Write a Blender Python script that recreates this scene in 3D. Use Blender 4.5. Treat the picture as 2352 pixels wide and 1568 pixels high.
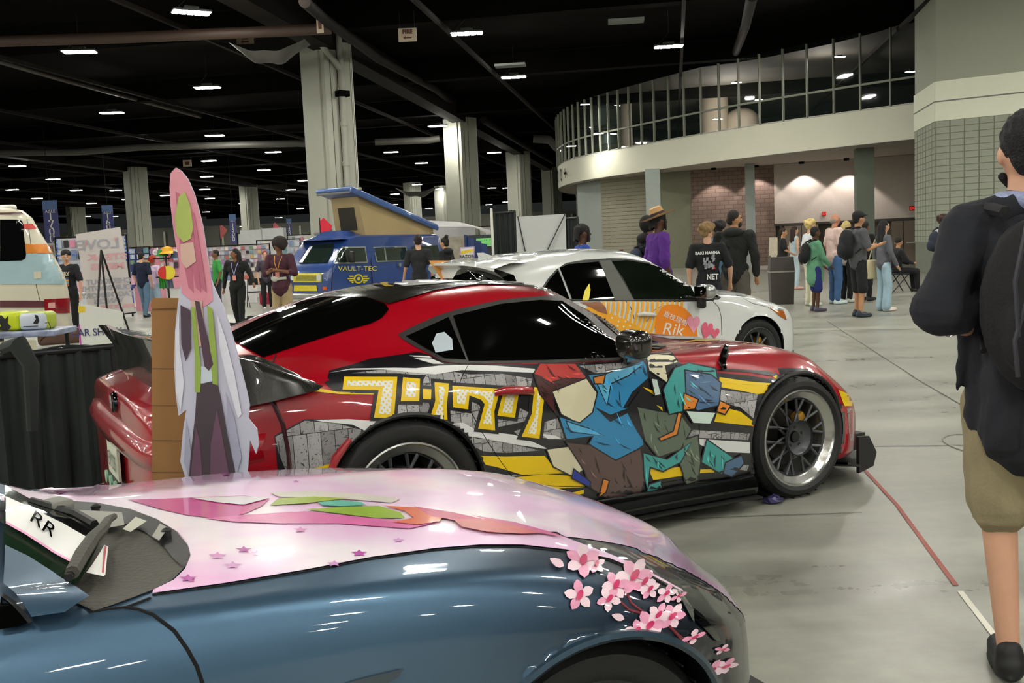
import bpy, bmesh, math, random
import numpy as np
from mathutils import Vector, Matrix, Euler
from mathutils.bvhtree import BVHTree
from mathutils.geometry import delaunay_2d_cdt

random.seed(7)
for _o in list(bpy.data.objects): bpy.data.objects.remove(_o)
SC = bpy.context.scene
COL = SC.collection
PI = math.pi

# ------------------------------------------------------------ camera
FPX, PITCH, ROLL, CAMH = 2250.0, .0979, -.043, 1.5
_cp, _sp = math.cos(PITCH), math.sin(PITCH)
FW = np.array([0, _cp, -_sp]); _up = np.array([0, _sp, _cp]); _rt = np.array([1., 0, 0])
RT = math.cos(ROLL)*_rt + math.sin(ROLL)*_up
UP = -math.sin(ROLL)*_rt + math.cos(ROLL)*_up
CO = np.array([0, 0, CAMH])
cam = bpy.data.cameras.new('camera'); camo = bpy.data.objects.new('camera', cam); COL.objects.link(camo)
cam.sensor_width = 36; cam.lens = FPX/2352*36; cam.clip_end = 600; cam.clip_start = .05
camo.matrix_world = Matrix(((RT[0], UP[0], -FW[0], CO[0]), (RT[1], UP[1], -FW[1], CO[1]), (RT[2], UP[2], -FW[2], CO[2]), (0, 0, 0, 1)))
SC.camera = camo
cam.dof.use_dof = False

# ------------------------------------------------------------ world and exposure
w = bpy.data.worlds.new('world'); SC.world = w; w.use_nodes = True
w.node_tree.nodes['Background'].inputs[0].default_value = (.75, .85, .8, 1)
w.node_tree.nodes['Background'].inputs[1].default_value = .02
SC.view_settings.view_transform = 'Standard'; SC.view_settings.look = 'None'
SC.view_settings.gamma = 1; SC.view_settings.use_curve_mapping = False
SC.view_settings.exposure = 0.0
SC.cycles.use_denoising = True
SC.cycles.max_bounces = 6; SC.cycles.glossy_bounces = 3; SC.cycles.transmission_bounces = 4
SC.cycles.sample_clamp_indirect = 4
LAMP = 265.0        # radiance of the LED lenses

# ------------------------------------------------------------ pixel helpers (only used to place real geometry)
def ray(u, v):
    return FW + RT*((u-1176)/FPX) - UP*((v-784)/FPX)
def at(u, v, d):
    r = ray(u, v); return CO + r*(d/r[1])
def ground(u, v, z=0.):
    r = ray(u, v); return CO + r*((z-CAMH)/r[2])
def vh(u): return 563-.043*(u-1176)

# ------------------------------------------------------------ materials
def lin(h):
    if isinstance(h, str):
        h = h.lstrip('#'); c = [int(h[i:i+2], 16)/255 for i in (0, 2, 4)]
    else: c = list(h)
    return [x/12.92 if x <= .04045 else ((x+.055)/1.055)**2.4 for x in c] + [1]
MATS = {}
def M(name, col='#808080', rough=.5, metal=0., coat=0., spec=.5, var=.08, vs=6., bump=0., bs=60., trans=0., emit=0., sheen=0., alpha=1., ecol=None):
    if name in MATS: return MATS[name]
    m = bpy.data.materials.new(name); m.use_nodes = True; N = m.node_tree.nodes; L = m.node_tree.links
    b = N['Principled BSDF']; c = lin(col)
    b.inputs['Roughness'].default_value = rough; b.inputs['Metallic'].default_value = metal
    b.inputs['Coat Weight'].default_value = coat; b.inputs['Coat Roughness'].default_value = .03
    b.inputs['Specular IOR Level'].default_value = spec
    b.inputs['Transmission Weight'].default_value = trans
    b.inputs['Alpha'].default_value = alpha
    if sheen: b.inputs['Sheen Weight'].default_value = sheen
    if emit:
        b.inputs['Emission Color'].default_value = lin(ecol or col); b.inputs['Emission Strength'].default_value = emit
    b.inputs['Base Color'].default_value = c
    if var or bump:
        tc = N.new('ShaderNodeTexCoord')
    if var:
        n = N.new('ShaderNodeTexNoise'); n.inputs['Scale'].default_value = vs; n.inputs['Detail'].default_value = 4
        L.new(tc.outputs['Object'], n.inputs['Vector'])
        mx = N.new('ShaderNodeMix'); mx.data_type = 'RGBA'
        mx.inputs[6].default_value = [x*(1-var) for x in c[:3]]+[1]; mx.inputs[7].default_value = [min(1, x*(1+var)) for x in c[:3]]+[1]
        L.new(n.outputs['Fac'], mx.inputs[0]); L.new(mx.outputs[2], b.inputs['Base Color'])
    if bump:
        n2 = N.new('ShaderNodeTexNoise'); n2.inputs['Scale'].default_value = bs; n2.inputs['Detail'].default_value = 3
        L.new(tc.outputs['Object'], n2.inputs['Vector'])
        bp = N.new('ShaderNodeBump'); bp.inputs['Strength'].default_value = bump; bp.inputs['Distance'].default_value = .02
        L.new(n2.outputs['Fac'], bp.inputs['Height']); L.new(bp.outputs[0], b.inputs['Normal'])
    MATS[name] = m; return m
def nodes(m): return m.node_tree.nodes, m.node_tree.links, m.node_tree.nodes['Principled BSDF']
def V(*a): return np.array(a, float)

# ------------------------------------------------------------ mesh builder
class MB:
    def __init__(s): s.v = []; s.f = []; s.m = []
    def add(s, vs, fs, mi=0):
        o = len(s.v); s.v += [tuple(map(float, p)) for p in vs]; s.f += [tuple(i+o for i in f) for f in fs]; s.m += [mi]*len(fs); return s
    def box(s, c, d, rz=0., mi=0, R=None):
        hx, hy, hz = d[0]/2, d[1]/2, d[2]/2
        P = np.array([(x, y, z) for x in (-hx, hx) for y in (-hy, hy) for z in (-hz, hz)])
        if R is not None: P = P @ np.array(R).T
        elif rz: cc, ss = math.cos(rz), math.sin(rz); P = P @ np.array([[cc, ss, 0], [-ss, cc, 0], [0, 0, 1]])
        return s.add(P+np.array(c), [(0, 1, 3, 2), (4, 6, 7, 5), (0, 4, 5, 1), (2, 3, 7, 6), (0, 2, 6, 4), (1, 5, 7, 3)], mi)
    def rbox(s, c, d, r=.02, rz=0., mi=0, R=None, seg=3):
        # box with rounded vertical-profile edges: superellipse-ish via bmesh bevel
        bm = bmesh.new(); bmesh.ops.create_cube(bm, size=1)
        for v in bm.verts: v.co = Vector((v.co.x*d[0], v.co.y*d[1], v.co.z*d[2]))
        bmesh.ops.bevel(bm, geom=list(bm.edges), offset=min(r, min(d)*.49), segments=seg, affect='EDGES', profile=.5)
        P = np.array([v.co[:] for v in bm.verts]); F = [[v.index for v in f.verts] for f in bm.faces]
        bm.verts.index_update(); F = [[v.index for v in f.verts] for f in bm.faces]; bm.free()
        if R is not None: P = P @ np.array(R).T
        elif rz: cc, ss = math.cos(rz), math.sin(rz); P = P @ np.array([[cc, ss, 0], [-ss, cc, 0], [0, 0, 1]])
        return s.add(P+np.array(c), F, mi)
    def cyl(s, a, b, r0, r1=None, n=16, caps=True, mi=0):
        a = np.array(a, float); b = np.array(b, float); r1 = r0 if r1 is None else r1
        d = b-a; d /= (np.linalg.norm(d)+1e-9); t = np.array([0, 0, 1.]) if abs(d[2]) < .9 else np.array([1., 0, 0])
        x = np.cross(d, t); x /= np.linalg.norm(x); y = np.cross(d, x)
        P = []
        for c, r in ((a, r0), (b, r1)):
            for i in range(n): t_ = 2*PI*i/n; P.append(c+(x*math.cos(t_)+y*math.sin(t_))*r)
        F = [(i, (i+1) % n, n+(i+1) % n, n+i) for i in range(n)]
        if caps: F += [tuple(range(n))[::-1], tuple(range(n, 2*n))]
        return s.add(P, F, mi)
    def tube(s, pts, r, n=8, mi=0):
        pts = [np.array(p, float) for p in pts]; P = []; N_ = len(pts); rr = r if hasattr(r, '__len__') else [r]*N_
        x = None
        for i, p in enumerate(pts):
            d = pts[min(i+1, N_-1)]-pts[max(i-1, 0)]; d = d/(np.linalg.norm(d)+1e-9)
            if x is None:
                t = np.array([0, 0, 1.]) if abs(d[2]) < .9 else np.array([1., 0, 0]); x = np.cross(d, t)
            x = x-d*(x@d); x /= np.linalg.norm(x); y = np.cross(d, x)
            for k in range(n): a = 2*PI*k/n; P.append(p+(x*math.cos(a)+y*math.sin(a))*rr[i])
        F = [(i*n+k, i*n+(k+1) % n, (i+1)*n+(k+1) % n, (i+1)*n+k) for i in range(N_-1) for k in range(n)]
        F += [tuple(range(n))[::-1], tuple(range((N_-1)*n, N_*n))]
        return s.add(P, F, mi)
    def lathe(s, prof, c=(0, 0, 0), axis='z', n=32, mi=0, a0=0, a1=2*PI):
        full = abs(a1-a0-2*PI) < 1e-6; m = n if full else n+1; P = []
        for i in range(m):
            a = a0+(a1-a0)*i/n; ca, sa = math.cos(a), math.sin(a)
            for r, h in prof:
                P.append((r*ca, r*sa, h) if axis == 'z' else (r*ca, h, r*sa) if axis == 'y' else (h, r*ca, r*sa))
        k = len(prof); F = []
        for i in range(n):
            j = (i+1) % m
            for q in range(k-1): F.append((i*k+q, j*k+q, j*k+q+1, i*k+q+1))
        return s.add(np.array(P)+np.array(c), F, mi)
    def ell(s, c, r, n=16, R=None, mi=0):
        P = []; m = n//2
        for i in range(m+1):
            t = PI*i/m
            for k in range(n): a = 2*PI*k/n; P.append((r[0]*math.sin(t)*math.cos(a), r[1]*math.sin(t)*math.sin(a), r[2]*math.cos(t)))
        P = np.array(P)
        if R is not None: P = P @ np.array(R).T
        F = [(i*n+k, (i+1)*n+k, (i+1)*n+(k+1) % n, i*n+(k+1) % n) for i in range(m) for k in range(n)]
        return s.add(P+np.array(c), F, mi)
    def prism(s, poly, o, ax, ay, th, mi=0):
        # 2-D polygon in the plane (o, ax, ay), thickness along ax x ay
        o, ax, ay = (np.array(q, float) for q in (o, ax, ay)); nz = np.cross(ax, ay); nz /= np.linalg.norm(nz)
        n = len(poly); P = [o+ax*p[0]+ay*p[1] for p in poly]+[o+ax*p[0]+ay*p[1]+nz*th for p in poly]
        r = delaunay_2d_cdt([Vector(p[:2]) for p in poly], [], [list(range(n))], 1, 1e-7)
        if len(r[0]) == n:
            T = [tuple(r[3][v][0] if r[3][v] else v for v in f) for f in r[2]]
        else: T = [tuple(range(n))]
        F = [t[::-1] for t in T]+[tuple(i+n for i in t) for t in T]+[(i, (i+1) % n, n+(i+1) % n, n+i) for i in range(n)]
        return s.add(P, F, mi)
    def grid(s, fn, nu, nv, mi=0, wrap=False):
        P = [fn(i/(nu), j/(nv)) for i in range(nu+1) for j in range(nv+1)]
        k = nv+1
        return s.add(P, [(i*k+j, (i+1)*k+j, (i+1)*k+j+1, i*k+j+1) for i in range(nu) for j in range(nv)], mi)
    def mesh(s, name, mats, smooth=35, fixn=False):
        me = bpy.data.meshes.new(name); me.from_pydata(s.v, [], s.f)
        for m in (mats if isinstance(mats, (list, tuple)) else [mats]): me.materials.append(m)
        me.polygons.foreach_set('material_index', s.m)
        if fixn:
            bm = bmesh.new(); bm.from_mesh(me); bmesh.ops.remove_doubles(bm, verts=bm.verts, dist=1e-5)
            bmesh.ops.recalc_face_normals(bm, faces=bm.faces); bm.to_mesh(me); bm.free()
        if smooth:
            me.shade_smooth(); me.set_sharp_from_angle(angle=math.radians(smooth))
        me.update(); return me
    def obj(s, name, mats, parent=None, smooth=35, fixn=False, **kw):
        return link(name, s.mesh(name, mats, smooth, fixn), parent, **kw)
def link(name, me, parent=None, label=None, cat=None, kind=None, group=None, loc=None, rz=None):
    o = bpy.data.objects.new(name, me); COL.objects.link(o)
    if parent: o.parent = parent
    if loc is not None: o.location = loc
    if rz is not None: o.rotation_euler = (0, 0, rz)
    if label:
        o['label'] = label
        if len(label.split()) > 16: print('LONGLABEL', label)
    if cat: o['category'] = cat
    if kind: o['kind'] = kind
    if group: o['group'] = group
    return o
def thing(name, label, cat, loc=(0, 0, 0), rz=0., group=None):
    return link(name, None, None, label, cat, None, group, tuple(map(float, loc)), rz)
def copy_tree(o, parent=None, loc=None, rz=None, label=None, group=None):
    c = o.copy(); COL.objects.link(c)
    if parent: c.parent = parent
    if loc is not None: c.location = tuple(map(float, loc))
    if rz is not None: c.rotation_euler = (0, 0, rz)
    if label: c['label'] = label
    if group: c['group'] = group
    for ch in list(o.children): copy_tree(ch, c)
    return c
def text_mesh(txt, size=1., bold=0., sx=1., align='CENTER', shear=0.):
    cu = bpy.data.curves.new('t', 'FONT'); cu.body = txt; cu.size = size; cu.align_x = align; cu.align_y = 'CENTER'; cu.resolution_u = 3
    cu.offset = bold; cu.shear = shear
    o = bpy.data.objects.new('t', cu); COL.objects.link(o)
    dg = bpy.context.evaluated_depsgraph_get(); me = o.evaluated_get(dg).to_mesh()
    P = np.array([v.co[:] for v in me.vertices]).reshape(-1, 3); F = [tuple(p.vertices) for p in me.polygons]
    o.evaluated_get(dg).to_mesh_clear(); bpy.data.objects.remove(o); bpy.data.curves.remove(cu)
    P = P[:, :2]*np.array([sx, 1.]); return P, F
def text_on(name, txt, o, ax, ay, size, mat, parent=None, bold=0., sx=1., align='CENTER', th=.002, **kw):
    P, F = text_mesh(txt, size, bold, sx, align); o, ax, ay = (np.array(q, float) for q in (o, ax, ay))
    nz = np.cross(ax, ay); mb = MB(); mb.add([o+ax*p[0]+ay*p[1]+nz*th for p in P], F)
    return mb.obj(name, mat, parent, smooth=0, **kw)

def pch(keys, x):
    xs = np.array([k[0] for k in keys], float); ys = np.array([k[1] for k in keys], float); x = np.asarray(x, float)
    if len(xs) == 1: return np.full_like(x, ys[0])
    h = np.diff(xs); dl = np.diff(ys)/h; m = np.zeros(len(xs))
    m[0] = dl[0]; m[-1] = dl[-1]
    for i in range(1, len(xs)-1):
        if dl[i-1]*dl[i] > 0:
            w1 = 2*h[i]+h[i-1]; w2 = h[i]+2*h[i-1]; m[i] = (w1+w2)/(w1/dl[i-1]+w2/dl[i])
    xc = np.clip(x, xs[0], xs[-1]); i = np.clip(np.searchsorted(xs, xc, 'right')-1, 0, len(xs)-2)
    t = (xc-xs[i])/h[i]; a = ys[i]; b = ys[i+1]
    return (2*t**3-3*t**2+1)*a+(t**3-2*t**2+t)*h[i]*m[i]+(-2*t**3+3*t**2)*b+(t**3-t**2)*h[i]*m[i+1]

def catmull(P, n):   # P: (K, ..., 3) -> (n, ..., 3)
    K = len(P); out = []
    for q in range(n):
        s = (K-1)*q/(n-1); i = min(int(s), K-2); t = s-i
        p0 = P[i-1] if i > 0 else 2*P[0]-P[1]; p1 = P[i]; p2 = P[i+1]; p3 = P[i+2] if i+2 < K else 2*P[-1]-P[-2]
        out.append(.5*((2*p1)+(p2-p0)*t+(2*p0-5*p1+4*p2-p3)*t*t+(3*p1-p0-3*p2+p3)*t**3))
    return np.array(out)

class Frame:
    def __init__(s, O, yaw):
        s.O = np.array([O[0], O[1], 0.]); s.yaw = yaw; c, n = math.cos(yaw), math.sin(yaw)
        s.R = np.array([[c, -n, 0], [n, c, 0], [0, 0, 1]])
    def w(s, P): return np.asarray(P, float) @ s.R.T + s.O
    def l(s, P): return (np.asarray(P, float)-s.O) @ s.R

class Surf:
    """triangle surface with smooth normals in world space, for laying vinyl on it"""
    def __init__(s, V_, F, N_):
        s.V = V_; s.N = N_; T = []
        for f in F:
            for k in range(1, len(f)-1): T.append((f[0], f[k], f[k+1]))
        s.T = T; s.b = BVHTree.FromPolygons([tuple(p) for p in V_], T, all_triangles=True)
    def nrm(s, loc, ti):
        a, b, c = (s.V[i] for i in s.T[ti]); p = np.array(loc)
        v0, v1, v2 = b-a, c-a, p-a; d00, d01, d11 = v0@v0, v0@v1, v1@v1; d20, d21 = v2@v0, v2@v1
        dn = d00*d11-d01*d01
        if abs(dn) < 1e-14: v = w_ = 1/3
        else: v = (d11*d20-d01*d21)/dn; w_ = (d00*d21-d01*d20)/dn
        n = s.N[s.T[ti][0]]*(1-v-w_)+s.N[s.T[ti][1]]*v+s.N[s.T[ti][2]]*w_
        return n/(np.linalg.norm(n)+1e-9)
    def cast(s, o, d):
        r = s.b.ray_cast(Vector(o), Vector(d))
        if r[0] is None: return None
        n = s.nrm(r[0], r[2])
        if n @ np.array(d) > 0: n = -n
        return np.array(r[0]), n

def tess(poly, step):
    B = []; n = len(poly)
    for i in range(n):
        a, b = np.array(poly[i], float), np.array(poly[(i+1) % n], float); L_ = np.linalg.norm(b-a); k = max(1, int(math.ceil(L_/step)))
        for q in range(k): B.append(a+(b-a)*q/k)
    B = np.array(B); lo, hi = B.min(0), B.max(0); I = []
    xs = np.arange(lo[0]+step/2, hi[0], step); ys = np.arange(lo[1]+step/2, hi[1], step)
    if len(xs) and len(ys):
        gx, gy = np.meshgrid(xs, ys); I = np.stack([gx.ravel(), gy.ravel()], 1)
        ins = np.zeros(len(I), bool); x, y = I[:, 0], I[:, 1]
        for i in range(len(B)):
            a, b = B[i], B[(i+1) % len(B)]
            if a[1] == b[1]: continue
            c = ((a[1] > y) != (b[1] > y)) & (x < (b[0]-a[0])*(y-a[1])/(b[1]-a[1])+a[0]); ins ^= c
        I = I[ins]
    P = [Vector(p) for p in B]+[Vector(p) for p in I]
    r = delaunay_2d_cdt(P, [], [list(range(len(B)))], 1, 1e-6)
    return np.array([v[:] for v in r[0]]), [tuple(f) for f in r[2]]

class Car:
    def __init__(s, root, frame): s.root = root; s.fr = frame; s.surfs = []
    def cast(s, u, v, which=None):
        d = ray(u, v); best = None
        for sf in (s.surfs if which is None else [s.surfs[which]]):
            r = sf.cast(CO, d)
            if r is not None and (best is None or (r[0]-CO) @ d < (best[0]-CO) @ d): best = r
        return best
    def lay(s, P2, F, off, which=None):
        """2-D photo points -> points lying on the body (world), with normals; triangles that miss are dropped"""
        W, N_, ok = [], [], []
        for p in P2:
            r = s.cast(p[0], p[1], which)
            if r is None: W.append(np.zeros(3)); N_.append(np.array([0, 0, 1.])); ok.append(False)
            else: W.append(r[0]+r[1]*off); N_.append(r[1]); ok.append(True)
        F2 = []
        for f in F:
            if all(ok[i] for i in f):
                q = [W[i] for i in f]; m = max(np.linalg.norm(q[a]-q[a-1]) for a in range(len(f)))
                if m < .6: F2.append(f)
        return W, N_, F2
    def decal(s, name, polys, mat, off=.001, step=14, parent=None, which=None, **kw):
        if not isinstance(polys[0][0], (tuple, list, np.ndarray)): polys = [polys]
        if len(polys) > 1: return [s.decal(name, [p], mat, off, step, parent, which, **kw) for p in polys]
        AV, AN, AF = [], [], []
        for poly in polys:
            P2, F = tess(poly, step); W, N_, F2 = s.lay(P2, F, off, which)
            o = len(AV); AV += list(s.fr.l(np.array(W))); AN += list(np.array(N_) @ s.fr.R); AF += [tuple(i+o for i in f) for f in F2]
        return s._mk(name, AV, AN, AF, mat, parent, **kw)
    def _mk(s, name, AV, AN, AF, mat, parent=None, **kw):
        me = bpy.data.meshes.new(name); used = sorted({i for f in AF for i in f}); mp = {a: b for b, a in enumerate(used)}
        F3 = []
        for f in AF:
            g = [mp[i] for i in f]; a, b, c = (AV[i] for i in f[:3]); n = np.cross(b-a, c-a)
            if n @ AN[f[0]] < 0: g = g[::-1]
            F3.append(g)
        me.from_pydata([tuple(AV[i]) for i in used], [], F3); me.materials.append(mat)
        me.shade_smooth(); me.update()
        if used:
            try: me.normals_split_custom_set_from_vertices([tuple(AN[i]) for i in used])
            except Exception: pass
        return link(name, me, parent or s.root, **kw)
    def line(s, name, pts, width, mat, off=.0015, parent=None, closed=False, step=10, which=None, **kw):
        P = []; pts = [np.array(p, float) for p in pts]
        if closed: pts = pts+[pts[0]]
        for a, b in zip(pts[:-1], pts[1:]):
            k = max(1, int(np.linalg.norm(b-a)/step))
            for q in range(k): P.append(a+(b-a)*q/k)
        P.append(pts[-1]); W = []
        for p in P:
            r = s.cast(p[0], p[1], which)
            if r is not None: W.append(r[0]+r[1]*off*.2)
        if len(W) < 2: return None
        mb = MB(); mb.tube([s.fr.l(q) for q in W], width/2, 6); return mb.obj(name, mat, parent or s.root, **kw)
    def text(s, name, txt, c, size, ang, mat, off=.002, sx=1., bold=0., parent=None, shear=0., skew=0., which=None, **kw):
        P, F = text_mesh(txt, size, bold, sx, shear=shear); ca, sa = math.cos(ang), math.sin(ang)
        Q = [(c[0]+p[0]*ca+p[1]*sa, c[1]+p[0]*sa-p[1]*ca+skew*p[0]) for p in P]
        W, N_, F2 = s.lay(Q, F, off, which)
        return s._mk(name, list(s.fr.l(np.array(W))), list(np.array(N_) @ s.fr.R), F2, mat, parent, **kw)

def loft_body(frame, rows, xs, nt, arches=(), half=True, archw=.45, xf=None):
    """rows: list of (ykeys, zkeys); returns MB with both halves (local) and arrays"""
    nx = len(xs); K = len(rows); P = np.zeros((K, nx, 3))
    for k, (yk, zk) in enumerate(rows):
        P[k, :, 0] = xs; P[k, :, 1] = pch(yk, xs) if not callable(yk) else yk(xs); P[k, :, 2] = pch(zk, xs) if not callable(zk) else zk(xs)
    G = catmull(P, nt); G[..., 1] = np.maximum(G[..., 1], 0); G[-1, :, 1] = 0      # (nt, nx, 3)
    if xf: G[..., 0] = xf(G[..., 0])
    for (cx, cz, R) in arches:
        dx = G[..., 0]-cx; dz = G[..., 2]-cz; r = np.hypot(dx, dz); cell = .03
        m = (np.abs(r-R) < cell*.62) & (G[..., 1] > archw)
        G[..., 0] = np.where(m, cx+dx/np.maximum(r, 1e-6)*R, G[..., 0]); G[..., 2] = np.where(m, cz+dz/np.maximum(r, 1e-6)*R, G[..., 2])
    V_ = []; F = []
    for sgn in (-1, 1):
        o = len(V_); Q = G.copy(); Q[..., 1] *= sgn; V_ += list(Q.reshape(-1, 3))
        for i in range(nt-1):
            for j in range(nx-1):
                ids = [i*nx+j, i*nx+j+1, (i+1)*nx+j+1, (i+1)*nx+j]
                c = np.mean([G[i, j], G[i, j+1], G[i+1, j+1], G[i+1, j]], 0); cut = False
                for (cx, cz, R) in arches:
                    if c[1] > archw and math.hypot(c[0]-cx, c[2]-cz) < R-.002: cut = True
                if cut: continue
                f = [o+q for q in ids]
                F.append(tuple(f if sgn < 0 else f[::-1]))
    # tail and nose caps
    for sgn in (-1, 1):
        o = 0 if sgn < 0 else nt*nx
        for j in (0, nx-1):
            ids = [o+i*nx+j for i in range(nt)]; c = len(V_); V_.append(np.mean([V_[q] for q in ids], 0)*np.array([1, 0, 1]))
            for a in range(nt-1):
                t = (ids[a], ids[a+1], c); F.append(t if (sgn < 0) == (j == nx-1) else t[::-1])
    return np.array(V_), F
def body_obj(name, V_, F, frame, mat, root, merge=1e-4):
    me = bpy.data.meshes.new(name); me.from_pydata([tuple(p) for p in V_], [], F); me.materials.append(mat)
    bm = bmesh.new(); bm.from_mesh(me); bmesh.ops.remove_doubles(bm, verts=bm.verts, dist=merge)
    bmesh.ops.recalc_face_normals(bm, faces=bm.faces); bm.to_mesh(me); bm.free()
    me.shade_smooth(); me.update()
    P = np.array([v.co[:] for v in me.vertices]); N_ = np.array([v.normal[:] for v in me.vertices])
    Fq = [tuple(p.vertices) for p in me.polygons]
    sf = Surf(frame.w(P), Fq, N_ @ frame.R.T)
    return link(name, me, root), sf
# ============================================================ the hall
m_floor = M('polished_concrete', '#A3A398', rough=.3, var=0)
N, L, B = nodes(m_floor)
tc = N.new('ShaderNodeTexCoord'); mp = N.new('ShaderNodeMapping'); mp.inputs['Scale'].default_value = (.22, 1.9, 1); mp.inputs['Rotation'].default_value = (0, 0, .06)
n1 = N.new('ShaderNodeTexNoise'); n1.inputs['Scale'].default_value = 1.1; n1.inputs['Detail'].default_value = 9; n1.inputs['Roughness'].default_value = .62
n2 = N.new('ShaderNodeTexNoise'); n2.inputs['Scale'].default_value = 9; n2.inputs['Detail'].default_value = 6
L.new(tc.outputs['Object'], mp.inputs[0]); L.new(mp.outputs[0], n1.inputs['Vector']); L.new(tc.outputs['Object'], n2.inputs['Vector'])
ad = N.new('ShaderNodeMath'); ad.operation = 'MULTIPLY_ADD'; ad.inputs[1].default_value = .35; L.new(n2.outputs[0], ad.inputs[0]); L.new(n1.outputs[0], ad.inputs[2])
cr = N.new('ShaderNodeValToRGB'); cr.color_ramp.elements[0].position = .2; cr.color_ramp.elements[0].color = lin('#5C5D54'); cr.color_ramp.elements[1].position = .95; cr.color_ramp.elements[1].color = lin('#A6A69A')
L.new(ad.outputs[0], cr.inputs[0]); L.new(cr.outputs[0], B.inputs['Base Color'])
mr = N.new('ShaderNodeMapRange'); mr.inputs[1].default_value = .3; mr.inputs[2].default_value = .9; mr.inputs[3].default_value = .2; mr.inputs[4].default_value = .42
L.new(ad.outputs[0], mr.inputs[0]); L.new(mr.outputs[0], B.inputs['Roughness'])
mb = MB(); mb.add([(-90, -30, 0), (60, -30, 0), (60, 170, 0), (-90, 170, 0)], [(0, 1, 2, 3)]); floor = mb.obj('floor', m_floor, kind='structure', smooth=0)

m_dark = M('ceiling_black', '#0D0B09', spec=.05, rough=.95, var=.3, vs=.3)
m_dark2 = M('ceiling_steel', '#1C1613', spec=.12, rough=.7, var=.3, vs=1)
m_duct = M('duct_brown', '#44332A', rough=.6)
m_pipeg = M('duct_grey', '#5E5C56', rough=.5)
mb = MB(); mb.add([(-90, -30, 9.9), (-90, 170, 9.9), (60, 170, 9.9), (60, -30, 9.9)], [(0, 1, 2, 3)]); ceil = mb.obj('ceiling', m_dark, kind='structure', smooth=0)
AX = np.array([3.7, 22.]); AX /= np.linalg.norm(AX); BX = np.array([-AX[1], AX[0]])
ya = math.atan2(AX[1], AX[0])
C1 = np.array([-6.2, 36.])
def dirbox(name, c, L_, wd, h, z, ang, mat, par, **kw):
    mb = MB(); mb.box((c[0], c[1], z), (L_, wd, h), rz=ang); return mb.obj(name, mat, par, smooth=0, **kw)
for k in range(-4, 14):        # joists across the bays
    c = C1+AX*(k*11.0-2); dirbox('beam', c, 150, .55, .9, 9.35, ya+PI/2, m_dark, ceil)
for k in range(-3, 4):         # girders from column to column
    c = C1+BX*k*31.2+AX*40; dirbox('beam', c, 190, .8, 1.0, 9.2, ya, m_dark2, ceil)
for k in range(-8, 9):         # light strut channels
    c = C1+BX*(k*7.8+3)+AX*40; dirbox('strut', c, 190, .12, .14, 8.75, ya, m_dark2, ceil)
def pipe(name, pts, r, mat, lab=None):
    mb = MB(); mb.tube(pts, r, 12); o = mb.obj(name, mat)
    o['label'] = lab; o['category'] = 'duct'; return o
p = pipe('air_duct', [at(-60, 97, 31.5), at(300, 86, 31), at(560, 75, 30.8), at(760, 66, 31)], .17, m_duct, 'long brown round duct high across the upper left of the hall')
pipe('air_duct', [at(-60, 352, 62), at(180, 349, 61), at(320, 338, 60), at(680, 329, 59), at(728, 331, 59)], .2, m_pipeg, 'long pale grey duct below the dark ceiling, left of the nearest column')
pipe('air_duct', [at(862, 326, 60), at(985, 322, 60), at(1010, 318, 60)], .2, m_pipeg, 'short pale grey duct just right of the nearest column')
pipe('air_duct', [at(1225, 318, 66), at(1262, 321, 66), at(1278, 338, 66), at(1300, 342, 66)], .28, m_pipeg, 'pale grey bent duct beside the curved glass wall')
pipe('sprinkler_pipe', [at(700, 4, 26), at(745, 44, 30), at(870, 135, 37), at(1000, 205, 48), at(1040, 238, 56)], .16, m_dark2, 'dark brown pipe slanting past the top of the nearest column')
pipe('sprinkler_pipe', [at(-20, 136, 36), at(150, 185, 42), at(460, 268, 52)], .09, M('pipe_tan', '#3E352E'), 'thin tan pipe slanting down across the dark ceiling on the left')
pipe('sprinkler_pipe', [at(1110, 275, 56), at(1200, 330, 72), at(1270, 372, 90)], .2, m_dark2, 'dark brown pipe slanting away right of the second column')
pipe('sprinkler_pipe', [at(1690, 120, 42), at(1712, 60, 34), at(1728, -10, 27)], .16, m_dark2, 'dark pipe dropping from the ceiling above the glass wall')

# exposed ceiling dressing: hanging tarps (sagging insulation)
def tarp(cx, cv, d, wd, sag, lab):
    c = at(cx, cv, d); mb = MB()
    def fn(a, b):
        x = (a-.5)*wd; y = (b-.5)*wd*.4; s_ = (1-(2*a-1)**2)*(1-(2*b-1)**2*.5)
        return (c[0]+x, c[1]+y, c[2]-sag*s_+.06*math.sin(a*17)*s_)
    mb.grid(fn, 24, 8); o = mb.obj('ceiling_tarp', M('grey_film', '#4A4844', rough=.35)); o['label'] = lab; o['category'] = 'tarp'
tarp(620, 100, 32, 2.4, .65, 'grey plastic sheet sagging from the ceiling left of the nearest column')
tarp(958, 430, 60, 2.6, .6, 'grey plastic sheet sagging between the first and second columns')

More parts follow.
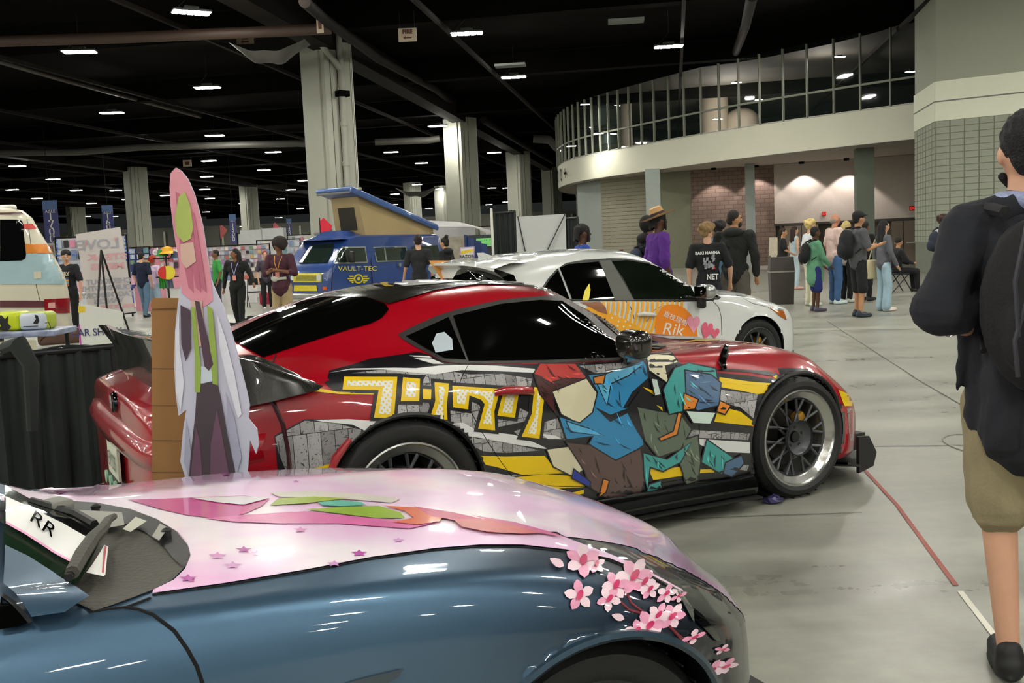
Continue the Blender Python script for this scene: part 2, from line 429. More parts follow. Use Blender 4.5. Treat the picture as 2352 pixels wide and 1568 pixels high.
# ---- LED high-bay fixtures
m_led = M('led_lens', '#FFFFFF', var=0, emit=LAMP, ecol='#FFFDF2'); m_house = M('lamp_housing', '#3A3A3A', rough=.5, metal=.3)
def lamp_meshes(nseg):
    a = MB(); a.box((0, 0, .05), (1.06, .44, .06)); a.box((0, 0, .13), (.4, .18, .1))
    b = MB()
    for i in range(nseg):
        x = (i-(nseg-1)/2)*(1.04/nseg); b.box((x, 0, .008), (1.04/nseg*.78, .42, .02))
    c = MB(); c.tube([(-.4, 0, .1), (-.1, 0, .4), (0, 0, .5), (0, 0, 1.28)], .008, 5)
    return a.mesh('housing', m_house, 0), b.mesh('led_panel', m_led, 0), c.mesh('hanger', m_house, 0)
LM = lamp_meshes(5); GRP = 'LED high bays under the ceiling'
def lamp(x, y, z, rz, label):
    t = thing('high_bay_light', label, 'lamp', (x, y, z), rz, GRP)
    link('housing', LM[0], t); link('led_panel', LM[1], t); link('hanger', LM[2], t); return t
NEAR = [(440, 30, .5, 'top-left-most lit high bay, tilted, near the upper edge'), (182, 120, .1, 'bright lit high bay high up at the far left over the brown duct'),
        (476, 202, 0, 'lit high bay with a loose cord hanging below it'), (1072, 78, -.02, 'bright high bay between the FIRE sign and the picture middle'),
        (1536, 108, -.06, 'bright high bay above the curved glass wall'), (1180, 178, -.03, 'high bay just below the one in the middle, left of the glass wall'),
        (257, 260, 0, 'high bay in the second row at far left'), (1005, 290, -.3, 'tilted high bay left of the second column'), (493, 312, 0, 'high bay just above the long grey duct'),
        (330, 338, 0, 'high bay at the left end of the grey duct, over the shorter column')]
FARL = [(628, 350), (898, 350), (968, 375), (606, 391), (40, 382), (122, 412), (28, 436), (475, 406), (85, 456), (175, 437), (210, 467), (266, 437), (292, 458), (470, 435), (558, 467), (482, 456), (668, 436), (644, 457), (737, 373), (697, 415), (738, 447), (480, 370), (380, 449), (958, 424), (1008, 434), (907, 446), (906, 470), (690, 479), (1130, 432), (1164, 432), (1123, 470), (1256, 409), (1135, 351), (1162, 464), (985, 479), (1017, 474), (474, 487), (250, 520), (560, 520), (640, 500), (262, 497), (200, 497)]
random.seed(3)
for (u, v, rz, lb) in NEAR:
    d = 7.15*FPX/(vh(u)-v); p = at(u, v, d); lamp(p[0], p[1], p[2], rz, lb)
used = [at(u, v, 7.15*FPX/(vh(u)-v)) for (u, v, _, _) in NEAR]
for (u, v) in FARL:
    d = min(7.15*FPX/max(vh(u)-v, 10), 150); p = at(u, v, d); used.append(p)
    lamp(p[0], p[1], min(p[2], 9.2), random.uniform(-.1, .1), 'small distant lit LED high bay under the dark ceiling')
for i in range(-8, 6):     # the same grid of lamps goes on over the camera and to both sides
    for j in range(-5, 4):
        c = C1+AX*(j*8.6-19)+BX*(-i*7.6-2); x, y = c
        px = 1176+FPX*x/max(y, 1); inside = y > 4 and -10 < px < 2360 and (vh(px)-7.15*FPX/max(y, 1)) > -20
        if inside or y > 33 or x > 15.5+max(0, (28-y)*.8): continue
        if np.hypot(x-1, y-4) < 5.5: continue
        if min(np.hypot(x-q[0], y-q[1]) for q in used) < 4: continue
        lamp(x, y, 8.65, ya-PI/2, 'LED high bay hanging over the near part of the hall')

# dim, unlit panels
for (u, v, d, lb) in ((1438, 48, 31, 'unlit grey panel high above, near the top centre right'), (1172, 150, 36, 'unlit pale panel left of the glass wall lamps')):
    mb = MB(); c = at(u, v, d); mb.box(c, (1.1, .5, .08), rz=-.1); o = mb.obj('unlit_light_panel', M('panel_grey', '#6F7470'), smooth=0); o['label'] = lb; o['category'] = 'lamp'

# FIRE signs
m_sgn = M('sign_cream', '#B8A890', rough=.6); m_ink = M('sign_ink', '#5A2A20', rough=.6)
def fire(u, v, d, wd, hg, lb, txt=True, rz=0):
    c = at(u, v, d); t = thing('fire_sign', lb, 'sign', c, rz)
    mb = MB(); mb.box((0, 0, 0), (wd, .03, hg)); mb.obj('board', m_sgn, t, smooth=0)
    if txt:
        text_on('lettering', 'FIRE', (0, -.02, hg*.22), (1, 0, 0), (0, 0, 1), hg*.42, m_ink, t, bold=.01)
        mb = MB(); mb.prism([(.12, .02), (-.08, .02), (-.04, .07), (-.14, 0), (-.04, -.07), (-.08, -.02), (.12, -.02)], (0, -.018, -hg*.22), (1, 0, 0), (0, 0, 1), .004); mb.obj('arrow', m_ink, t, smooth=0)
    else:
        mb = MB(); mb.box((0, -.02, 0), (wd*.5, .005, hg*.5)); mb.obj('symbol', m_ink, t, smooth=0)
    mb = MB(); mb.cyl((-wd*.4, 0, hg/2), (-wd*.4, 0, hg/2+.5), .008, n=5); mb.cyl((wd*.4, 0, hg/2), (wd*.4, 0, hg/2+.5), .008, n=5); mb.obj('hanger', m_dark2, t)
fire(936, 80, 31, .56, .4, 'hanging FIRE sign with an arrow, right of the nearest column')
fire(563, 92, 32, .55, .25, 'partly hidden hanging FIRE sign left of the nearest column')
fire(735, 58, 30, .2, .46, 'narrow red-printed hanging sign above the nearest column', False)
fire(430, 375, 70, .6, .45, 'small far hanging sign above the pink standee', False)
fire(113, 468, 90, .9, .6, 'small far hanging sign at left above the blue aisle banner', False)

# ---- columns
m_col = M('column_grey', '#A9AA9C', rough=.6, var=.06, vs=2); m_cold = M('column_groove', '#4E4C44', rough=.7); m_colw = M('column_edge', '#D9D8CC', rough=.5)
def column(x, y, lab, z1=9.0, s=1.5, pipe_=False, wd=None):
    t = thing('column', lab, 'column', (x, y, 0), math.radians(52) + ya - PI/2)
    h = s/2; r = .22
    prof = [(-h, -h), (h-r, -h), (h-r, -h+.1), (h-.12, -h+.1), (h-.12, -h+.17), (h-.05, -h+.17), (h-.05, -h+.1), (h, -h+.1), (h, h), (-h, h)]
    mb = MB(); mb.prism([(-h, -h+.25), (-h+.08, -h+.25), (-h+.08, -h), (h-.3, -h), (h-.3, -h+.12), (h-.12, -h+.12), (h-.12, -h+.3), (h, -h+.3), (h, h-.08), (h-.25, h-.08), (h-.25, h), (-h, h)], (0, 0, 0), (1, 0, 0), (0, 1, 0), z1)
    mb.obj('shaft', m_col, t, smooth=0)
    mb = MB()
    for q in (-.42, -.12): mb.box((q*s/1.5, -h-.004, z1/2), (.025, .01, z1))
    for q in (.05, .32): mb.box((h+.004, q*s/1.5, z1/2), (.01, .025, z1))
    mb.obj('groove', m_cold, t, smooth=0)
    mb = MB()
    for q in range(3): mb.cyl((h-.26+q*.06, -h+.09, .2), (h-.26+q*.06, -h+.09, z1), .02, n=8)
    mb.box((h-.04, h-.04, z1/2), (.09, .09, z1)); mb.obj('corner_strip', m_colw, t, smooth=0)
    if pipe_:
        mb = MB(); mb.tube([(-.05, -h-.14, .3), (-.05, -h-.14, 8.1), (-.05, -h-.14, 9.2)], .115, 14)
        for z in (1.2, 4.6, 6.0, 7.2): mb.cyl((-.05, -h-.14, z), (-.05, -h-.14, z+.16), .14, n=14)
        mb.tube([(-.05, -h-.14, 8.0), (-.3, -h-.14, 8.3), (-.75, -h-.14, 8.75), (-.8, -h-.14, 9.3)], .11, 12)
        mb.obj('drain_pipe', M('drain_grey', '#9C9C90', rough=.5), t)
        mb = MB(); mb.box((-.05, -h-.16, 7.15), (.42, .34, .2)); mb.obj('bracket', m_dark, t, smooth=0)
column(-6.25, 36.5, 'nearest wide grey column behind the blue camper van, with a drain pipe', pipe_=True, s=1.45)
column(-2.45, 58.5, 'second tall grey column, right of the camper van roof')
column(1.2, 80.5, 'third grey column behind the white photo backdrop')
column(4.7, 99, 'fourth grey column partly behind the third')
column(-29.7, 80, 'grey column at left, behind the pink-haired standee')
column(-26.9, 104, 'grey column above the woman in black')
column(-55.2, 127, 'far grey column between the two numbered aisle banners', s=1.9)
column(-22, 126, 'small far column in the booths right of the standee', s=1.6)
column(-48, 150, 'farthest small column at the left beyond the booths', s=1.8)
column(-10.5, 112, 'small far column just left of the grey awning', s=1.5)
column(-7.6, 120, 'small far column behind the camper van pop-top roof', s=1.5)
column(5.6, 64, 'white-edged column beneath the rounded end of the mezzanine', z1=4.7, s=1.5)

# ---- curved mezzanine with ribbon glazing
m_fascia = M('fascia_cream', '#E2E0CC', rough=.7, var=.03, vs=.6); m_soff = M('soffit', '#B8AEA4', rough=.8)
m_glass = M('gallery_glass', '#262E2B', rough=.03, var=0, alpha=.5, spec=.6); m_mull = M('mullion', '#8D9080', rough=.5); m_mulld = M('mullion_dark', '#2A2D29', rough=.5)
MC = np.array([(15.25, 36.2), (13.5, 38), (10.5, 41.4), (8.6, 44.2), (6.8, 47.3), (5.2, 50.2), (4.0, 52.9), (3.35, 56), (3.2, 60), (3.9, 65), (6, 71)])
MCc = catmull(MC, 110)
def strip(z0, z1, off=0., mi=0, mb=None, C=MCc):
    mb = mb or MB(); P = []
    for i, c in enumerate(C):
        d = C[min(i+1, len(C)-1)]-C[max(i-1, 0)]; d /= np.linalg.norm(d); n = np.array([-d[1], d[0]])*-1
        q = c+n*off*-1; P += [(q[0], q[1], z0), (q[0], q[1], z1)]
    mb.add(P, [(2*i, 2*i+1, 2*i+3, 2*i+2) for i in range(len(C)-1)], mi); return mb
mb = strip(4.76, 6.0); mb.obj('wall_mezzanine', m_fascia, kind='structure')
mb = strip(6.0, 6.06, -.03); strip(4.74, 4.8, -.01, 0, mb); mb.obj('trim_1', m_colw, kind='structure')
mb = strip(8.9, 9.9); mb.obj('trim_2', m_dark, kind='structure')
back = np.array([(30, 46), (16, 60), (12, 75)])
mb = MB(); P = [tuple(c)+(4.77,) for c in MCc]+[(40, 80, 4.77), (40, 40, 4.77), (16.5, 35.5, 4.77)]
mb.add(P, [tuple(range(len(P)))[::-1]]); mb.obj('ceiling_soffit', m_soff, kind='structure', smooth=0)
mb = MB(); P2 = [(a, b, 6.02) for (a, b, c) in P]; mb.add(P2, [tuple(range(len(P2)))]); mb.obj('floor_mezzanine', M('gallery_floor', '#3A3B38', rough=.5), kind='structure', smooth=0)
win = thing('window_1', None, None); win['kind'] = 'structure'
def along(u):   # where the vertical plane of photo column u meets the curve
    r = ray(u, 300); best = None
    for i in range(len(MCc)-1):
        a, b = MCc[i], MCc[i+1]; fa = a[0]*r[1]-a[1]*r[0]; fb = b[0]*r[1]-b[1]*r[0]
        if fa*fb <= 0:
            t = fa/(fa-fb+1e-12); p = a+(b-a)*t; return i+t, p
    return None
us = [1344.5, 1360, 1378, 1398, 1421, 1446, 1474, 1503, 1537, 1572, 1611, 1653, 1698, 1746, 1800, 1855, 1916, 1977, 2046]
par = [0.0]+sorted(along(u)[0] for u in us)
i0 = par[-1]
for k in range(1, 12): par.append(i0+k*3.1)
par = [p for p in par if p < 108]
def cpt(t):
    i = min(int(t), len(MCc)-2); return MCc[i]+(MCc[i+1]-MCc[i])*(t-i)
for k, t in enumerate(par):
    p = cpt(t); q = cpt(min(t+.5, 108)); a = math.atan2(q[1]-p[1], q[0]-p[0])
    if k:
        mb = MB(); mb.box((p[0], p[1], 7.45), (.05, .12, 2.86), rz=a); mb.obj('mullion', m_mull if k % 1 == 0 else m_mulld, win, smooth=0)
    if k < len(par)-1:
        p2 = cpt(par[k+1])
        for z0, z1 in ((6.06, 6.94), (7.0, 8.9)):
            mb = MB(); mb.add([(p[0], p[1], z0), (p2[0], p2[1], z0), (p2[0], p2[1], z1), (p[0], p[1], z1)], [(0, 1, 2, 3)]); mb.obj('pane', m_glass, win, smooth=0)
mb = strip(6.93, 7.01, -.04); strip(6.93, 7.01, .04, 0, mb); mb.obj('transom', m_mull, win)
# the gallery behind the glass
m_gal = M('gallery_wall', '#6E6C60', rough=.8); m_galw = M('gallery_light_wall', '#B9AE9C', rough=.8)
mb = MB(); mb.box((27, 60, 7.9), (.3, 44, 3.9), rz=.35); mb.box((18, 76, 7.9), (.3, 30, 3.9), rz=.9); mb.obj('wall_gallery', m_gal, kind='structure', smooth=0)
mb = MB(); mb.grid(lambda a, b: (lambda c: (c[0]+.6+b*(30-c[0]), c[1]+.6+b*22, 9.4-.35*math.sin(a*9+b*7)-.2))(MCc[2+int(a*100)]), 40, 12); mb.obj('ceiling_gallery', M('gallery_ceiling', '#4E4C46', rough=.8), kind='structure')
for (u, v, wd, h, lb) in ((1703, 235, 1.6, 1.9, 'pale rounded booth seen behind the gallery glass'), (1640, 245, 1.3, 3.2, 'pale pillar behind the gallery glass'), (1435, 285, .7, 3.2, 'slim pale pillar behind the left gallery panes')):
    c = at(u, v, 56); mb = MB(); mb.cyl((c[0], c[1], 6.02), (c[0], c[1], 6.02+h), wd*.6, n=24)
    if wd > 1.5: mb.ell((c[0], c[1], 6.02+h), (wd*.6, wd*.6, .7))
    mb.obj('gallery_pillar', m_galw, label=lb, cat='pillar')
for k, (u, v) in enumerate(((1928, 131), (1692, 190), (2094, 165), (1648, 274), (1375, 307), (2062, 249), (1745, 230), (1312, 336), (1344, 240))):
    c = at(u, v, 40 if u > 1900 else 50); lb = 'small lit ceiling lamp seen through the gallery glass'
    t = thing('gallery_light', lb, 'lamp', c, 0, 'lamps behind the gallery glass')
    o = copy_tree  # keep the same lamp meshes at half size
    h = link('housing', LM[0], t); l = link('led_panel', LM[1], t); t.scale = (.45, .45, .45)
    if k in (0, 1, 3, 6):
        l_ = bpy.data.lights.new('gallery', 'POINT'); l_.energy = 260; l_.color = (1, .93, .82); l_.shadow_soft_size = .3; lo = bpy.data.objects.new('gallery_fill_light', l_); COL.objects.link(lo); lo.parent = t; lo.location = (0, 4, -1.2); lo['kind'] = 'helper'  # added fill light, set off from the lamp to brighten the gallery interior
# raised number on the drum
for j, ch in enumerate('200+'):
    q = MCc[86-j*4]; d = MCc[86-j*4-1]-q; d /= np.linalg.norm(d)
    text_on('wall_number', ch, (q[0]-.08, q[1]+.05, 5.32), (d[0], d[1], 0), (0, 0, 1), 1.0, m_dark, label='dark character %s of the number on the rounded end of the mezzanine' % ({'2': 'two', '+': 'plus'}.get(ch, 'zero, %s' % ('left' if j == 1 else 'right'))), cat='lettering', bold=.02)

# ---- wall below the mezzanine
def wallpx(name, u0, u1, d0, d1, z0, z1, mat, th=.2, **kw):
    a, b = at(u0, 560, d0), at(u1, 560, d1); v_ = b[:2]-a[:2]; Ln = np.linalg.norm(v_); an = math.atan2(v_[1], v_[0]); c = (a[:2]+b[:2])/2
    mb = MB(); mb.box((c[0]-math.sin(an)*th/2, c[1]+math.cos(an)*th/2, (z0+z1)/2), (Ln, th, z1-z0), rz=an); return mb.obj(name, mat, smooth=0, **kw)
m_tan = M('roller_tan', '#A5A08C', rough=.7); m_brn = M('brown_block', '#6E5C50', rough=.85); m_bl = M('wall_warm', '#C9BEB4', rough=.8); m_pil = M('pilaster_grey', '#ACB4AE', rough=.7); m_grn = M('wall_greengrey', '#84846F', rough=.8)
N, L, B = nodes(m_brn)
bt = N.new('ShaderNodeTexBrick'); bt.inputs['Scale'].default_value = 1; bt.inputs['Brick Width'].default_value = .4; bt.inputs['Row Height'].default_value = .2; bt.inputs['Mortar Size'].default_value = .012
bt.inputs['Color1'].default_value = lin('#8A756A'); bt.inputs['Color2'].default_value = lin('#7E6A60'); bt.inputs['Mortar'].default_value = lin('#5E4E46')
tc = N.new('ShaderNodeTexCoord'); sx = N.new('ShaderNodeSeparateXYZ'); cx = N.new('ShaderNodeCombineXYZ'); L.new(tc.outputs['Object'], sx.inputs[0]); L.new(sx.outputs[0], cx.inputs[0]); L.new(sx.outputs[2], cx.inputs[1]); L.new(cx.outputs[0], bt.inputs['Vector']); L.new(bt.outputs[0], B.inputs['Base Color'])
rd = thing('door_1', None, None); rd['kind'] = 'structure'
a, b = at(1384, 560, 53), at(1490, 560, 51)
for k in range(24):
    mb = MB(); mb.box(((a[0]+b[0])/2, (a[1]+b[1])/2, .1+k*.2), (np.linalg.norm(b[:2]-a[:2]), .06, .185), rz=math.atan2(b[1]-a[1], b[0]-a[0])); mb.obj('slat', m_tan, rd, smooth=0)
wallpx('wall_back', 1330, 1386, 56, 53, 0, 4.76, m_pil, kind='structure'); wallpx('wall_back', 1488, 1592, 50, 48.5, 0, 4.76, m_grn, kind='structure')
wallpx('wall_back', 1590, 1782, 48.5, 47.2, 0, 4.76, m_brn, kind='structure')
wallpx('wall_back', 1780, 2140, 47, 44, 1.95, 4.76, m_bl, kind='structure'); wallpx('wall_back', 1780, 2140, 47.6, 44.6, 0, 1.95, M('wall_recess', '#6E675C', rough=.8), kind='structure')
wallpx('trim_3', 1780, 2140, 46.9, 43.9, 1.86, 1.97, M('door_frame', '#3A3630', rough=.6), th=.12, kind='structure')
wallpx('baseboard_back', 1780, 2140, 47.5, 44.5, 0, .12, m_dark2, th=.1, kind='structure')
for k, (u0, u1) in enumerate(((1802, 1840), (1842, 1880), (2048, 2074), (2076, 2102))):
    dd = thing('door_%d' % (k+2), None, None); dd['kind'] = 'structure'
    a, b = at(u0, 560, 46.9-(u0-1780)/120), at(u1, 560, 46.9-(u1-1780)/120); c = (a+b)/2; an = math.atan2(b[1]-a[1], b[0]-a[0]); ln = np.linalg.norm((b-a)[:2])
    mb = MB(); mb.box((c[0], c[1], .93), (ln, .08, 1.82), rz=an); mb.obj('door_leaf', M('door_brown', '#75695A', rough=.6), dd, smooth=0)
    mb = MB(); mb.box((c[0]+.02, c[1]-.08, .85), (ln*.75, .06, .05), rz=an); mb.obj('push_bar', M('steel', '#B9B9B4', rough=.3, metal=.7), dd, smooth=0)
def pillar(u, d, wd, mat, lab, z1=4.76):
    c = at(u, 560, d); mb = MB(); mb.box((c[0], c[1], z1/2), (wd, wd, z1), rz=-.2); mb.obj('pillar', mat, smooth=0, label=lab, cat='pillar')
pillar(1504, 46.5, .68, m_pil, 'pale grey square pillar under the mezzanine behind the straw hat')
pillar(1725, 46, .42, m_pil, 'slim grey pillar against the brown block wall')
pillar(1986, 40, .68, M('pillar_green', '#7E877A', rough=.7), 'green-grey pillar under the mezzanine behind the capped man')
m_exit = M('exit_red', '#E03428', rough=.5, emit=.7, var=0)
for (u, v, d, lb) in ((1897, 491, 46, 'small red EXIT sign above the doors behind the bald man'), (2098, 478, 43, 'red EXIT sign at the corner of the block wall')):
    t = thing('exit_sign', lb, 'sign', at(u, v, d)); mb = MB(); mb.box((0, 0, 0), (.36, .05, .2)); mb.obj('sign_body', M('exit_body', '#8A2A24'), t, smooth=0)
    text_on('lettering', 'EXIT', (0, -.03, 0), (1, 0, 0), (0, 0, 1), .17, m_exit, t, bold=.008)
for (u, d, pw) in ((1640, 47.4, 16), (1738, 46.9, 16), (1842, 45.9, 22), (1945, 44.9, 30)):
    c = at(u, 450, d); t = thing('downlight', 'small round downlight in the soffit washing the back wall', 'lamp', (c[0], c[1], 4.72), 0, 'soffit downlights')
    mb = MB(); mb.lathe([(.12, .04), (.12, -.05), (.09, -.05), (.08, .03)], n=16); mb.obj('trim_ring', m_dark, t)
    l = bpy.data.lights.new('downlight', 'SPOT'); l.energy = pw*10; l.spot_size = math.radians(100); l.spot_blend = .25; l.color = (1, .9, .84); l.shadow_soft_size = .05
    o = bpy.data.objects.new('spot_lamp', l); COL.objects.link(o); o.parent = t; o.location = (0, 0, -.1); o['kind'] = 'helper'

# ---- block wall on the right
m_cmu = M('painted_block', '#9A9E8E', rough=.85, var=.07, vs=3); m_cmuj = M('block_joint', '#7C8072', rough=.9)
m_band = M('band_cream', '#EAECD6', rough=.7, var=.03); m_upw = M('upper_grey', '#A3A694', rough=.75, var=.04)
WR = [np.array(p) for p in ((14.25, 34.4), (13.62, 31.3), (15.7, 29.9), (26, 23))]
wr = None
def wseg(a, b, z0, z1, mat, name, off=0.):
    v_ = b-a; Ln = np.linalg.norm(v_); an = math.atan2(v_[1], v_[0]); c = (a+b)/2
    nn = np.array([v_[1], -v_[0]])/Ln; nn = nn if nn @ (-c) > 0 else -nn; c = c-nn*(.1-off)
    mb = MB(); mb.box((c[0], c[1], (z0+z1)/2), (Ln+.0, .2, z1-z0), rz=an); return mb.obj(name, mat, kind='structure', smooth=0)
for i in range(3):
    o = wseg(WR[i], WR[i+1], 0, 4.8, m_cmuj, 'wall_right'); wseg(WR[i], WR[i+1], 4.8, 6.02, m_band, 'trim_%d' % (i+4), .04); wseg(WR[i], WR[i+1], 6.0, 9.9, m_upw, 'wall_right_upper')
    wseg(WR[i], WR[i+1], 5.38, 5.42, m_cmuj, 'trim_%d' % (i+7), .05)
    if i == 0: wr = o
bm_ = MB(); bm_.rbox((0, 0, 0), (.388, .03, .188), .006, seg=1); blk = bm_.mesh('block', m_cmu, 0)
cnt = 0
for (a, b, n_) in ((WR[0], WR[1], None), (WR[1], WR[2], None), (WR[2], WR[3], 4)):
    v_ = b-a; Ln = np.linalg.norm(v_); an = math.atan2(v_[1], v_[0]); nn = np.array([v_[1], -v_[0]])/Ln; nn = nn if nn @ (-(a+b)/2) > 0 else -nn
    nx_ = int(Ln/.4) if n_ is None else n_
    for i in range(nx_):
        for j in range(24):
            if cnt >= 300 or j < 5: continue
            c = a+v_/Ln*((i+.5)*Ln/max(1, int(Ln/.4))); o = bpy.data.objects.new('block', blk); COL.objects.link(o); o.parent = wr
            o.location = (c[0]+nn[0]*.006, c[1]+nn[1]*.006, .1+j*.2); o.rotation_euler = (0, 0, an); cnt += 1
# flush door in the block wall, wall pipe
dd = thing('door_6', None, None); dd['kind'] = 'structure'
a = WR[1]+(WR[2]-WR[1])*.38; b = WR[1]+(WR[2]-WR[1])*.88; an = math.atan2((b-a)[1], (b-a)[0]); c = (a+b)/2
mb = MB(); mb.box((c[0]-.03, c[1]-.05, 1.05), (np.linalg.norm(b-a), .06, 2.1), rz=an); mb.obj('door_leaf', M('door_block', '#8E917F', rough=.6), dd, smooth=0)
# far walls
m_far = M('far_wall', '#5E5D56', rough=.8, var=.1, vs=.05)
mb = MB(); mb.box((-20, 158, 3.3), (190, .5, 6.6)); mb.obj('wall_far', m_far, kind='structure', smooth=0)
mb = MB()
for k in range(60): mb.box((-95+k*3.1, 157.5, 3), (.25, .3, 6))
mb.obj('wall_far_ribs', m_col, kind='structure', smooth=0)

# ---- floor marks
def gstrip(name, pts, wd, mat, z=.004, par=floor, **kw):
    P = [ground(*p)[:2] for p in pts]; mb = MB(); Q = []
    for i, p in enumerate(P):
        d = P[min(i+1, len(P)-1)]-P[max(i-1, 0)]; d /= np.linalg.norm(d); n = np.array([-d[1], d[0]])*wd/2; Q += [(p[0]+n[0], p[1]+n[1], z), (p[0]-n[0], p[1]-n[1], z)]
    mb.add(Q, [(2*i, 2*i+1, 2*i+3, 2*i+2) for i in range(len(P)-1)]); return mb.obj(name, mat, par, smooth=0, fixn=True, **kw)
m_joint = M('joint_dark', '#55544C', rough=.8); m_red = M('tape_red', '#8E3A26', rough=.5); m_wt = M('tape_white', '#D8D4C4', rough=.35)
gstrip('floor_joint', [(2090, 862), (2240, 948), (2352, 1010)], .012, m_joint); gstrip('floor_joint', [(1985, 1026), (2352, 1021)], .012, m_joint)
gstrip('floor_joint', [(1850, 760), (2352, 752)], .02, m_joint); gstrip('floor_joint', [(1900, 738), (2100, 866)], .012, m_joint)
gstrip('floor_joint', [(1300, 1205), (1745, 1185), (1980, 1178)], .008, m_joint)
gstrip('red_tape_line', [(1970, 1062), (2060, 1160), (2140, 1270), (2196, 1345)], .022, m_red, .003, None, label='thin red tape line running across the floor to the lower right', cat='tape')
gstrip('white_tape_line', [(2205, 1358), (2305, 1487)], .024, m_wt, .0035, None, label='worn white stretch of the floor tape line', cat='tape')
gstrip('red_tape_end', [(2305, 1488), (2352, 1548)], .026, m_red, .003, None, label='short red end of the tape line beside the black shoe', cat='tape')
mb = MB(); c = ground(2275, 1022); mb.tube([(c[0]+.22*math.cos(a)-.05, c[1]+.38*math.sin(a), .005) for a in np.linspace(1.2, 5.6, 30)], .004, 6)
mb.obj('loose_cable', M('cable_grey', '#8A8A80'), label='thin grey cable looped on the floor behind the man at the right', cat='cable')
# ============================================================ vehicles: shared pieces
m_tyre = M('tyre_rubber', '#151515', rough=.62, var=.2, vs=20, bump=.15, bs=200)
m_tyre2 = M('tyre_side', '#1C1C1C', rough=.5, var=.2, vs=20)
m_lip = M('polished_lip', '#E4E4DE', rough=.22, metal=.9, var=.04)
m_spoke = M('wheel_silver', '#55565A', rough=.42, metal=.6); m_disc = M('brake_disc', '#3A3834', rough=.4, metal=.8)
m_blk = M('gloss_black', '#060606', rough=.08, coat=1, var=0); m_mblk = M('satin_black', '#141414', rough=.5)
m_win = M('tinted_glass', '#050605', rough=.03, coat=1, var=0, spec=.6)
m_carb = M('carbon_fibre', '#17160F', rough=.22, coat=1, var=0)
N, L, B = nodes(m_carb)
tc = N.new('ShaderNodeTexCoord'); ck = N.new('ShaderNodeTexChecker'); ck.inputs['Scale'].default_value = 150; ck.inputs['Color1'].default_value = lin('#0C0B08'); ck.inputs['Color2'].default_value = lin('#2A281F')
L.new(tc.outputs['Object'], ck.inputs['Vector']); L.new(ck.outputs[0], B.inputs['Base Color'])
m_gap = M('panel_gap', '#020202', rough=.9, var=0)

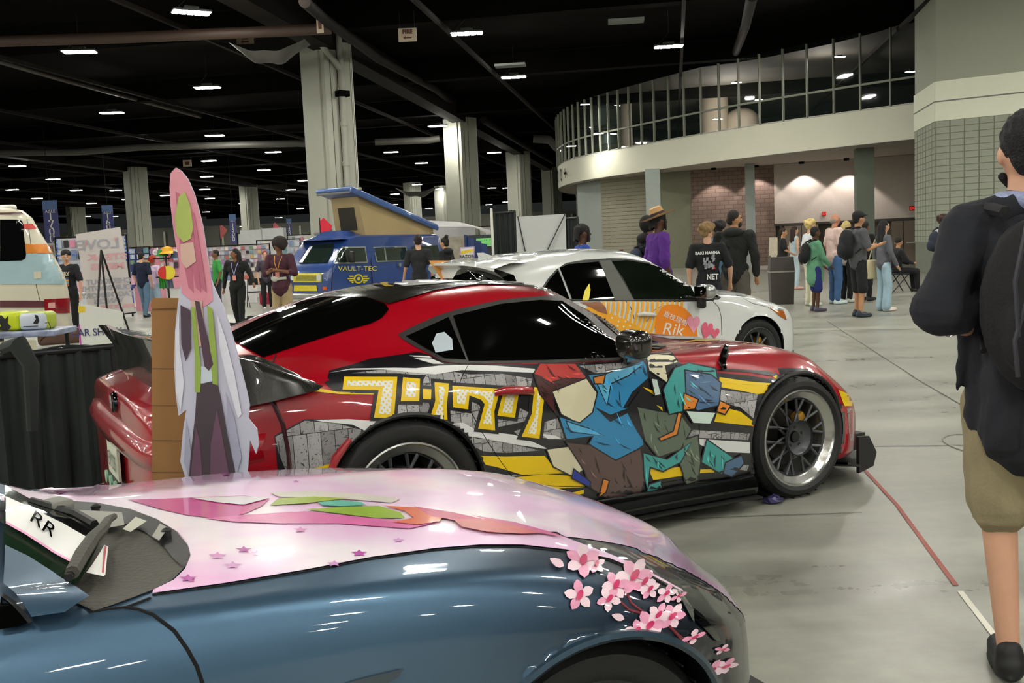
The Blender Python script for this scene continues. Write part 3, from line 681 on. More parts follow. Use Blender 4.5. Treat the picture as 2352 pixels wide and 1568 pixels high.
def wheel(parent, cx, side, cz, R, Rr, wdt, y0, spokes='mesh', smat=None, label=None, lipmat=None, yaw=0., dish=.06):
    """side=-1: outer face towards -y. y0 = |y| of the outer face"""
    e = MB(); s = side
    lp = [(Rr+.006, .012), (Rr+.005, .001), (Rr-.004, -.001), (Rr-.008, .006), (Rr-.012, .012), (Rr-.043, .03), (Rr-.047, .036), (Rr-.05, dish+.02), (Rr-.055, wdt*.9), (Rr-.03, wdt-.01), (Rr, wdt)]
    e.lathe([(r, -s*0-(-s)*h*1.0 if False else (-s)*h) for r, h in lp], axis='y', n=56)
    root = e.obj('wheel', lipmat or m_lip, parent, smooth=40, fixn=True); root.location = (cx, s*y0, cz); root.rotation_euler = (0, 0, yaw)
    if label: root['label'] = label
    t = MB(); sh = R-Rr
    tp = [(Rr, .004), (Rr+.012, -.006), (Rr+sh*.35, -.014), (Rr+sh*.7, -.008), (R-.016, .012), (R-.004, .026), (R, .04)]
    for g in (.25, .42, .58, .75): tp += [(R, wdt*g-.006), (R-.007, wdt*g-.005), (R-.007, wdt*g+.005), (R, wdt*g+.006)]
    tp += [(R, wdt-.04), (R-.006, wdt-.024), (R-.018, wdt-.01), (Rr+sh*.6, wdt+.006), (Rr, wdt-.002)]
    t.lathe([(r, -s*h) for r, h in tp], axis='y', n=72)
    for k in range(36):        # tread sipes
        a = 2*PI*k/36
        for g, q in ((.12, .1), (.88, -.1)):
            t.box((math.cos(a+q*.3)*(R+.0005), -s*wdt*g, math.sin(a+q*.3)*(R+.0005)), (.004, wdt*.17, .006), R=np.array([[math.cos(a), 0, -math.sin(a)], [0, 1, 0], [math.sin(a), 0, math.cos(a)]]), mi=1)
    t.obj('tyre', [m_tyre, m_gap], root, smooth=40)
    d = MB(); d.lathe([(.05, 0), (.15, 0), (.155, .012), (.15, .024), (.05, .024)], (0, -s*(dish+.07), 0), 'y', 36); d.obj('brake_disc', m_disc, root)
    d = MB(); d.rbox((.11, -s*(dish+.05), .05), (.07, .07, .16), .02, R=[[.9, 0, -.43], [0, 1, 0], [.43, 0, .9]]); d.obj('brake_caliper', M('caliper_gold', '#B88A20', rough=.4), root)
    h = MB(); yo = -s*(dish-.01)
    rr = Rr-.05
    def pt(r, a, dy=0.): return (r*math.cos(a), yo-s*dy, r*math.sin(a))
    if spokes == 'mesh':
        for k in range(10):
            a = 2*PI*k/10+.12; b = PI/10
            nd = pt(rr*.62, a, .004)
            for q in (-1, 1):
                h.tube([pt(rr*.33, a+q*b*.75), nd], [.0085, .0075], 6); h.tube([nd, pt(rr*.99, a+q*b*.42, -.002)], [.0075, .0095], 6)
                
        h.lathe([(.0, -.006), (.03, -.008), (.034, .0), (.062, .004), (.085, .012), (.1, .03), (.1, .05)], (0, yo, 0), 'y', 32) if s > 0 else h.lathe([(.0, .006), (.03, .008), (.034, 0), (.062, -.004), (.085, -.012), (.1, -.03), (.1, -.05)], (0, yo, 0), 'y', 32)
        h.lathe([(rr*1.0, 0), (rr*.975, .006*s), (rr*.96, -.01*s), (rr*1.0, -.016*s)], (0, yo, 0), 'y', 48)
    else:
        for k in range(10):
            a = 2*PI*k/10; h.tube([pt(.05, a), pt(rr*.6, a+.04, .004), pt(rr, a+.06)], [.016, .012, .014], 6)
        h.lathe([(.0, 0), (.06, 0), (.065, -s*.02)], (0, yo, 0), 'y', 24)
    h.obj('spokes', smat or m_spoke, root, fixn=True)
    c = MB(); c.cyl((0, yo+s*.012, 0), (0, yo-s*.02, 0), .03, n=20)
    for k in range(5): a = 2*PI*k/5+.3; c.cyl((.058*math.cos(a), yo+s*.004, .058*math.sin(a)), (.058*math.cos(a), yo-s*.03, .058*math.sin(a)), .011, n=8)
    c.obj('hub_cap', m_mblk, root)
    return root

# ============================================================ red coupe
m_redp = M('red_paint', '#A3061A', rough=.28, coat=1, var=.03, vs=2); m_wblk = M('wrap_black', '#17161A', rough=.3, coat=.8, var=.04)
m_wwh = M('wrap_white', '#E4E4E2', rough=.3, coat=.8, var=.02); m_wgr = M('wrap_grey', '#A8A6A4', rough=.3, coat=.8); m_yel = M('wrap_yellow', '#EFC906', rough=.3, coat=.8, var=.02); m_yel2 = M('wrap_yellow_dark', '#C9A604', rough=.3, coat=.8)
m_pan = M('wrap_comic_panels', '#9A9898', rough=.3, coat=.8, var=0)
N, L, B = nodes(m_pan)
tc = N.new('ShaderNodeTexCoord'); mp = N.new('ShaderNodeMapping'); mp.inputs['Rotation'].default_value = (PI/2, .0, 0); mp.inputs['Scale'].default_value = (1, 1, 1)
bt = N.new('ShaderNodeTexBrick'); bt.inputs['Scale'].default_value = 1; bt.inputs['Brick Width'].default_value = .105; bt.inputs['Row Height'].default_value = .085; bt.inputs['Mortar Size'].default_value = .0016; bt.inputs['Bias'].default_value = 0; bt.offset = .23; bt.offset_frequency = 3; bt.squash = .55; bt.squash_frequency = 2
bt.inputs['Color1'].default_value = lin('#B0AEAE'); bt.inputs['Color2'].default_value = lin('#8A8888'); bt.inputs['Mortar'].default_value = lin('#202022')
sx = N.new('ShaderNodeSeparateXYZ'); cx = N.new('ShaderNodeCombineXYZ'); L.new(tc.outputs['Object'], sx.inputs[0]); L.new(sx.outputs[0], cx.inputs[0]); L.new(sx.outputs[2], cx.inputs[1])
L.new(cx.outputs[0], bt.inputs['Vector'])
nz = N.new('ShaderNodeTexNoise'); nz.inputs['Scale'].default_value = 42; nz.inputs['Detail'].default_value = 4; nz.inputs['Distortion'].default_value = 1.6; L.new(cx.outputs[0], nz.inputs['Vector'])
cr = N.new('ShaderNodeValToRGB'); cr.color_ramp.interpolation = 'CONSTANT'; e = cr.color_ramp.elements; e[0].position = 0; e[0].color = (.05, .05, .05, 1); e[1].position = .36; e[1].color = (1, 1, 1, 1); e2 = cr.color_ramp.elements.new(.6); e2.color = (.62, .62, .62, 1)
L.new(nz.outputs[0], cr.inputs[0]); mx = N.new('ShaderNodeMix'); mx.data_type = 'RGBA'; mx.blend_type = 'MULTIPLY'; mx.inputs[0].default_value = .85
b2 = N.new('ShaderNodeTexBrick'); b2.inputs['Scale'].default_value = 1; b2.inputs['Brick Width'].default_value = .06; b2.inputs['Row Height'].default_value = .15; b2.inputs['Mortar Size'].default_value = .0016; b2.offset = .61; b2.squash = 1.6; b2.squash_frequency = 3
b2.inputs['Color1'].default_value = lin('#B8B6B6'); b2.inputs['Color2'].default_value = lin('#7E7C7C'); b2.inputs['Mortar'].default_value = lin('#202022'); L.new(cx.outputs[0], b2.inputs['Vector'])
vv = N.new('ShaderNodeTexVoronoi'); vv.inputs['Scale'].default_value = 5.5; vv.distance = 'CHEBYCHEV'; L.new(cx.outputs[0], vv.inputs['Vector']); sp = N.new('ShaderNodeSeparateColor'); L.new(vv.outputs['Color'], sp.inputs[0]); gt = N.new('ShaderNodeMath'); gt.operation = 'GREATER_THAN'; gt.inputs[1].default_value = .5; L.new(sp.outputs[0], gt.inputs[0])
m2 = N.new('ShaderNodeMix'); m2.data_type = 'RGBA'; L.new(gt.outputs[0], m2.inputs[0]); L.new(bt.outputs[0], m2.inputs[6]); L.new(b2.outputs[0], m2.inputs[7])
L.new(m2.outputs[2], mx.inputs[6]); L.new(cr.outputs[0], mx.inputs[7]); L.new(mx.outputs[2], B.inputs['Base Color'])
m_dot = M('wrap_halftone', '#EDEDEA', rough=.3, coat=.8, var=0)
N, L, B = nodes(m_dot)
tc = N.new('ShaderNodeTexCoord'); sx = N.new('ShaderNodeSeparateXYZ'); cx = N.new('ShaderNodeCombineXYZ'); L.new(tc.outputs['Object'], sx.inputs[0]); L.new(sx.outputs[0], cx.inputs[0]); L.new(sx.outputs[2], cx.inputs[1])
mp = N.new('ShaderNodeMapping'); mp.inputs['Rotation'].default_value = (0, 0, .78); L.new(cx.outputs[0], mp.inputs[0])
vo = N.new('ShaderNodeTexVoronoi'); vo.inputs['Scale'].default_value = 56; vo.inputs['Randomness'].default_value = 0; L.new(mp.outputs[0], vo.inputs['Vector'])
lt = N.new('ShaderNodeMath'); lt.operation = 'LESS_THAN'; lt.inputs[1].default_value = .27; L.new(vo.outputs['Distance'], lt.inputs[0])
mx = N.new('ShaderNodeMix'); mx.data_type = 'RGBA'; mx.inputs[6].default_value = lin('#EDEDEA'); mx.inputs[7].default_value = lin('#F0CE30'); L.new(lt.outputs[0], mx.inputs[0]); L.new(mx.outputs[2], B.inputs['Base Color'])

FF = ground(1843, 1143); yw = math.radians(29.5); nn = np.array([-math.sin(yw), math.cos(yw), 0])
RF = Frame(FF+nn*.95, yw)
red = thing('red_sports_coupe', 'low red widebody sports coupe with yellow katakana and comic-panel vinyl wrap, in the picture centre', 'car', (RF.O[0], RF.O[1], 0), yw)
rc = Car(red, RF)
W_ = [(-3.5, .05), (-3.495, .55), (-3.48, .76), (-3.45, .85), (-3.38, .9), (-3.28, .925), (-3.1, .94), (-2.8, .95), (-2.386, .962), (-2.05, .95), (-1.75, .915), (-1.2, .895), (-.8, .91), (-.45, .94), (0, .95), (.25, .935), (.42, .9), (.58, .82), (.72, .69), (.84, .5), (.93, .28), (.97, .05)]
def fac(f): return lambda xs: pch(W_, xs)*(pch(f, xs) if hasattr(f, '__len__') else f)
rows = [
 (fac(.88), [(-3.5, .33), (-3.3, .26), (-2.9, .2), (-2, .16), (0, .14), (.97, .12)]),
 (fac(.975), [(-3.5, .36), (-3.3, .3), (-2.9, .25), (-2, .2), (0, .18), (.97, .14)]),
 (fac([(-3.5, .97), (-2.4, 1.0), (-1.2, .985), (0, 1.0), (1, 1)]), [(-3.5, .46), (-2.9, .42), (-2, .36), (0, .33), (.5, .28), (.97, .2)]),
 (fac([(-3.5, 1.0), (-2.4, 1.0), (-1.2, .99), (0, 1.0), (1, 1)]), [(-3.5, .58), (-2.9, .6), (-2, .56), (0, .52), (.5, .43), (.97, .27)]),
 (fac([(-3.5, .985), (-2.4, .985), (-1.2, .97), (-.3, .955), (0, .96), (.5, .95), (1, .95)]), [(-3.5, .70), (-2.9, .78), (-2.386, .8), (-1.6, .75), (-.6, .7), (0, .665), (.3, .62), (.6, .5), (.97, .33)]),
 (fac([(-3.5, .95), (-2.8, .93), (-2.4, .915), (-1.9, .93), (-1.2, .935), (-.7, .9), (-.3, .86), (0, .83), (.5, .82), (1, .85)]), [(-3.5, .84), (-3.3, .88), (-2.95, .94), (-2.6, .965), (-2.386, .965), (-2.0, .94), (-1.6, .905), (-1.0, .875), (-.7, .855), (-.3, .835), (0, .81), (.25, .755), (.42, .66), (.58, .55), (.72, .46), (.97, .38)]),
 (fac([(-3.5, .85), (-2.9, .76), (-2.4, .76), (-1.9, .82), (-1.2, .84), (-.9, .8), (-.6, .74), (0, .68), (.5, .7), (1, .7)]), [(-3.5, .88), (-3.3, .93), (-2.9, 1.01), (-2.6, 1.04), (-2.386, 1.05), (-2.0, 1.08), (-1.6, 1.08), (-1.3, 1.04), (-1.1, .97), (-.95, .91), (-.75, .885), (-.3, .875), (0, .85), (.25, .79), (.42, .7), (.6, .58), (.8, .48), (.97, .4)]),
 (fac([(-3.5, .7), (-2.9, .62), (-2.4, .64), (-1.9, .68), (-1.4, .69), (-1.1, .68), (-.85, .65), (-.6, .6), (0, .52), (1, .5)]), [(-3.5, .9), (-3.3, .95), (-2.95, 1.03), (-2.6, 1.10), (-2.35, 1.165), (-2.1, 1.205), (-1.75, 1.225), (-1.45, 1.205), (-1.25, 1.11), (-1.05, .99), (-.9, .925), (-.7, .885), (-.3, .87), (0, .86), (.25, .81), (.42, .73), (.6, .61), (.8, .5), (.97, .41)]),
 (fac([(-3.5, .5), (-2.9, .5), (-2.4, .52), (-1.4, .54), (-.9, .5), (-.6, .45), (1, .35)]), [(-3.5, .91), (-3.3, .965), (-3.0, 1.05), (-2.7, 1.15), (-2.4, 1.235), (-2.1, 1.283), (-1.75, 1.295), (-1.4, 1.255), (-1.15, 1.14), (-.95, 1.02), (-.8, .935), (-.6, .89), (-.3, .87), (0, .86), (.3, .805), (.6, .65), (.8, .53), (.97, .415)]),
 (fac(.27), [(-3.5, .915), (-3.3, .975), (-3.0, 1.085), (-2.76, 1.17), (-2.5, 1.245), (-2.29, 1.293), (-2.05, 1.315), (-1.78, 1.32), (-1.5, 1.305), (-1.25, 1.26), (-1.0, 1.14), (-.8, 1.03), (-.68, .93), (-.5, .89), (-.2, .87), (.1, .85), (.35, .8), (.6, .68), (.8, .55), (.97, .42)]),
 (lambda xs: xs*0, [(-3.5, .92), (-3.3, .98), (-3.0, 1.085), (-2.76, 1.175), (-2.5, 1.252), (-2.29, 1.298), (-2.05, 1.318), (-1.78, 1.322), (-1.5, 1.308), (-1.25, 1.27), (-1.0, 1.165), (-.8, 1.06), (-.64, .95), (-.5, .895), (-.2, .87), (.1, .85), (.35, .8), (.6, .69), (.8, .56), (.97, .425)]),
]
def spaced(x0, x1, n, e=.22):
    t = np.linspace(0, 1, n); t2 = .5-.5*np.cos(PI*t); return x0+(x1-x0)*((1-e)*t+e*t2)
RW, RWR = (0., .345, .345), (-2.412, .375, .375)
Vb, Fb = loft_body(RF, rows, spaced(-3.5, .97, 190, .5), 66, [(0, .345, .368), (-2.412, .38, .395)])
m_body, sf = body_obj('body_shell', Vb, Fb, RF, m_redp, red); rc.surfs.append(sf)
m_body.data.materials.append(m_wblk)
for p in m_body.data.polygons:
    c = p.center
    if abs(c.y) > .5 and (math.hypot(c.x+2.412, c.z-.38) < .43 or math.hypot(c.x, c.z-.345) < .392 or (c.z < .33 and -2.1 < c.x < -.3)): p.material_index = 1
# dark inner wells, floor pan
mb = MB()
for (cx, cz, R) in ((0, .345, .375), (-2.412, .38, .402)):
    for s in (-1, 1):
        mb.lathe([(R, s*.88), (R+.002, s*.5), (.1, s*.5)], (cx, 0, cz), 'y', 40, a0=0, a1=2*PI)
mb.box((-1.25, 0, .2), (4.0, 1.5, .1)); mb.obj('underbody', m_mblk, red)
for (cx, cz, R) in ((0, .345, .37), (-2.412, .38, .397)):     # arch lips
    for s in (-1, 1):
        mb = MB(); pts = []
        for a in np.linspace(-.25, PI+.25, 40):
            x, z = cx+R*math.cos(a), cz+R*math.sin(a); y = pch(W_, [x])[0]*.985; pts.append((x, s*y, z))
        mb.tube(pts, .013, 6); mb.obj('arch_lip', m_mblk, red)
for s, nm in ((-1, None), (1, None)):
    wheel(red, 0, s, RW[1], RW[2], .272, .26, .945); wheel(red, -2.412, s, RWR[1], RWR[2], .275, .3, .955)
D = rc.decal
# base wrap colours on the near side
D('vinyl_black', [(612, 1180), (640, 1010), (735, 968), (770, 965), (768, 878), (745, 880), (700, 885), (770, 862), (860, 850), (930, 822), (985, 815), (1000, 836), (1060, 838), (1230, 838), (1445, 828), (1500, 800), (1560, 815), (1640, 865), (1700, 872), (1800, 880), (1900, 800), (1950, 1200), (1600, 1200), (1100, 1230), (1000, 1230)][0:0] or
  [(756, 851), (806, 838), (850, 824), (962, 808), (985, 815), (1020, 832), (1060, 836), (1230, 836), (1440, 828), (1500, 812), (1545, 822), (1590, 850), (1650, 856), (1720, 862), (1800, 876), (1850, 868), (1840, 1130), (1700, 1290), (700, 1290), (660, 1180), (640, 1100), (630, 1000), (700, 962), (775, 962), (850, 966), (862, 905), (780, 900), (767, 880), (752, 868)], m_wblk, .0012, 7)
D('vinyl_comic_strip', [(632, 1003), (700, 966), (770, 972), (845, 990), (900, 975), (960, 968), (1040, 975), (1100, 1010), (1080, 1065), (1085, 1240), (700, 1240), (660, 1090), (640, 1040)], m_pan, .002, 8)
D('vinyl_comic_strip', [(800, 858), (870, 850), (1000, 848), (1080, 860), (1150, 858), (1222, 870), (1215, 900), (1050, 890), (1040, 905), (960, 890), (980, 860), (900, 864)], m_pan, .002, 8)
D('vinyl_comic_strip', [[(905, 905), (975, 895), (995, 960), (905, 958)], [(1036, 900), (1100, 930), (1120, 985), (1030, 978)], [(1080, 935), (1180, 930), (1240, 960), (1100, 990)], [(1180, 990), (1280, 960), (1300, 1010), (1190, 1000)], [(1050, 1005), (1120, 1008), (1240, 1034), (1160, 1040), (1110, 1036)], [(1090, 1079), (1160, 1090), (1200, 1092), (1110, 1100)], [(1098, 1140), (1200, 1125), (1300, 1128), (1180, 1172), (1098, 1168)], [(1230, 1160), (1300, 1140), (1320, 1150), (1235, 1172)]], m_pan, .002, 8)
D('vinyl_comic_strip', [[(1330, 840), (1440, 832), (1440, 846), (1400, 856), (1370, 858)], [(1650, 895), (1740, 905), (1730, 960), (1700, 935), (1655, 925)], [(1560, 985), (1722, 995), (1718, 1010), (1560, 1003)], [(1650, 1062), (1720, 1068), (1715, 1080), (1670, 1075)]], m_pan, .002, 8)
D('vinyl_white_flame', [[(756, 857), (806, 847), (905, 845), (955, 846), (1010, 840), (1070, 838), (1140, 840), (1228, 847), (1228, 856), (1130, 852), (1060, 850), (1000, 860), (940, 855), (880, 849), (800, 850)], [(950, 823), (990, 824), (1020, 836), (995, 836)], [(940, 817), (985, 818), (992, 822), (950, 820)],
  [(720, 964), (800, 962), (856, 966), (900, 970), (870, 982), (840, 990), (810, 975), (740, 968)], [(1025, 975), (1062, 970), (1096, 988), (1180, 998), (1225, 1015), (1262, 1032), (1180, 1020), (1120, 1008), (1068, 1000)], [(755, 1100), (800, 1082), (790, 1112), (768, 1108)], [(1240, 995), (1275, 1000), (1290, 1008), (1258, 1008)], [(1600, 1007), (1722, 1015), (1722, 1040), (1640, 1036), (1606, 1020)]], m_wwh, .0026, 9)
D('vinyl_yellow_flame', [[(1078, 1045), (1160, 1048), (1250, 1046), (1265, 1065), (1300, 1086), (1200, 1090), (1140, 1072), (1090, 1062)], [(1095, 1104), (1180, 1096), (1250, 1088), (1310, 1092), (1345, 1118), (1230, 1124), (1160, 1122), (1098, 1127)], [(1220, 1160), (1290, 1137), (1340, 1124), (1340, 1133), (1280, 1147)], [(640, 1088), (700, 1080), (795, 1055), (790, 1061), (700, 1090)],
  [(1652, 866), (1720, 876), (1795, 882), (1805, 888), (1780, 900), (1740, 905), (1690, 895), (1650, 888)], [(1650, 932), (1700, 945), (1735, 972), (1730, 978), (1640, 968)], [(1485, 1068), (1530, 1075), (1575, 1070), (1580, 1090), (1500, 1102)], [(1600, 1078), (1640, 1076), (1640, 1084), (1605, 1086)], [(1475, 888), (1520, 904), (1500, 906)], [(1495, 925), (1520, 935), (1522, 945), (1500, 938)], [(1760, 856), (1818, 870), (1800, 882), (1770, 862)]], m_yel, .0026, 9)
D('vinyl_yellow_flame', [[(660, 893), (740, 893), (775, 900), (858, 902), (858, 906), (780, 905)], [(1925, 896), (1956, 908), (1962, 932), (1938, 932)], [(1565, 788), (1620, 775), (1700, 776), (1660, 782), (1600, 784)], [(1700, 792), (1745, 781), (1790, 786), (1740, 786)]], m_yel, .0035, 7)
D('vinyl_black_flame', [[(1560, 852), (1680, 847), (1760, 852), (1815, 868), (1760, 862), (1720, 855), (1650, 852)], [(745, 878), (760, 872), (780, 892), (772, 905)]], m_wblk, .003, 8)
D('vinyl_white_strip', [(1500, 772), (1600, 774), (1740, 780), (1640, 781), (1540, 779)], m_wwh, .004, 6)
D('vinyl_comic_strip', [(1945, 938), (1970, 938), (1978, 1010), (1952, 1012)], m_pan, .0013, 10)
# the four katakana: black outline, yellow body, halftone core
KA = {  # outlines traced from the door and quarter panel
 'a': [[(790, 866), (912, 866), (913, 880), (904, 960), (858, 959), (869, 900), (869, 896), (786, 895)]],
 'b': [[(925, 867), (964, 870), (962, 921), (920, 921)], [(1004, 878), (1029, 881), (1025, 930), (1026, 972), (984, 968), (997, 920)], [(973, 893), (990, 894), (989, 917), (972, 916)]],
 'c': [[(1038, 886), (1148, 893), (1141, 911), (1134, 950), (1136, 988), (1098, 984), (1110, 935), (1104, 925), (1078, 912), (1074, 940), (1040, 935)], [(1158, 893), (1191, 895), (1181, 959), (1141, 954)]],
 'd': [[(1203, 889), (1226, 890), (1230, 905), (1248, 935), (1238, 1007), (1198, 1004), (1218, 958), (1236, 905)], [(1213, 889), (1226, 889), (1224, 902), (1212, 901)]]}
def grow(poly, r):
    P = np.array(poly, float); n = len(P); A = sum(P[i][0]*P[(i+1) % n][1]-P[(i+1) % n][0]*P[i][1] for i in range(n)); sg = 1 if A > 0 else -1; out = []
    for i in range(n):
        a, b, c = P[i-1], P[i], P[(i+1) % n]; e1 = (b-a)/np.linalg.norm(b-a); e2 = (c-b)/np.linalg.norm(c-b)
        n1 = np.array([e1[1], -e1[0]])*sg; n2 = np.array([e2[1], -e2[0]])*sg; m = n1+n2; m = m/max(.45, (m@m)/2)
        out.append(tuple(b+m*r))
    return out
KD = [[(790, 866), (912, 866), (904, 960), (858, 959), (869, 896), (786, 895)], [(925, 867), (964, 870), (962, 921), (920, 921)], [(997, 878), (1031, 881), (1025, 930), (1027, 972), (984, 968), (999, 920)], [(971, 893), (990, 894), (989, 917), (971, 916)],
      [(1038, 886), (1148, 893), (1134, 945), (1136, 988), (1097, 984), (1112, 928), (1104, 918), (1077, 908), (1074, 940), (1040, 935)], [(1156, 893), (1192, 895), (1181, 959), (1141, 954)], [(1226, 889), (1252, 892), (1246, 935), (1238, 1007), (1197, 1002), (1220, 950)]]
D('lettering_outline', [grow(p, 8) for p in KD], m_wblk, .0036, 10)
D('katakana_lettering', KD, m_yel, .0044, 10, label='yellow katakana lettering with halftone filling')
D('halftone_filling', [grow(p, -9) for p in (KD[0], KD[1], KD[2], KD[5], KD[6])]+[[(1048, 893), (1136, 900), (1126, 942), (1128, 974), (1108, 972), (1122, 926), (1110, 910), (1072, 900), (1066, 928), (1049, 926)]], m_dot, .0052, 10)
# colour shards filling the place of the figure artwork (plain abstract shapes)
def mk(nm, col): return M(nm, col, rough=.3, coat=.8, var=.05, vs=9)
SH = [('shard_red', '#B8302A', [[(1226, 858), (1240, 836), (1320, 836), (1345, 868), (1290, 876), (1262, 908), (1240, 905)]]),
      ('shard_maroon', '#4A1E1C', [[(1228, 862), (1262, 880), (1300, 870), (1352, 872), (1340, 885), (1268, 915), (1275, 950), (1240, 905)], [(1345, 868), (1400, 862), (1372, 890), (1340, 880)]]),
      ('shard_cream', '#E2DAB8', [[(1268, 900), (1345, 870), (1370, 905), (1356, 960), (1330, 972), (1288, 950)], [(1484, 818), (1540, 812), (1555, 832), (1525, 840), (1534, 880), (1490, 850)], [(1255, 1032), (1310, 1025), (1340, 1075), (1316, 1093), (1270, 1070)]]),
      ('shard_blue', '#2E86B8', [[(1350, 862), (1395, 858), (1450, 840), (1480, 828), (1486, 868), (1450, 900), (1428, 938), (1400, 942), (1360, 950), (1372, 900)], [(1284, 958), (1330, 972), (1360, 948), (1440, 936), (1470, 985), (1476, 1020), (1440, 1045), (1410, 1055), (1352, 1018), (1362, 1000), (1300, 1008)]]),
      ('shard_sky', '#5FB6DE', [[(1366, 870), (1410, 852), (1478, 834), (1440, 862), (1400, 880), (1392, 930)], [(1300, 968), (1350, 985), (1385, 1000), (1310, 990)]]),
      ('shard_brown', '#5A4540', [[(1300, 1016), (1352, 1022), (1412, 1058), (1468, 1030), (1480, 1090), (1470, 1128), (1400, 1148), (1358, 1120), (1340, 1078)]]),
      ('shard_black', '#17161A', [[(1365, 935), (1400, 955), (1440, 940), (1470, 900), (1520, 948), (1465, 965), (1475, 1010), (1462, 985), (1440, 944), (1400, 965)]]),
      ('shard_olive', '#5E6B5A', [[(1462, 935), (1510, 945), (1560, 952), (1585, 985), (1560, 1030), (1510, 1048), (1480, 1010)], [(1570, 1010), (1600, 1000), (1606, 1060), (1600, 1100), (1575, 1110), (1560, 1062)]]),
      ('shard_teal', '#3E9C98', [[(1548, 846), (1580, 836), (1640, 848), (1650, 900), (1600, 905), (1590, 938), (1535, 950), (1522, 895)], [(1476, 1040), (1530, 1055), (1585, 1015), (1560, 1060), (1520, 1080), (1490, 1070), (1484, 1120), (1478, 1090)], [(1622, 1010), (1680, 1050), (1655, 1086), (1610, 1060)], [(1490, 1112), (1515, 1104), (1518, 1130), (1478, 1138)]]),
      ('shard_steel', '#4B6C8E', [[(1572, 852), (1630, 862), (1652, 880), (1648, 930), (1600, 942), (1575, 920)], [(1665, 1062), (1700, 1046), (1705, 1062), (1680, 1092), (1660, 1085)]]),
      ('shard_orange', '#D9822A', [[(1362, 868), (1386, 862), (1382, 880), (1364, 880)], [(1570, 905), (1600, 918), (1592, 938), (1568, 940)], [(1512, 1006), (1545, 990), (1556, 948), (1562, 950), (1552, 996), (1516, 1010)], [(1652, 922), (1674, 932), (1662, 950), (1645, 944)], [(1384, 1100), (1395, 1104), (1388, 1128), (1374, 1138)]]),
      ('shard_blue_dark', '#20359A', [[(1316, 1078), (1352, 1106), (1350, 1115), (1312, 1096)]]),
      ('shard_mint', '#CFE2D8', [[(1574, 944), (1640, 948), (1628, 972), (1590, 970)], [(1494, 870), (1506, 872), (1514, 905), (1502, 908)]])]
for k, (nm, col, polys) in enumerate(SH):
    D(nm, [grow(p, 3) for p in polys], m_wblk, .0056+.0005*k, 14); D(nm, polys, mk(nm, col), .0058+.0005*k, 14)
def inside(p, poly):
    c = False; n = len(poly)
    for i in range(n):
        a, b = poly[i], poly[(i+1) % n]
        if (a[1] > p[1]) != (b[1] > p[1]) and p[0] < (b[0]-a[0])*(p[1]-a[1])/(b[1]-a[1])+a[0]: c = not c
    return c
random.seed(21)
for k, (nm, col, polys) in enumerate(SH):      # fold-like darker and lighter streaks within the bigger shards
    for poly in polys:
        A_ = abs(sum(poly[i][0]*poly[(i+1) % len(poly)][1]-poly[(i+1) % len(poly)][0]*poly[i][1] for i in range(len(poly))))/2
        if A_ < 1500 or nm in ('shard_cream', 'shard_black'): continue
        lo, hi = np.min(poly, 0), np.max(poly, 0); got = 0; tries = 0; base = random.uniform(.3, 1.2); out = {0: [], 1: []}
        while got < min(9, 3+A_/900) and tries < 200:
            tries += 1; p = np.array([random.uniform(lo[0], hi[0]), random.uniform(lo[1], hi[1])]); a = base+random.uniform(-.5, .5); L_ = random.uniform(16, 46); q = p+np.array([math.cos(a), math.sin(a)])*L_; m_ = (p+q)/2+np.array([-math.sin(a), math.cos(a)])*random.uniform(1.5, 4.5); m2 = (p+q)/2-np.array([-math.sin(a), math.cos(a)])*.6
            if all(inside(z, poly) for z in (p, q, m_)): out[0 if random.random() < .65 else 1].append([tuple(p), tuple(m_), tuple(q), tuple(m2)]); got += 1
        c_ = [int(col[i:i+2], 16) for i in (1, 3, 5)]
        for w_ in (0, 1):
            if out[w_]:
                cc_ = '#%02X%02X%02X' % tuple(int(x*.45) if w_ == 0 else min(255, int(x*1.25+22)) for x in c_); D(nm+('_fold' if w_ == 0 else '_pale_streak'), out[w_], mk(nm+str(w_), cc_), .0086+.0005*k, 16)
# glazing
D('hatch_glass', [(505, 783), (530, 765), (600, 731), (700, 691), (745, 684), (840, 684), (885, 700), (893, 712), (876, 732), (848, 745), (800, 758), (700, 790), (604, 822), (540, 785)], m_win, .006, 5)
D('roof_black', [(690, 693), (800, 663), (880, 650), (1000, 640), (1100, 639), (1200, 647), (1292, 672), (1284, 674), (1200, 656), (1100, 654), (1000, 668), (893, 700), (840, 684), (745, 683)], m_carb, .007, 5)
D('roof_yellow_mark', [(872, 654), (885, 647), (905, 645), (892, 650), (890, 656), (905, 660), (885, 661)], m_yel, .009, 4)
D('roof_white_mark', [(905, 655), (912, 647), (940, 645), (1000, 645), (1070, 648), (1000, 655), (930, 660)], m_wwh, .009, 4)
DLO = [(914, 768), (945, 752), (1000, 727), (1050, 711), (1150, 689), (1230, 681), (1286, 679), (1300, 684), (1360, 722), (1440, 782), (1458, 806), (1440, 827), (1250, 833), (1060, 836), (1015, 830), (990, 816), (950, 795), (925, 780)]
D('window_surround', DLO, M('window_trim', '#2B2927', rough=.45), .003, 6)
D('side_window', [(1040, 726), (1150, 699), (1240, 690), (1290, 692), (1345, 728), (1428, 800), (1428, 820), (1250, 827), (1076, 829)], m_win, .005, 7)
D('quarter_window', [(932, 773), (980, 752), (1030, 729), (1070, 826), (1022, 824), (985, 805)], m_win, .005, 7)
D('window_sticker', [[(992, 790), (1002, 768), (1020, 764), (1038, 780), (1040, 805), (1000, 812)]], M('sticker_pale', '#B8C4CC', rough=.4), .007, 6, label='small pale window sticker')
D('windscreen', [(1292, 676), (1310, 680), (1440, 753), (1500, 783), (1532, 798), (1500, 806), (1440, 790), (1360, 722), (1300, 684)], m_blk, .007, 5)
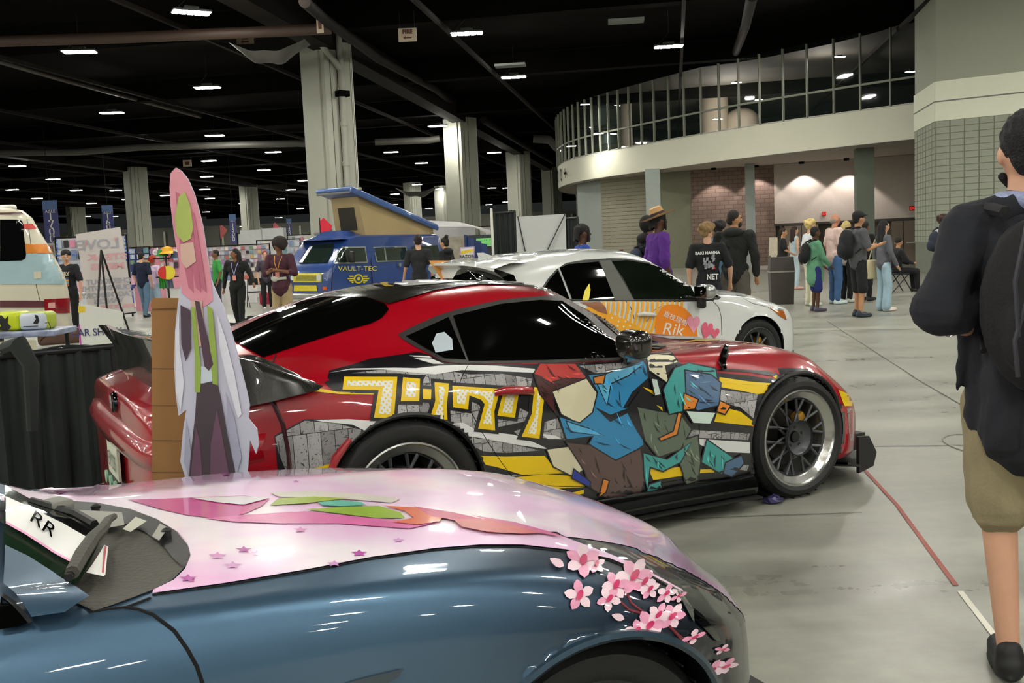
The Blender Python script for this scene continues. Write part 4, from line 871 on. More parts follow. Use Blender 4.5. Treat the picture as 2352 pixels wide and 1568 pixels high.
rc.line('panel_gap', [(1076, 836), (1062, 862), (1052, 888), (1058, 908), (1084, 950), (1108, 995), (1150, 1060), (1180, 1100), (1210, 1112), (1300, 1117), (1420, 1118), (1500, 1112), (1592, 1096), (1602, 1040), (1606, 990), (1603, 940), (1580, 880), (1552, 838)], .006, m_gap)
rc.line('panel_gap', [(1594, 876), (1660, 880), (1790, 886)], .005, m_gap)
rc.line('fuel_door_gap', [(957, 868), (958, 890), (968, 915), (985, 935), (1010, 941), (1032, 934), (1040, 915), (1038, 895)], .004, m_gap)
rc.line('panel_gap', [(634, 814), (626, 834)], .006, m_gap)
rc.line('panel_gap', [(600, 895), (630, 930), (650, 975), (662, 1040), (668, 1100)], .02, M('red_dark', '#3A0208', rough=.3, coat=1), label='dark slot behind the rear wheel arch')
# door handle
h = MB()
pts = [rc.cast(u, v) for u, v in ((1136, 903), (1150, 899), (1180, 898), (1210, 898), (1222, 902))]
h.tube([RF.l(p[0]+p[1]*o) for p, o in zip(pts, (0, .028, .032, .028, 0))], [.014, .02, .021, .02, .014], 12); h.obj('door_handle', m_redp, red)
h = MB(); pts = [rc.cast(u, v) for u, v in ((752, 1098), (770, 1050), (802, 1008))]
h.tube([RF.l(p[0]+p[1]*.012) for p in pts], [.012, .02, .012], 8); h.obj('fender_spear', m_redp, red)
h = MB(); pts = [rc.cast(u, v) for u, v in ((1660, 850), (1655, 835), (1662, 815), (1668, 800))]
h.tube([RF.l(p[0]+p[1]*.014) for p in pts], [.014, .02, .022, .014], 8); h.obj('hood_latch', m_blk, red)
# mirror
mr_ = MB(); c = RF.l(rc.cast(1440, 800)[0]); mc = V(-1.19, -1.0, .985)
mr_.rbox(mc, (.13, .2, .145), .055, seg=5); mr_.obj('door_mirror', m_carb, red)
mr_ = MB(); mr_.tube([(-1.12, -.84, .89), (-1.16, -.9, .92), (-1.19, -.96, .95)], [.03, .025, .03], 8); mr_.obj('mirror_stalk', m_blk, red)
mr_ = MB(); mr_.rbox(V(-1.19, 1.0, .985), (.13, .2, .145), .055, seg=5); mr_.obj('door_mirror', m_carb, red)
# ducktail spoiler (carbon): arc in plan from the near shoulder round the tail to the far shoulder
def duck(name, ins, mat, zt=1.15):
    mb = MB(); n = 60
    ed = catmull(np.array([(-2.80, -.93, .955), (-3.05, -.925, 1.07), (-3.3, -.9, 1.15), (-3.42, -.6, 1.175), (-3.45, 0, 1.18), (-3.42, .6, 1.175), (-3.4, .88, 1.15), (-3.1, .925, 1.07), (-2.80, .93, .955)]), n)
    lo = catmull(np.array([(-2.80, -.955, .93), (-3.05, -.955, .9), (-3.28, -.9, .88), (-3.36, -.6, .93), (-3.38, 0, .94), (-3.36, .6, .93), (-3.28, .9, .88), (-3.05, .955, .9), (-2.80, .955, .93)]), n)
    inn = catmull(np.array([(-2.80, -.86, .965), (-2.92, -.74, 1.04), (-2.98, -.62, 1.07), (-3.1, -.4, 1.07), (-3.14, 0, 1.07), (-3.1, .4, 1.07), (-2.98, .62, 1.07), (-2.92, .74, 1.04), (-2.80, .86, .965)]), n)
    P = []
    for i in range(n):
        a, b, c = ed[i], lo[i], inn[i]; m = a*.55+b*.45+(b-a)*0; m[0] += .03
        q = a*.5+c*.5; q[2] -= .02; P += [b, m, a, a+(c-a)*.06+V(0, 0, .006), q, c]
    mb.add(P, [(i*6+k, i*6+k+1, (i+1)*6+k+1, (i+1)*6+k) for i in range(n-1) for k in range(5)]); return mb
duck('d', 0, None).obj('ducktail_spoiler', m_carb, red, smooth=50, fixn=True)
# tail: lamp, badge, plate, diffuser, lip, skirts, splitter
mb = MB()
for s in (-1, 1): mb.prism([(0, 0), (.3, .02), (.34, .09), (.04, .07)], (-3.4, s*.88, .8), (.12, -s*.98, 0), (0, .0, 1), .03)
mb.obj('tail_lamp', M('lamp_red', '#7A0A14', rough=.05, coat=1), red, smooth=0)
mb = MB(); mb.lathe([(0, -.008), (.045, -.008), (.05, 0), (.05, .01)], (-3.505, -.2, .87), 'x', 24); mb.obj('round_badge', m_blk, red)
text_on('badge_number', '99', (-3.517, -.2, .87), (0, -1, 0), (0, 0, 1), .085, m_wwh, red, bold=.003, sx=.75)
mb = MB(); mb.box((-3.52, -.16, .6), (.012, .32, .16)); mb.obj('licence_plate', M('plate_cream', '#C9CDB8', rough=.5), red, smooth=0)
text_on('plate_text', 'GEXM2285', (-3.53, -.16, .6), (0, -1, 0), (0, 0, 1), .1, M('plate_ink', '#26262C'), red, sx=.6)
mb = MB(); mb.box((-3.527, -.16, .505), (.016, .34, .05)); mb.obj('plate_frame', m_mblk, red, smooth=0)
mb = MB()
for y_, c_ in ((.14, 0), (0, 0), (-.14, 0)): mb.cyl((-3.535, y_-.16, .505), (-3.545, y_-.16, .505), .03, n=12)
mb.obj('plate_frame_charm', M('charm_green', '#8FB89C', rough=.5), red)
def lipring(pts, wd, th, name, mat):
    mb = MB(); P = [];
    for i, p in enumerate(pts): P += [(p[0], p[1], p[2]), (p[0]*1+p[3]*wd, p[1]+p[4]*wd, p[2]), (p[0]+p[3]*wd, p[1]+p[4]*wd, p[2]+th), (p[0], p[1], p[2]+th)]
    n = len(pts); mb.add(P, [(i*4+k, i*4+(k+1) % 4, (i+1)*4+(k+1) % 4, (i+1)*4+k) for i in range(n-1) for k in range(4)]+[(0, 3, 2, 1), (4*n-4, 4*n-3, 4*n-2, 4*n-1)]); return mb.obj(name, mat, red, smooth=30)
def around(x0, x1, inset=0., z=.1, nose=True):
    out = []
    xs = spaced(x0, x1, 40, 1)
    for x in xs: out.append((x, -pch(W_, [x])[0]+inset, z, 0 if False else 0, -1))
    return out
for s in (-1, 1):       # side skirts with the long flat blade
    mb = MB(); pts = [(-2.02, .9, .13), (-1.6, .89, .1), (-1.0, .885, .09), (-.5, .91, .085), (-.36, .93, .085)]
    mb.tube([(x, s*(y-.01), z+.045) for x, y, z in pts], [.066]*5, 10); mb.obj('side_skirt', m_blk, red)
    mb = MB(); P = []
    for x, y, z in pts: P += [(x, s*(y-.15), z-.015), (x, s*(y+.08), z-.015), (x, s*(y+.08), z-.004), (x, s*(y-.15), z-.004)]
    mb.add(P, [(i*4+k, i*4+(k+1) % 4, (i+1)*4+(k+1) % 4, (i+1)*4+k) for i in range(4) for k in range(4)]+[(0, 3, 2, 1), (16, 17, 18, 19)]); mb.obj('skirt_blade', m_mblk, red, smooth=20)
mb = MB(); P = []
fs = [(.36, .96, .14), (.5, .93, .1), (.62, .86, .08), (.76, .74, .08), (.9, .5, .08), (1.02, .2, .08), (1.04, 0, .08)]; fs = fs+[(x, -y, z) for x, y, z in fs[-2::-1]]
for x, y, z in fs: P += [(x-.25, y*.7, z), (x, y, z), (x, y, z+.015), (x-.25, y*.7, z+.015)]
mb.add(P, [(i*4+k, i*4+(k+1) % 4, (i+1)*4+(k+1) % 4, (i+1)*4+k) for i in range(len(fs)-1) for k in range(4)]); mb.obj('front_splitter', m_mblk, red, smooth=20, fixn=True)
for s in (-1, 1):
    mb = MB(); mb.prism([(0, 0), (.17, .02), (.21, .1), (.12, .21), (0, .22)], (.5, s*.9, .06), (.85, -s*.1, 0), (0, 0, 1), .02); mb.obj('canard_fin', m_mblk, red, smooth=0)
mb = MB(); P = []
fs = [(-2.9, .93, .2), (-3.15, .96, .17), (-3.38, .93, .19), (-3.52, .8, .2), (-3.58, .5, .2), (-3.6, 0, .2)]; fs = fs+[(x, -y, z) for x, y, z in fs[-2::-1]]
for x, y, z in fs: P += [(x+.3, y*.75, z-.04), (x, y, z), (x-.03, y*1.02, z+.07), (x+.02, y*.98, z+.1)]
mb.add(P, [(i*4+k, i*4+(k+1) % 4, (i+1)*4+(k+1) % 4, (i+1)*4+k) for i in range(len(fs)-1) for k in range(3)]); mb.obj('rear_diffuser', m_carb, red, smooth=50, fixn=True)
# head lamps
D('head_lamp', [(1914, 848), (1930, 852), (1950, 872), (1956, 896), (1942, 892), (1925, 872)], M('lamp_clear', '#8E9090', rough=.05, coat=1, metal=.4), .004, 8)
# crumpled wrapper by the front wheel
c = ground(1776, 1156); mb = MB(); random.seed(5)
mb.ell((0, 0, .02), (.055, .03, .02), 10); mb.v = [(x*(1+random.uniform(-.25, .25)), y*(1+random.uniform(-.3, .3)), max(.001, z*(1+random.uniform(-.4, .5)))) for x, y, z in mb.v]
mb.obj('crumpled_wrapper', M('wrapper_violet', '#3A3560', rough=.3, metal=.3, var=.5, vs=60), loc=(c[0], c[1], 0), smooth=0, label='small crumpled dark violet wrapper on the floor by the front wheel of the red car', cat='litter')

# bumper ledge and the recess that carries the plate
mb = MB(); P = []
fs = [(-3.05, .955, .74), (-3.25, .955, .74), (-3.42, .92, .745), (-3.5, .8, .75), (-3.535, .5, .76), (-3.545, 0, .76)]; fs = catmull(np.array(fs+[(x, -y, z) for x, y, z in fs[-2::-1]]), 60)
for x, y, z in fs: P += [(x+.06, y*.96, z-.11), (x+.015, y*.985, z-.08), (x+.0, y*.995, z-.02), (x+.025, y*.98, z+.03), (x+.07, y*.94, z+.045)]
mb.add(P, [(i*5+k, i*5+k+1, (i+1)*5+k+1, (i+1)*5+k) for i in range(len(fs)-1) for k in range(4)]); mb.obj('rear_bumper_ledge', m_redp, red, smooth=60, fixn=True)
# ============================================================ foreground coupe (blue with pink hood)
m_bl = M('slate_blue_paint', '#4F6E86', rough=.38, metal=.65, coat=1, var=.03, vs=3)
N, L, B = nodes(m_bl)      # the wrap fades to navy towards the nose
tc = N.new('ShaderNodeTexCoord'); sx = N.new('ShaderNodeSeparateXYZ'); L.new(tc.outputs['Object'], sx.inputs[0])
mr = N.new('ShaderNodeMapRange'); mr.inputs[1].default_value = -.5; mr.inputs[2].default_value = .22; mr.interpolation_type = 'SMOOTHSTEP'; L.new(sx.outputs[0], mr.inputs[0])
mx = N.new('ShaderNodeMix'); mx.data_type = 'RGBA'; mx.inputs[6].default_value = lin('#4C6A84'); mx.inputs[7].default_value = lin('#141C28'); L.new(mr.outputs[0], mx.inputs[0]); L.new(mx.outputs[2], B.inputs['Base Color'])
m_pink = M('pink_hood', '#EBC2E2', rough=.3, coat=1, var=0)
N, L, B = nodes(m_pink)
tc = N.new('ShaderNodeTexCoord'); n1 = N.new('ShaderNodeTexNoise'); n1.inputs['Scale'].default_value = 2.6; n1.inputs['Detail'].default_value = 3; L.new(tc.outputs['Object'], n1.inputs['Vector'])
cr = N.new('ShaderNodeValToRGB'); e = cr.color_ramp.elements; e[0].position = .38; e[0].color = lin('#F4C0EA'); e[1].position = .62; e[1].color = lin('#FFF4FC'); e2 = e.new(.5); e2.color = lin('#F8D4F4')
L.new(n1.outputs[0], cr.inputs[0]); L.new(cr.outputs[0], B.inputs['Base Color'])
yb = math.radians(26)
A_ = ground(1385, 1468, .68); nb = np.array([-math.sin(yb), math.cos(yb), 0]); BO = A_+nb*.885
BF = Frame(BO, yb)
blue = thing('blue_pink_coupe', 'slate blue coupe with a glossy pink hood and cherry blossom fender, nearest the camera', 'car', (BF.O[0], BF.O[1], 0), yb)
bc = Car(blue, BF)
WB_ = [(-3.5, .05), (-3.45, .6), (-3.3, .8), (-3.0, .86), (-2.4, .89), (-1.4, .87), (-.8, .875), (-.3, .89), (0, .893), (.2, .885), (.34, .84), (.46, .76), (.58, .64), (.7, .45), (.78, .25), (.82, .05)]
def fb(f): return lambda xs: pch(WB_, xs)*(pch(f, xs) if hasattr(f, '__len__') else f)
rowsb = [
 (fb(.88), [(-3.5, .3), (-2.9, .2), (0, .16), (.82, .18)]),
 (fb(.97), [(-3.5, .36), (-2.9, .25), (0, .2), (.82, .2)]),
 (fb(1.0), [(-3.5, .5), (-2.9, .42), (0, .36), (.82, .27)]),
 (fb([(-3.5, 1), (-1.2, .985), (-.3, 1.0), (.2, 1.0), (.82, 1)]), [(-3.5, .62), (-2, .58), (0, .56), (.82, .34)]),
 (fb([(-3.5, .98), (-1.2, .975), (-.3, .985), (.2, .99), (.82, .97)]), [(-3.5, .76), (-2, .76), (-.5, .74), (0, .7), (.3, .62), (.6, .5), (.82, .4)]),
 (fb([(-3.5, .93), (-1.2, .93), (-.3, .945), (.2, .94), (.82, .9)]), [(-3.5, .86), (-2, .875), (-1.1, .875), (-.6, .86), (-.2, .825), (0, .785), (.2, .715), (.4, .62), (.6, .53), (.82, .44)]),
 (fb([(-3.5, .85), (-1.2, .86), (-.9, .86), (-.3, .86), (.2, .84), (.82, .8)]), [(-3.5, .92), (-2, .935), (-1.1, .915), (-.8, .89), (-.5, .878), (-.2, .852), (0, .818), (.2, .75), (.4, .66), (.6, .56), (.82, .46)]),
 (fb([(-3.5, .7), (-2, .74), (-1.4, .78), (-1.15, .76), (-.9, .72), (-.3, .72), (.2, .7), (.82, .6)]), [(-3.5, .95), (-2.4, 1.18), (-2.0, 1.25), (-1.7, 1.23), (-1.5, 1.14), (-1.3, 1.02), (-1.15, .93), (-1.0, .9), (-.8, .895), (-.5, .885), (-.2, .862), (0, .832), (.2, .775), (.4, .685), (.6, .58), (.82, .47)]),
 (fb([(-3.5, .5), (-2, .55), (-1.4, .55), (-.9, .5), (.82, .4)]), [(-3.5, .97), (-2.4, 1.25), (-2.0, 1.31), (-1.7, 1.29), (-1.5, 1.2), (-1.3, 1.08), (-1.15, .96), (-1.0, .91), (-.8, .898), (-.5, .888), (-.2, .867), (0, .842), (.2, .795), (.4, .715), (.6, .62), (.82, .48)]),
 (fb(.25), [(-3.5, .98), (-2.4, 1.28), (-2.0, 1.34), (-1.7, 1.33), (-1.5, 1.25), (-1.3, 1.13), (-1.15, .99), (-1.0, .925), (-.85, .9), (-.5, .89), (-.2, .87), (0, .85), (.2, .812), (.4, .74), (.6, .65), (.82, .49)]),
 (lambda xs: xs*0, [(-3.5, .98), (-2.4, 1.285), (-2.0, 1.345), (-1.7, 1.34), (-1.5, 1.26), (-1.3, 1.15), (-1.15, 1.0), (-1.0, .93), (-.85, .9), (-.5, .89), (-.2, .87), (0, .852), (.2, .815), (.4, .745), (.6, .655), (.82, .495)]),
]
Vb, Fb = loft_body(BF, rowsb, spaced(-3.5, .82, 190, .5), 66, [(0, .33, .352), (-2.5, .33, .36)])
_m = (Vb[:, 1] > .1) & (Vb[:, 0] > -1.6) & (Vb[:, 2] > .45)
Vb[:, 2] = np.where(_m, Vb[:, 2]-.15*np.clip(Vb[:, 1]-.1, 0, 1)*np.clip((Vb[:, 0]+1.6)/.5, 0, 1)*np.clip((Vb[:, 2]-.45)/.3, 0, 1), Vb[:, 2])
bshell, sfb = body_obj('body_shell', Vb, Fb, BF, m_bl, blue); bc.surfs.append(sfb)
mb = MB()
for cx in (0, -2.5):
    for s in (-1, 1): mb.lathe([(.36, s*.84), (.36, s*.5), (.1, s*.5)], (cx, 0, .33), 'y', 40)
mb.box((-1.25, 0, .2), (4.0, 1.4, .1)); mb.obj('underbody', m_mblk, blue)
for cx in (0, -2.5):
    for s in (-1, 1): wheel(blue, cx, s, .325, .325, .235, .235, .83, spokes='plain', smat=m_mblk, lipmat=m_mblk)
D = bc.decal
HOOD = [(2, 1143), (120, 1121), (250, 1104), (400, 1092), (480, 1088), (540, 1089), (640, 1095), (760, 1112), (900, 1138), (1000, 1160), (1150, 1195), (1300, 1238), (1400, 1275), (1480, 1310), (1565, 1356), (1568, 1362), (1500, 1326), (1400, 1285), (1300, 1265), (1200, 1254), (1100, 1254), (1000, 1262), (850, 1283), (700, 1312), (520, 1342), (350, 1366), (352, 1358), (400, 1335), (425, 1310), (438, 1280), (432, 1255), (408, 1225), (360, 1195), (300, 1172), (220, 1158), (120, 1152), (0, 1153)]
def seam(x): return pch(WB_, [x])[0]*(.80 if x < 0 else .80+.05*min(1, x/.4))
_v = [v.co.copy() for v in bshell.data.vertices]; _n = [v.normal.copy() for v in bshell.data.vertices]; hb = MB(); mpv = {}
for p in bshell.data.polygons:
    c = p.center
    if c.z > .46 and c.y > -.6 and -.84-.25*(1-(c.y/.9)**2) < c.x < .74 and c.y < seam(c.x) and p.normal.z > .15:
        for i in p.vertices:
            if i not in mpv: mpv[i] = len(hb.v); hb.v.append(tuple(_v[i]+_n[i]*.0015))
        hb.f.append(tuple(mpv[i] for i in p.vertices)); hb.m.append(0)
hb.obj('hood_skin', m_pink, blue, smooth=80)
D('hood', HOOD, m_pink, .004, 8, label='glossy pink hood with magenta and green streak artwork')
hood = blue.children[-1]
bc.line('hood_gap', [(350, 1367), (520, 1344), (700, 1314), (850, 1285), (1000, 1264), (1100, 1256), (1200, 1256), (1300, 1267), (1400, 1288), (1500, 1330), (1568, 1366)], .005, m_gap)
COWL = [(0, 1160), (120, 1156), (220, 1162), (300, 1177), (360, 1200), (405, 1230), (428, 1258), (433, 1282), (420, 1310), (396, 1334), (345, 1360), (270, 1388), (215, 1406), (170, 1385), (110, 1330), (40, 1250), (0, 1200)]
m_cowl = M('cowl_grey', '#4B4942', rough=.7, var=.2, vs=14, bump=.2, bs=90)
D('cowl_panel', COWL, m_cowl, .003, 8)
D('cowl_shadow_strip', [(0, 1156), (120, 1153), (220, 1159), (300, 1174), (360, 1197), (405, 1227), (430, 1257), (436, 1282), (424, 1310), (400, 1290), (372, 1255), (330, 1225), (270, 1202), (180, 1186), (80, 1178), (0, 1178)], m_mblk, .006, 8)  # black strip stands in for shade in the opening behind the hood edge
# loose pieces on the cowl: cover, brackets, light cards
for (pl, col, nm) in (([(170, 1190), (280, 1195), (286, 1225), (250, 1232), (190, 1222)], '#8E8D84', 'cowl_cover'), ([(282, 1235), (312, 1206), (338, 1216), (300, 1242)], '#B9B9A8', 'pale_card'), ([(350, 1252), (368, 1222), (388, 1232), (366, 1262)], '#98968C', 'cowl_bracket')):
    D(nm, pl, M(nm, col, rough=.6), .02, 8)
# windscreen with its white band, screen edge, wipers
D('windscreen', [(0, 1163), (60, 1187), (130, 1215), (200, 1248), (228, 1268), (214, 1300), (190, 1350), (165, 1378), (120, 1345), (60, 1310), (0, 1282)], M('windscreen_green', '#1E3322', rough=.04, coat=1, var=.2, spec=.7), .022, 8)
D('windscreen_edge', [(0, 1140), (60, 1172), (150, 1212), (226, 1262), (215, 1275), (140, 1232), (50, 1190), (0, 1168)], m_blk, .028, 8)
D('white_windscreen_band', [(0, 1168), (50, 1190), (140, 1232), (214, 1274), (206, 1296), (180, 1330), (120, 1298), (50, 1255), (0, 1228)], M('screen_banner', '#F2F2EE', rough=.3, coat=1, var=0), .03, 8, label='white windscreen banner with black lettering')
D('banner_pink_edge', [(0, 1228), (50, 1255), (120, 1298), (180, 1330), (178, 1334), (118, 1303), (48, 1260), (0, 1234)], M('banner_pink', '#E39AC0'), .031, 8)
bc.text('banner_lettering', 'RR', (91, 1238), 40, .55, m_blk, .033, sx=1.5, bold=.03, skew=.1)
D('dash_card', [(200, 1350), (214, 1330), (232, 1300), (240, 1284), (250, 1288), (244, 1356), (240, 1360)], M('card_white', '#E6E6E0', rough=.5), .03, 6, label='white card with a red edge behind the windscreen')
D('card_red_edge', [(236, 1352), (242, 1288), (246, 1289), (240, 1354)], M('card_red', '#B01C34'), .0315, 5)
w3 = [bc.cast(*p) for p in ((168, 1372), (190, 1325), (215, 1285), (238, 1260), (248, 1240), (262, 1232))]
mb = MB(); mb.tube([BF.l(p[0]+p[1]*.045) for p in w3], [.013, .015, .014, .012, .009, .007], 8); mb.obj('wiper_arm', m_cowl, blue)
mb = MB(); mb.tube([BF.l(bc.cast(*p)[0]+bc.cast(*p)[1]*.04) for p in ((158, 1378), (178, 1345), (200, 1298), (224, 1262))], [.008]*4, 6); mb.obj('wiper_blade', m_mblk, blue)
mb = MB(); mb.tube([BF.l(bc.cast(*p)[0]+bc.cast(*p)[1]*.03) for p in ((60, 1178), (120, 1196), (170, 1210), (215, 1235))], [.008, .01, .01, .01], 6); mb.obj('wiper_linkage', m_mblk, blue)
mb = MB(); p_ = bc.cast(128, 1190); mb.rbox(BF.l(p_[0]+p_[1]*.03), (.05, .07, .03), .01, rz=.4); mb.obj('wiper_motor_cover', M('cap_grey', '#77766E'), blue)
for uv in ((218, 1183), (383, 1240)):
    p_ = bc.cast(*uv); mb = MB(); mb.cyl(BF.l(p_[0]), BF.l(p_[0]+p_[1]*.018), .012, .009, 10); mb.ell(BF.l(p_[0]+p_[1]*.02), (.012, .01, .008), 10); mb.obj('washer_nozzle', m_mblk, blue)
# A-pillar and door glass
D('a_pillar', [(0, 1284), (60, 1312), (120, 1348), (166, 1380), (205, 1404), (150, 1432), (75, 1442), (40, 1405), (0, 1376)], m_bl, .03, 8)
D('door_glass', [(0, 1384), (30, 1405), (66, 1440), (40, 1449), (0, 1455)], m_win, .012, 8)
D('glass_seal', [(0, 1376), (36, 1400), (76, 1440), (66, 1443), (30, 1408), (0, 1386)], m_mblk, .014, 6)
bc.line('door_gap', [(288, 1396), (318, 1400), (352, 1412), (400, 1448), (430, 1490), (452, 1530), (466, 1572)], .007, m_gap)
bc.line('door_gap', [(205, 1406), (250, 1399), (290, 1395), (345, 1374)], .006, m_gap)
# arch edge
mb = MB(); pts = []
for a in np.linspace(.0, PI, 40):
    x, z = .354*math.cos(a), .33+.354*math.sin(a); pts.append((x, -pch(WB_, [x])[0]*.995, z))
mb.tube(pts, .011, 6); mb.obj('arch_lip', M('arch_blue', '#2E4454', rough=.4, metal=.5, coat=1), blue)
D('fender_vent', [(790, 1568), (850, 1552), (910, 1538), (925, 1535), (915, 1552), (880, 1572)], M('vent_dark', '#2A3A44', rough=.3, coat=1), .004, 8)
D('head_lamp', [(1548, 1352), (1566, 1368), (1590, 1402), (1591, 1430), (1583, 1418), (1568, 1390)], M('lamp_clear2', '#6E726C', rough=.05, coat=1, metal=.3), .005, 6)
D('black_nose_cover', [(1588, 1396), (1608, 1412), (1640, 1450), (1652, 1472), (1640, 1470), (1610, 1440), (1590, 1420)], m_blk, .005, 6)
# blossoms
m_pet = M('blossom_pink', '#F2A0C0', rough=.3, coat=1, var=.25, vs=40); m_pet2 = M('blossom_light', '#F6D6E2', rough=.3, coat=1, var=.1, vs=40); m_petd = M('blossom_heart', '#C81E5E', rough=.3, coat=1); m_stem = M('twig_red', '#7E2A34', rough=.4, coat=1)
m_nav = M('wrap_navy', '#14202C', rough=.3, coat=1, metal=.3)
def petal(cx, cy, a, L_, wd):
    ca, sa = math.cos(a), math.sin(a); out = []
    for t, w_ in ((0, .08), (.25, .34), (.55, .5), (.8, .38), (1.0, .0), (.8, -.38), (.55, -.5), (.25, -.34), (0, -.08)):
        x = t*L_; y = w_*wd; out.append((cx+x*ca-y*sa, cy+(x*sa+y*ca)))
    return out
def flower(cx, cy, r, n, a0, sq=1., tilt=0.):
    r = r*1.18
    P = [petal(0, 0, a0+2*PI*k/n, r, r*.62) for k in range(n)]
    tf = lambda q: (cx+q[0]*math.cos(tilt)*sq-q[1]*math.sin(tilt), cy+q[0]*math.sin(tilt)*sq+q[1]*math.cos(tilt))
    for k, p in enumerate(P): D('blossom_petal', [tf(q) for q in p], m_pet if k % 2 else m_pet2, .004+.0004*k, 7)
    D('blossom_heart', [tf(q) for k in range(8) for q in [(r*.2*math.cos(2*PI*k/8), r*.34*math.sin(2*PI*k/8))]], m_petd, .008, 5)
for F_ in ((1338, 1291, 32, 6, .2, 1.15, .3), (1368, 1300, 18, 5, .6, 1, .2), (1455, 1326, 38, 6, .3, .9, .7), (1478, 1340, 28, 5, .8, .8, .7), (1490, 1356, 22, 5, .1, .8, .8), (1412, 1346, 30, 6, .5, .9, .5), (1396, 1376, 26, 5, .9, .9, .7), (1328, 1368, 30, 5, .4, 1, .4),
           (1528, 1366, 24, 5, .3, .7, .9), (1556, 1372, 18, 4, .3, .6, 1.), (1508, 1412, 26, 5, .6, .8, .8), (1540, 1416, 30, 6, .2, .75, .9), (1488, 1436, 34, 6, .4, .9, .6), (1480, 1464, 36, 6, .9, .9, .7), (1460, 1450, 26, 5, .2, .9, .6), (1590, 1462, 26, 4, .4, .5, 1.05), (1628, 1540, 30, 5, .6, .65, .9), (1662, 1528, 28, 5, .2, .5, 1.2), (1568, 1530, 24, 4, .8, .8, .8), (1655, 1490, 18, 4, .8, .5, 1.2)):
    flower(*F_)
for p_ in ((1262, 1288, .5, 36), (1402, 1412, .3, 30)): D('blossom_bud', petal(*p_[:3], p_[3], p_[3]*.55), m_pet2, .006, 7)
for pts in ([(1438, 1360), (1450, 1385), (1480, 1408), (1530, 1432), (1580, 1478), (1612, 1530)], [(1420, 1378), (1445, 1400), (1478, 1410)], [(1405, 1372), (1430, 1368), (1440, 1362)], [(1540, 1440), (1590, 1500), (1640, 1575)], [(1500, 1470), (1530, 1478), (1545, 1462)]):
    bc.line('blossom_twig', pts, .006, m_stem, .004)
# hood artwork: abstract streaks only
HD = lambda nm, pl, col, off: D(nm, pl, M(nm, col, rough=.3, coat=1, var=.25, vs=9), off, 8)
HD('streak_magenta', [(296, 1152), (380, 1150), (470, 1146), (560, 1143), (620, 1150), (600, 1168), (560, 1186), (500, 1196), (430, 1188), (360, 1172)], '#CF3F93', .006)
HD('streak_pink', [(470, 1196), (560, 1188), (700, 1180), (860, 1196), (1000, 1206), (940, 1220), (780, 1208), (640, 1208), (540, 1204)], '#E76FB2', .0065)
HD('streak_white', [(440, 1150), (560, 1146), (620, 1150), (560, 1166), (500, 1160)], '#F2E2EA', .008)
HD('streak_green', [(640, 1150), (720, 1146), (800, 1150), (700, 1162), (620, 1166)], '#A9C23A', .007)
HD('streak_lime', [(700, 1176), (800, 1170), (870, 1168), (920, 1184), (930, 1196), (860, 1196), (780, 1186)], '#9CBF2E', .0075)
HD('streak_cream', [(620, 1136), (720, 1133), (820, 1138), (920, 1150), (900, 1160), (800, 1152), (700, 1148), (640, 1146)], '#EDE2D6', .0065)
HD('streak_teal', [(730, 1160), (780, 1155), (830, 1160), (840, 1166), (790, 1170), (740, 1167)], '#5FBFA8', .008)
HD('streak_orange', [(880, 1168), (960, 1172), (1020, 1188), (1010, 1204), (960, 1212), (900, 1206), (950, 1196), (930, 1180)], '#E2642C', .008)
HD('streak_crimson', [(950, 1170), (1040, 1184), (1120, 1202), (1060, 1206), (990, 1192)], '#D03A70', .0085)
HD('streak_coral', [(1040, 1200), (1120, 1200), (1180, 1214), (1240, 1232), (1200, 1234), (1120, 1230), (1060, 1218)], '#DE6A6E', .009)
HD('streak_rose', [(1080, 1190), (1180, 1206), (1260, 1228), (1300, 1242), (1230, 1230), (1140, 1208)], '#E06AA0', .0085)
random.seed(2)
for (u, v, r, col) in ((560, 1268, 20, '#C24BB0'), (825, 1276, 20, '#C24BB0'), (432, 1334, 22, '#C24BB0'), (500, 1282, 22, '#DB9AD2'), (535, 1304, 22, '#DB9AD2'), (690, 1222, 18, '#E08CC8'), (140, 1134, 16, '#D674C4'), (520, 1092, 14, '#C24BB0'), (365, 1104, 14, '#E0A0D8'), (768, 1300, 18, '#DDA0DA'), (915, 1246, 14, '#DDA0DA'), (590, 1276, 16, '#E0A6DC'), (680, 1110, 9, '#C868C4'), (440, 1340, 10, '#C24BB0')):
    st = []
    for k in range(10):
        rr = r if k % 2 == 0 else r*.45; a = -PI/2+2*PI*k/10; st.append((u+rr*math.cos(a), v+rr*.42*math.sin(a)))
    D('star_print', st, M('star_'+col, col, rough=.3, coat=1), .006, 6)
# ============================================================ white hatchback
m_whp = M('white_paint', '#DDE0DC', rough=.25, coat=1, var=.01); m_org = M('wrap_orange', '#F08A1E', rough=.35, coat=.6, var=.03); m_oyl = M('wrap_amber', '#F5B02E', rough=.35, coat=.6, var=.03); m_pk1 = M('heart_pink', '#EE9DB4', rough=.35, coat=.6, var=.1, vs=20); m_pk2 = M('heart_rose', '#E0627E', rough=.35, coat=.6, var=.1, vs=20)
yw_ = math.radians(28); FA = ground(1745, 804, .33); nw = np.array([-math.sin(yw_), math.cos(yw_), 0])
WO = FA+nw*.89; WF = Frame(WO, yw_)
wht = thing('white_hatchback', 'white compact hatchback with orange striped wrap and pink hearts, behind the red coupe', 'car', (WF.O[0], WF.O[1], 0), yw_)
wc = Car(wht, WF)
WW = [(-3.42, .05), (-3.4, .6), (-3.34, .78), (-3.2, .86), (-2.9, .89), (-2.5, .9), (-1.2, .885), (-.4, .89), (0, .895), (.3, .88), (.5, .82), (.65, .7), (.78, .5), (.85, .28), (.88, .05)]
def fw_(f): return lambda xs: pch(WW, xs)*(pch(f, xs) if hasattr(f, '__len__') else f)
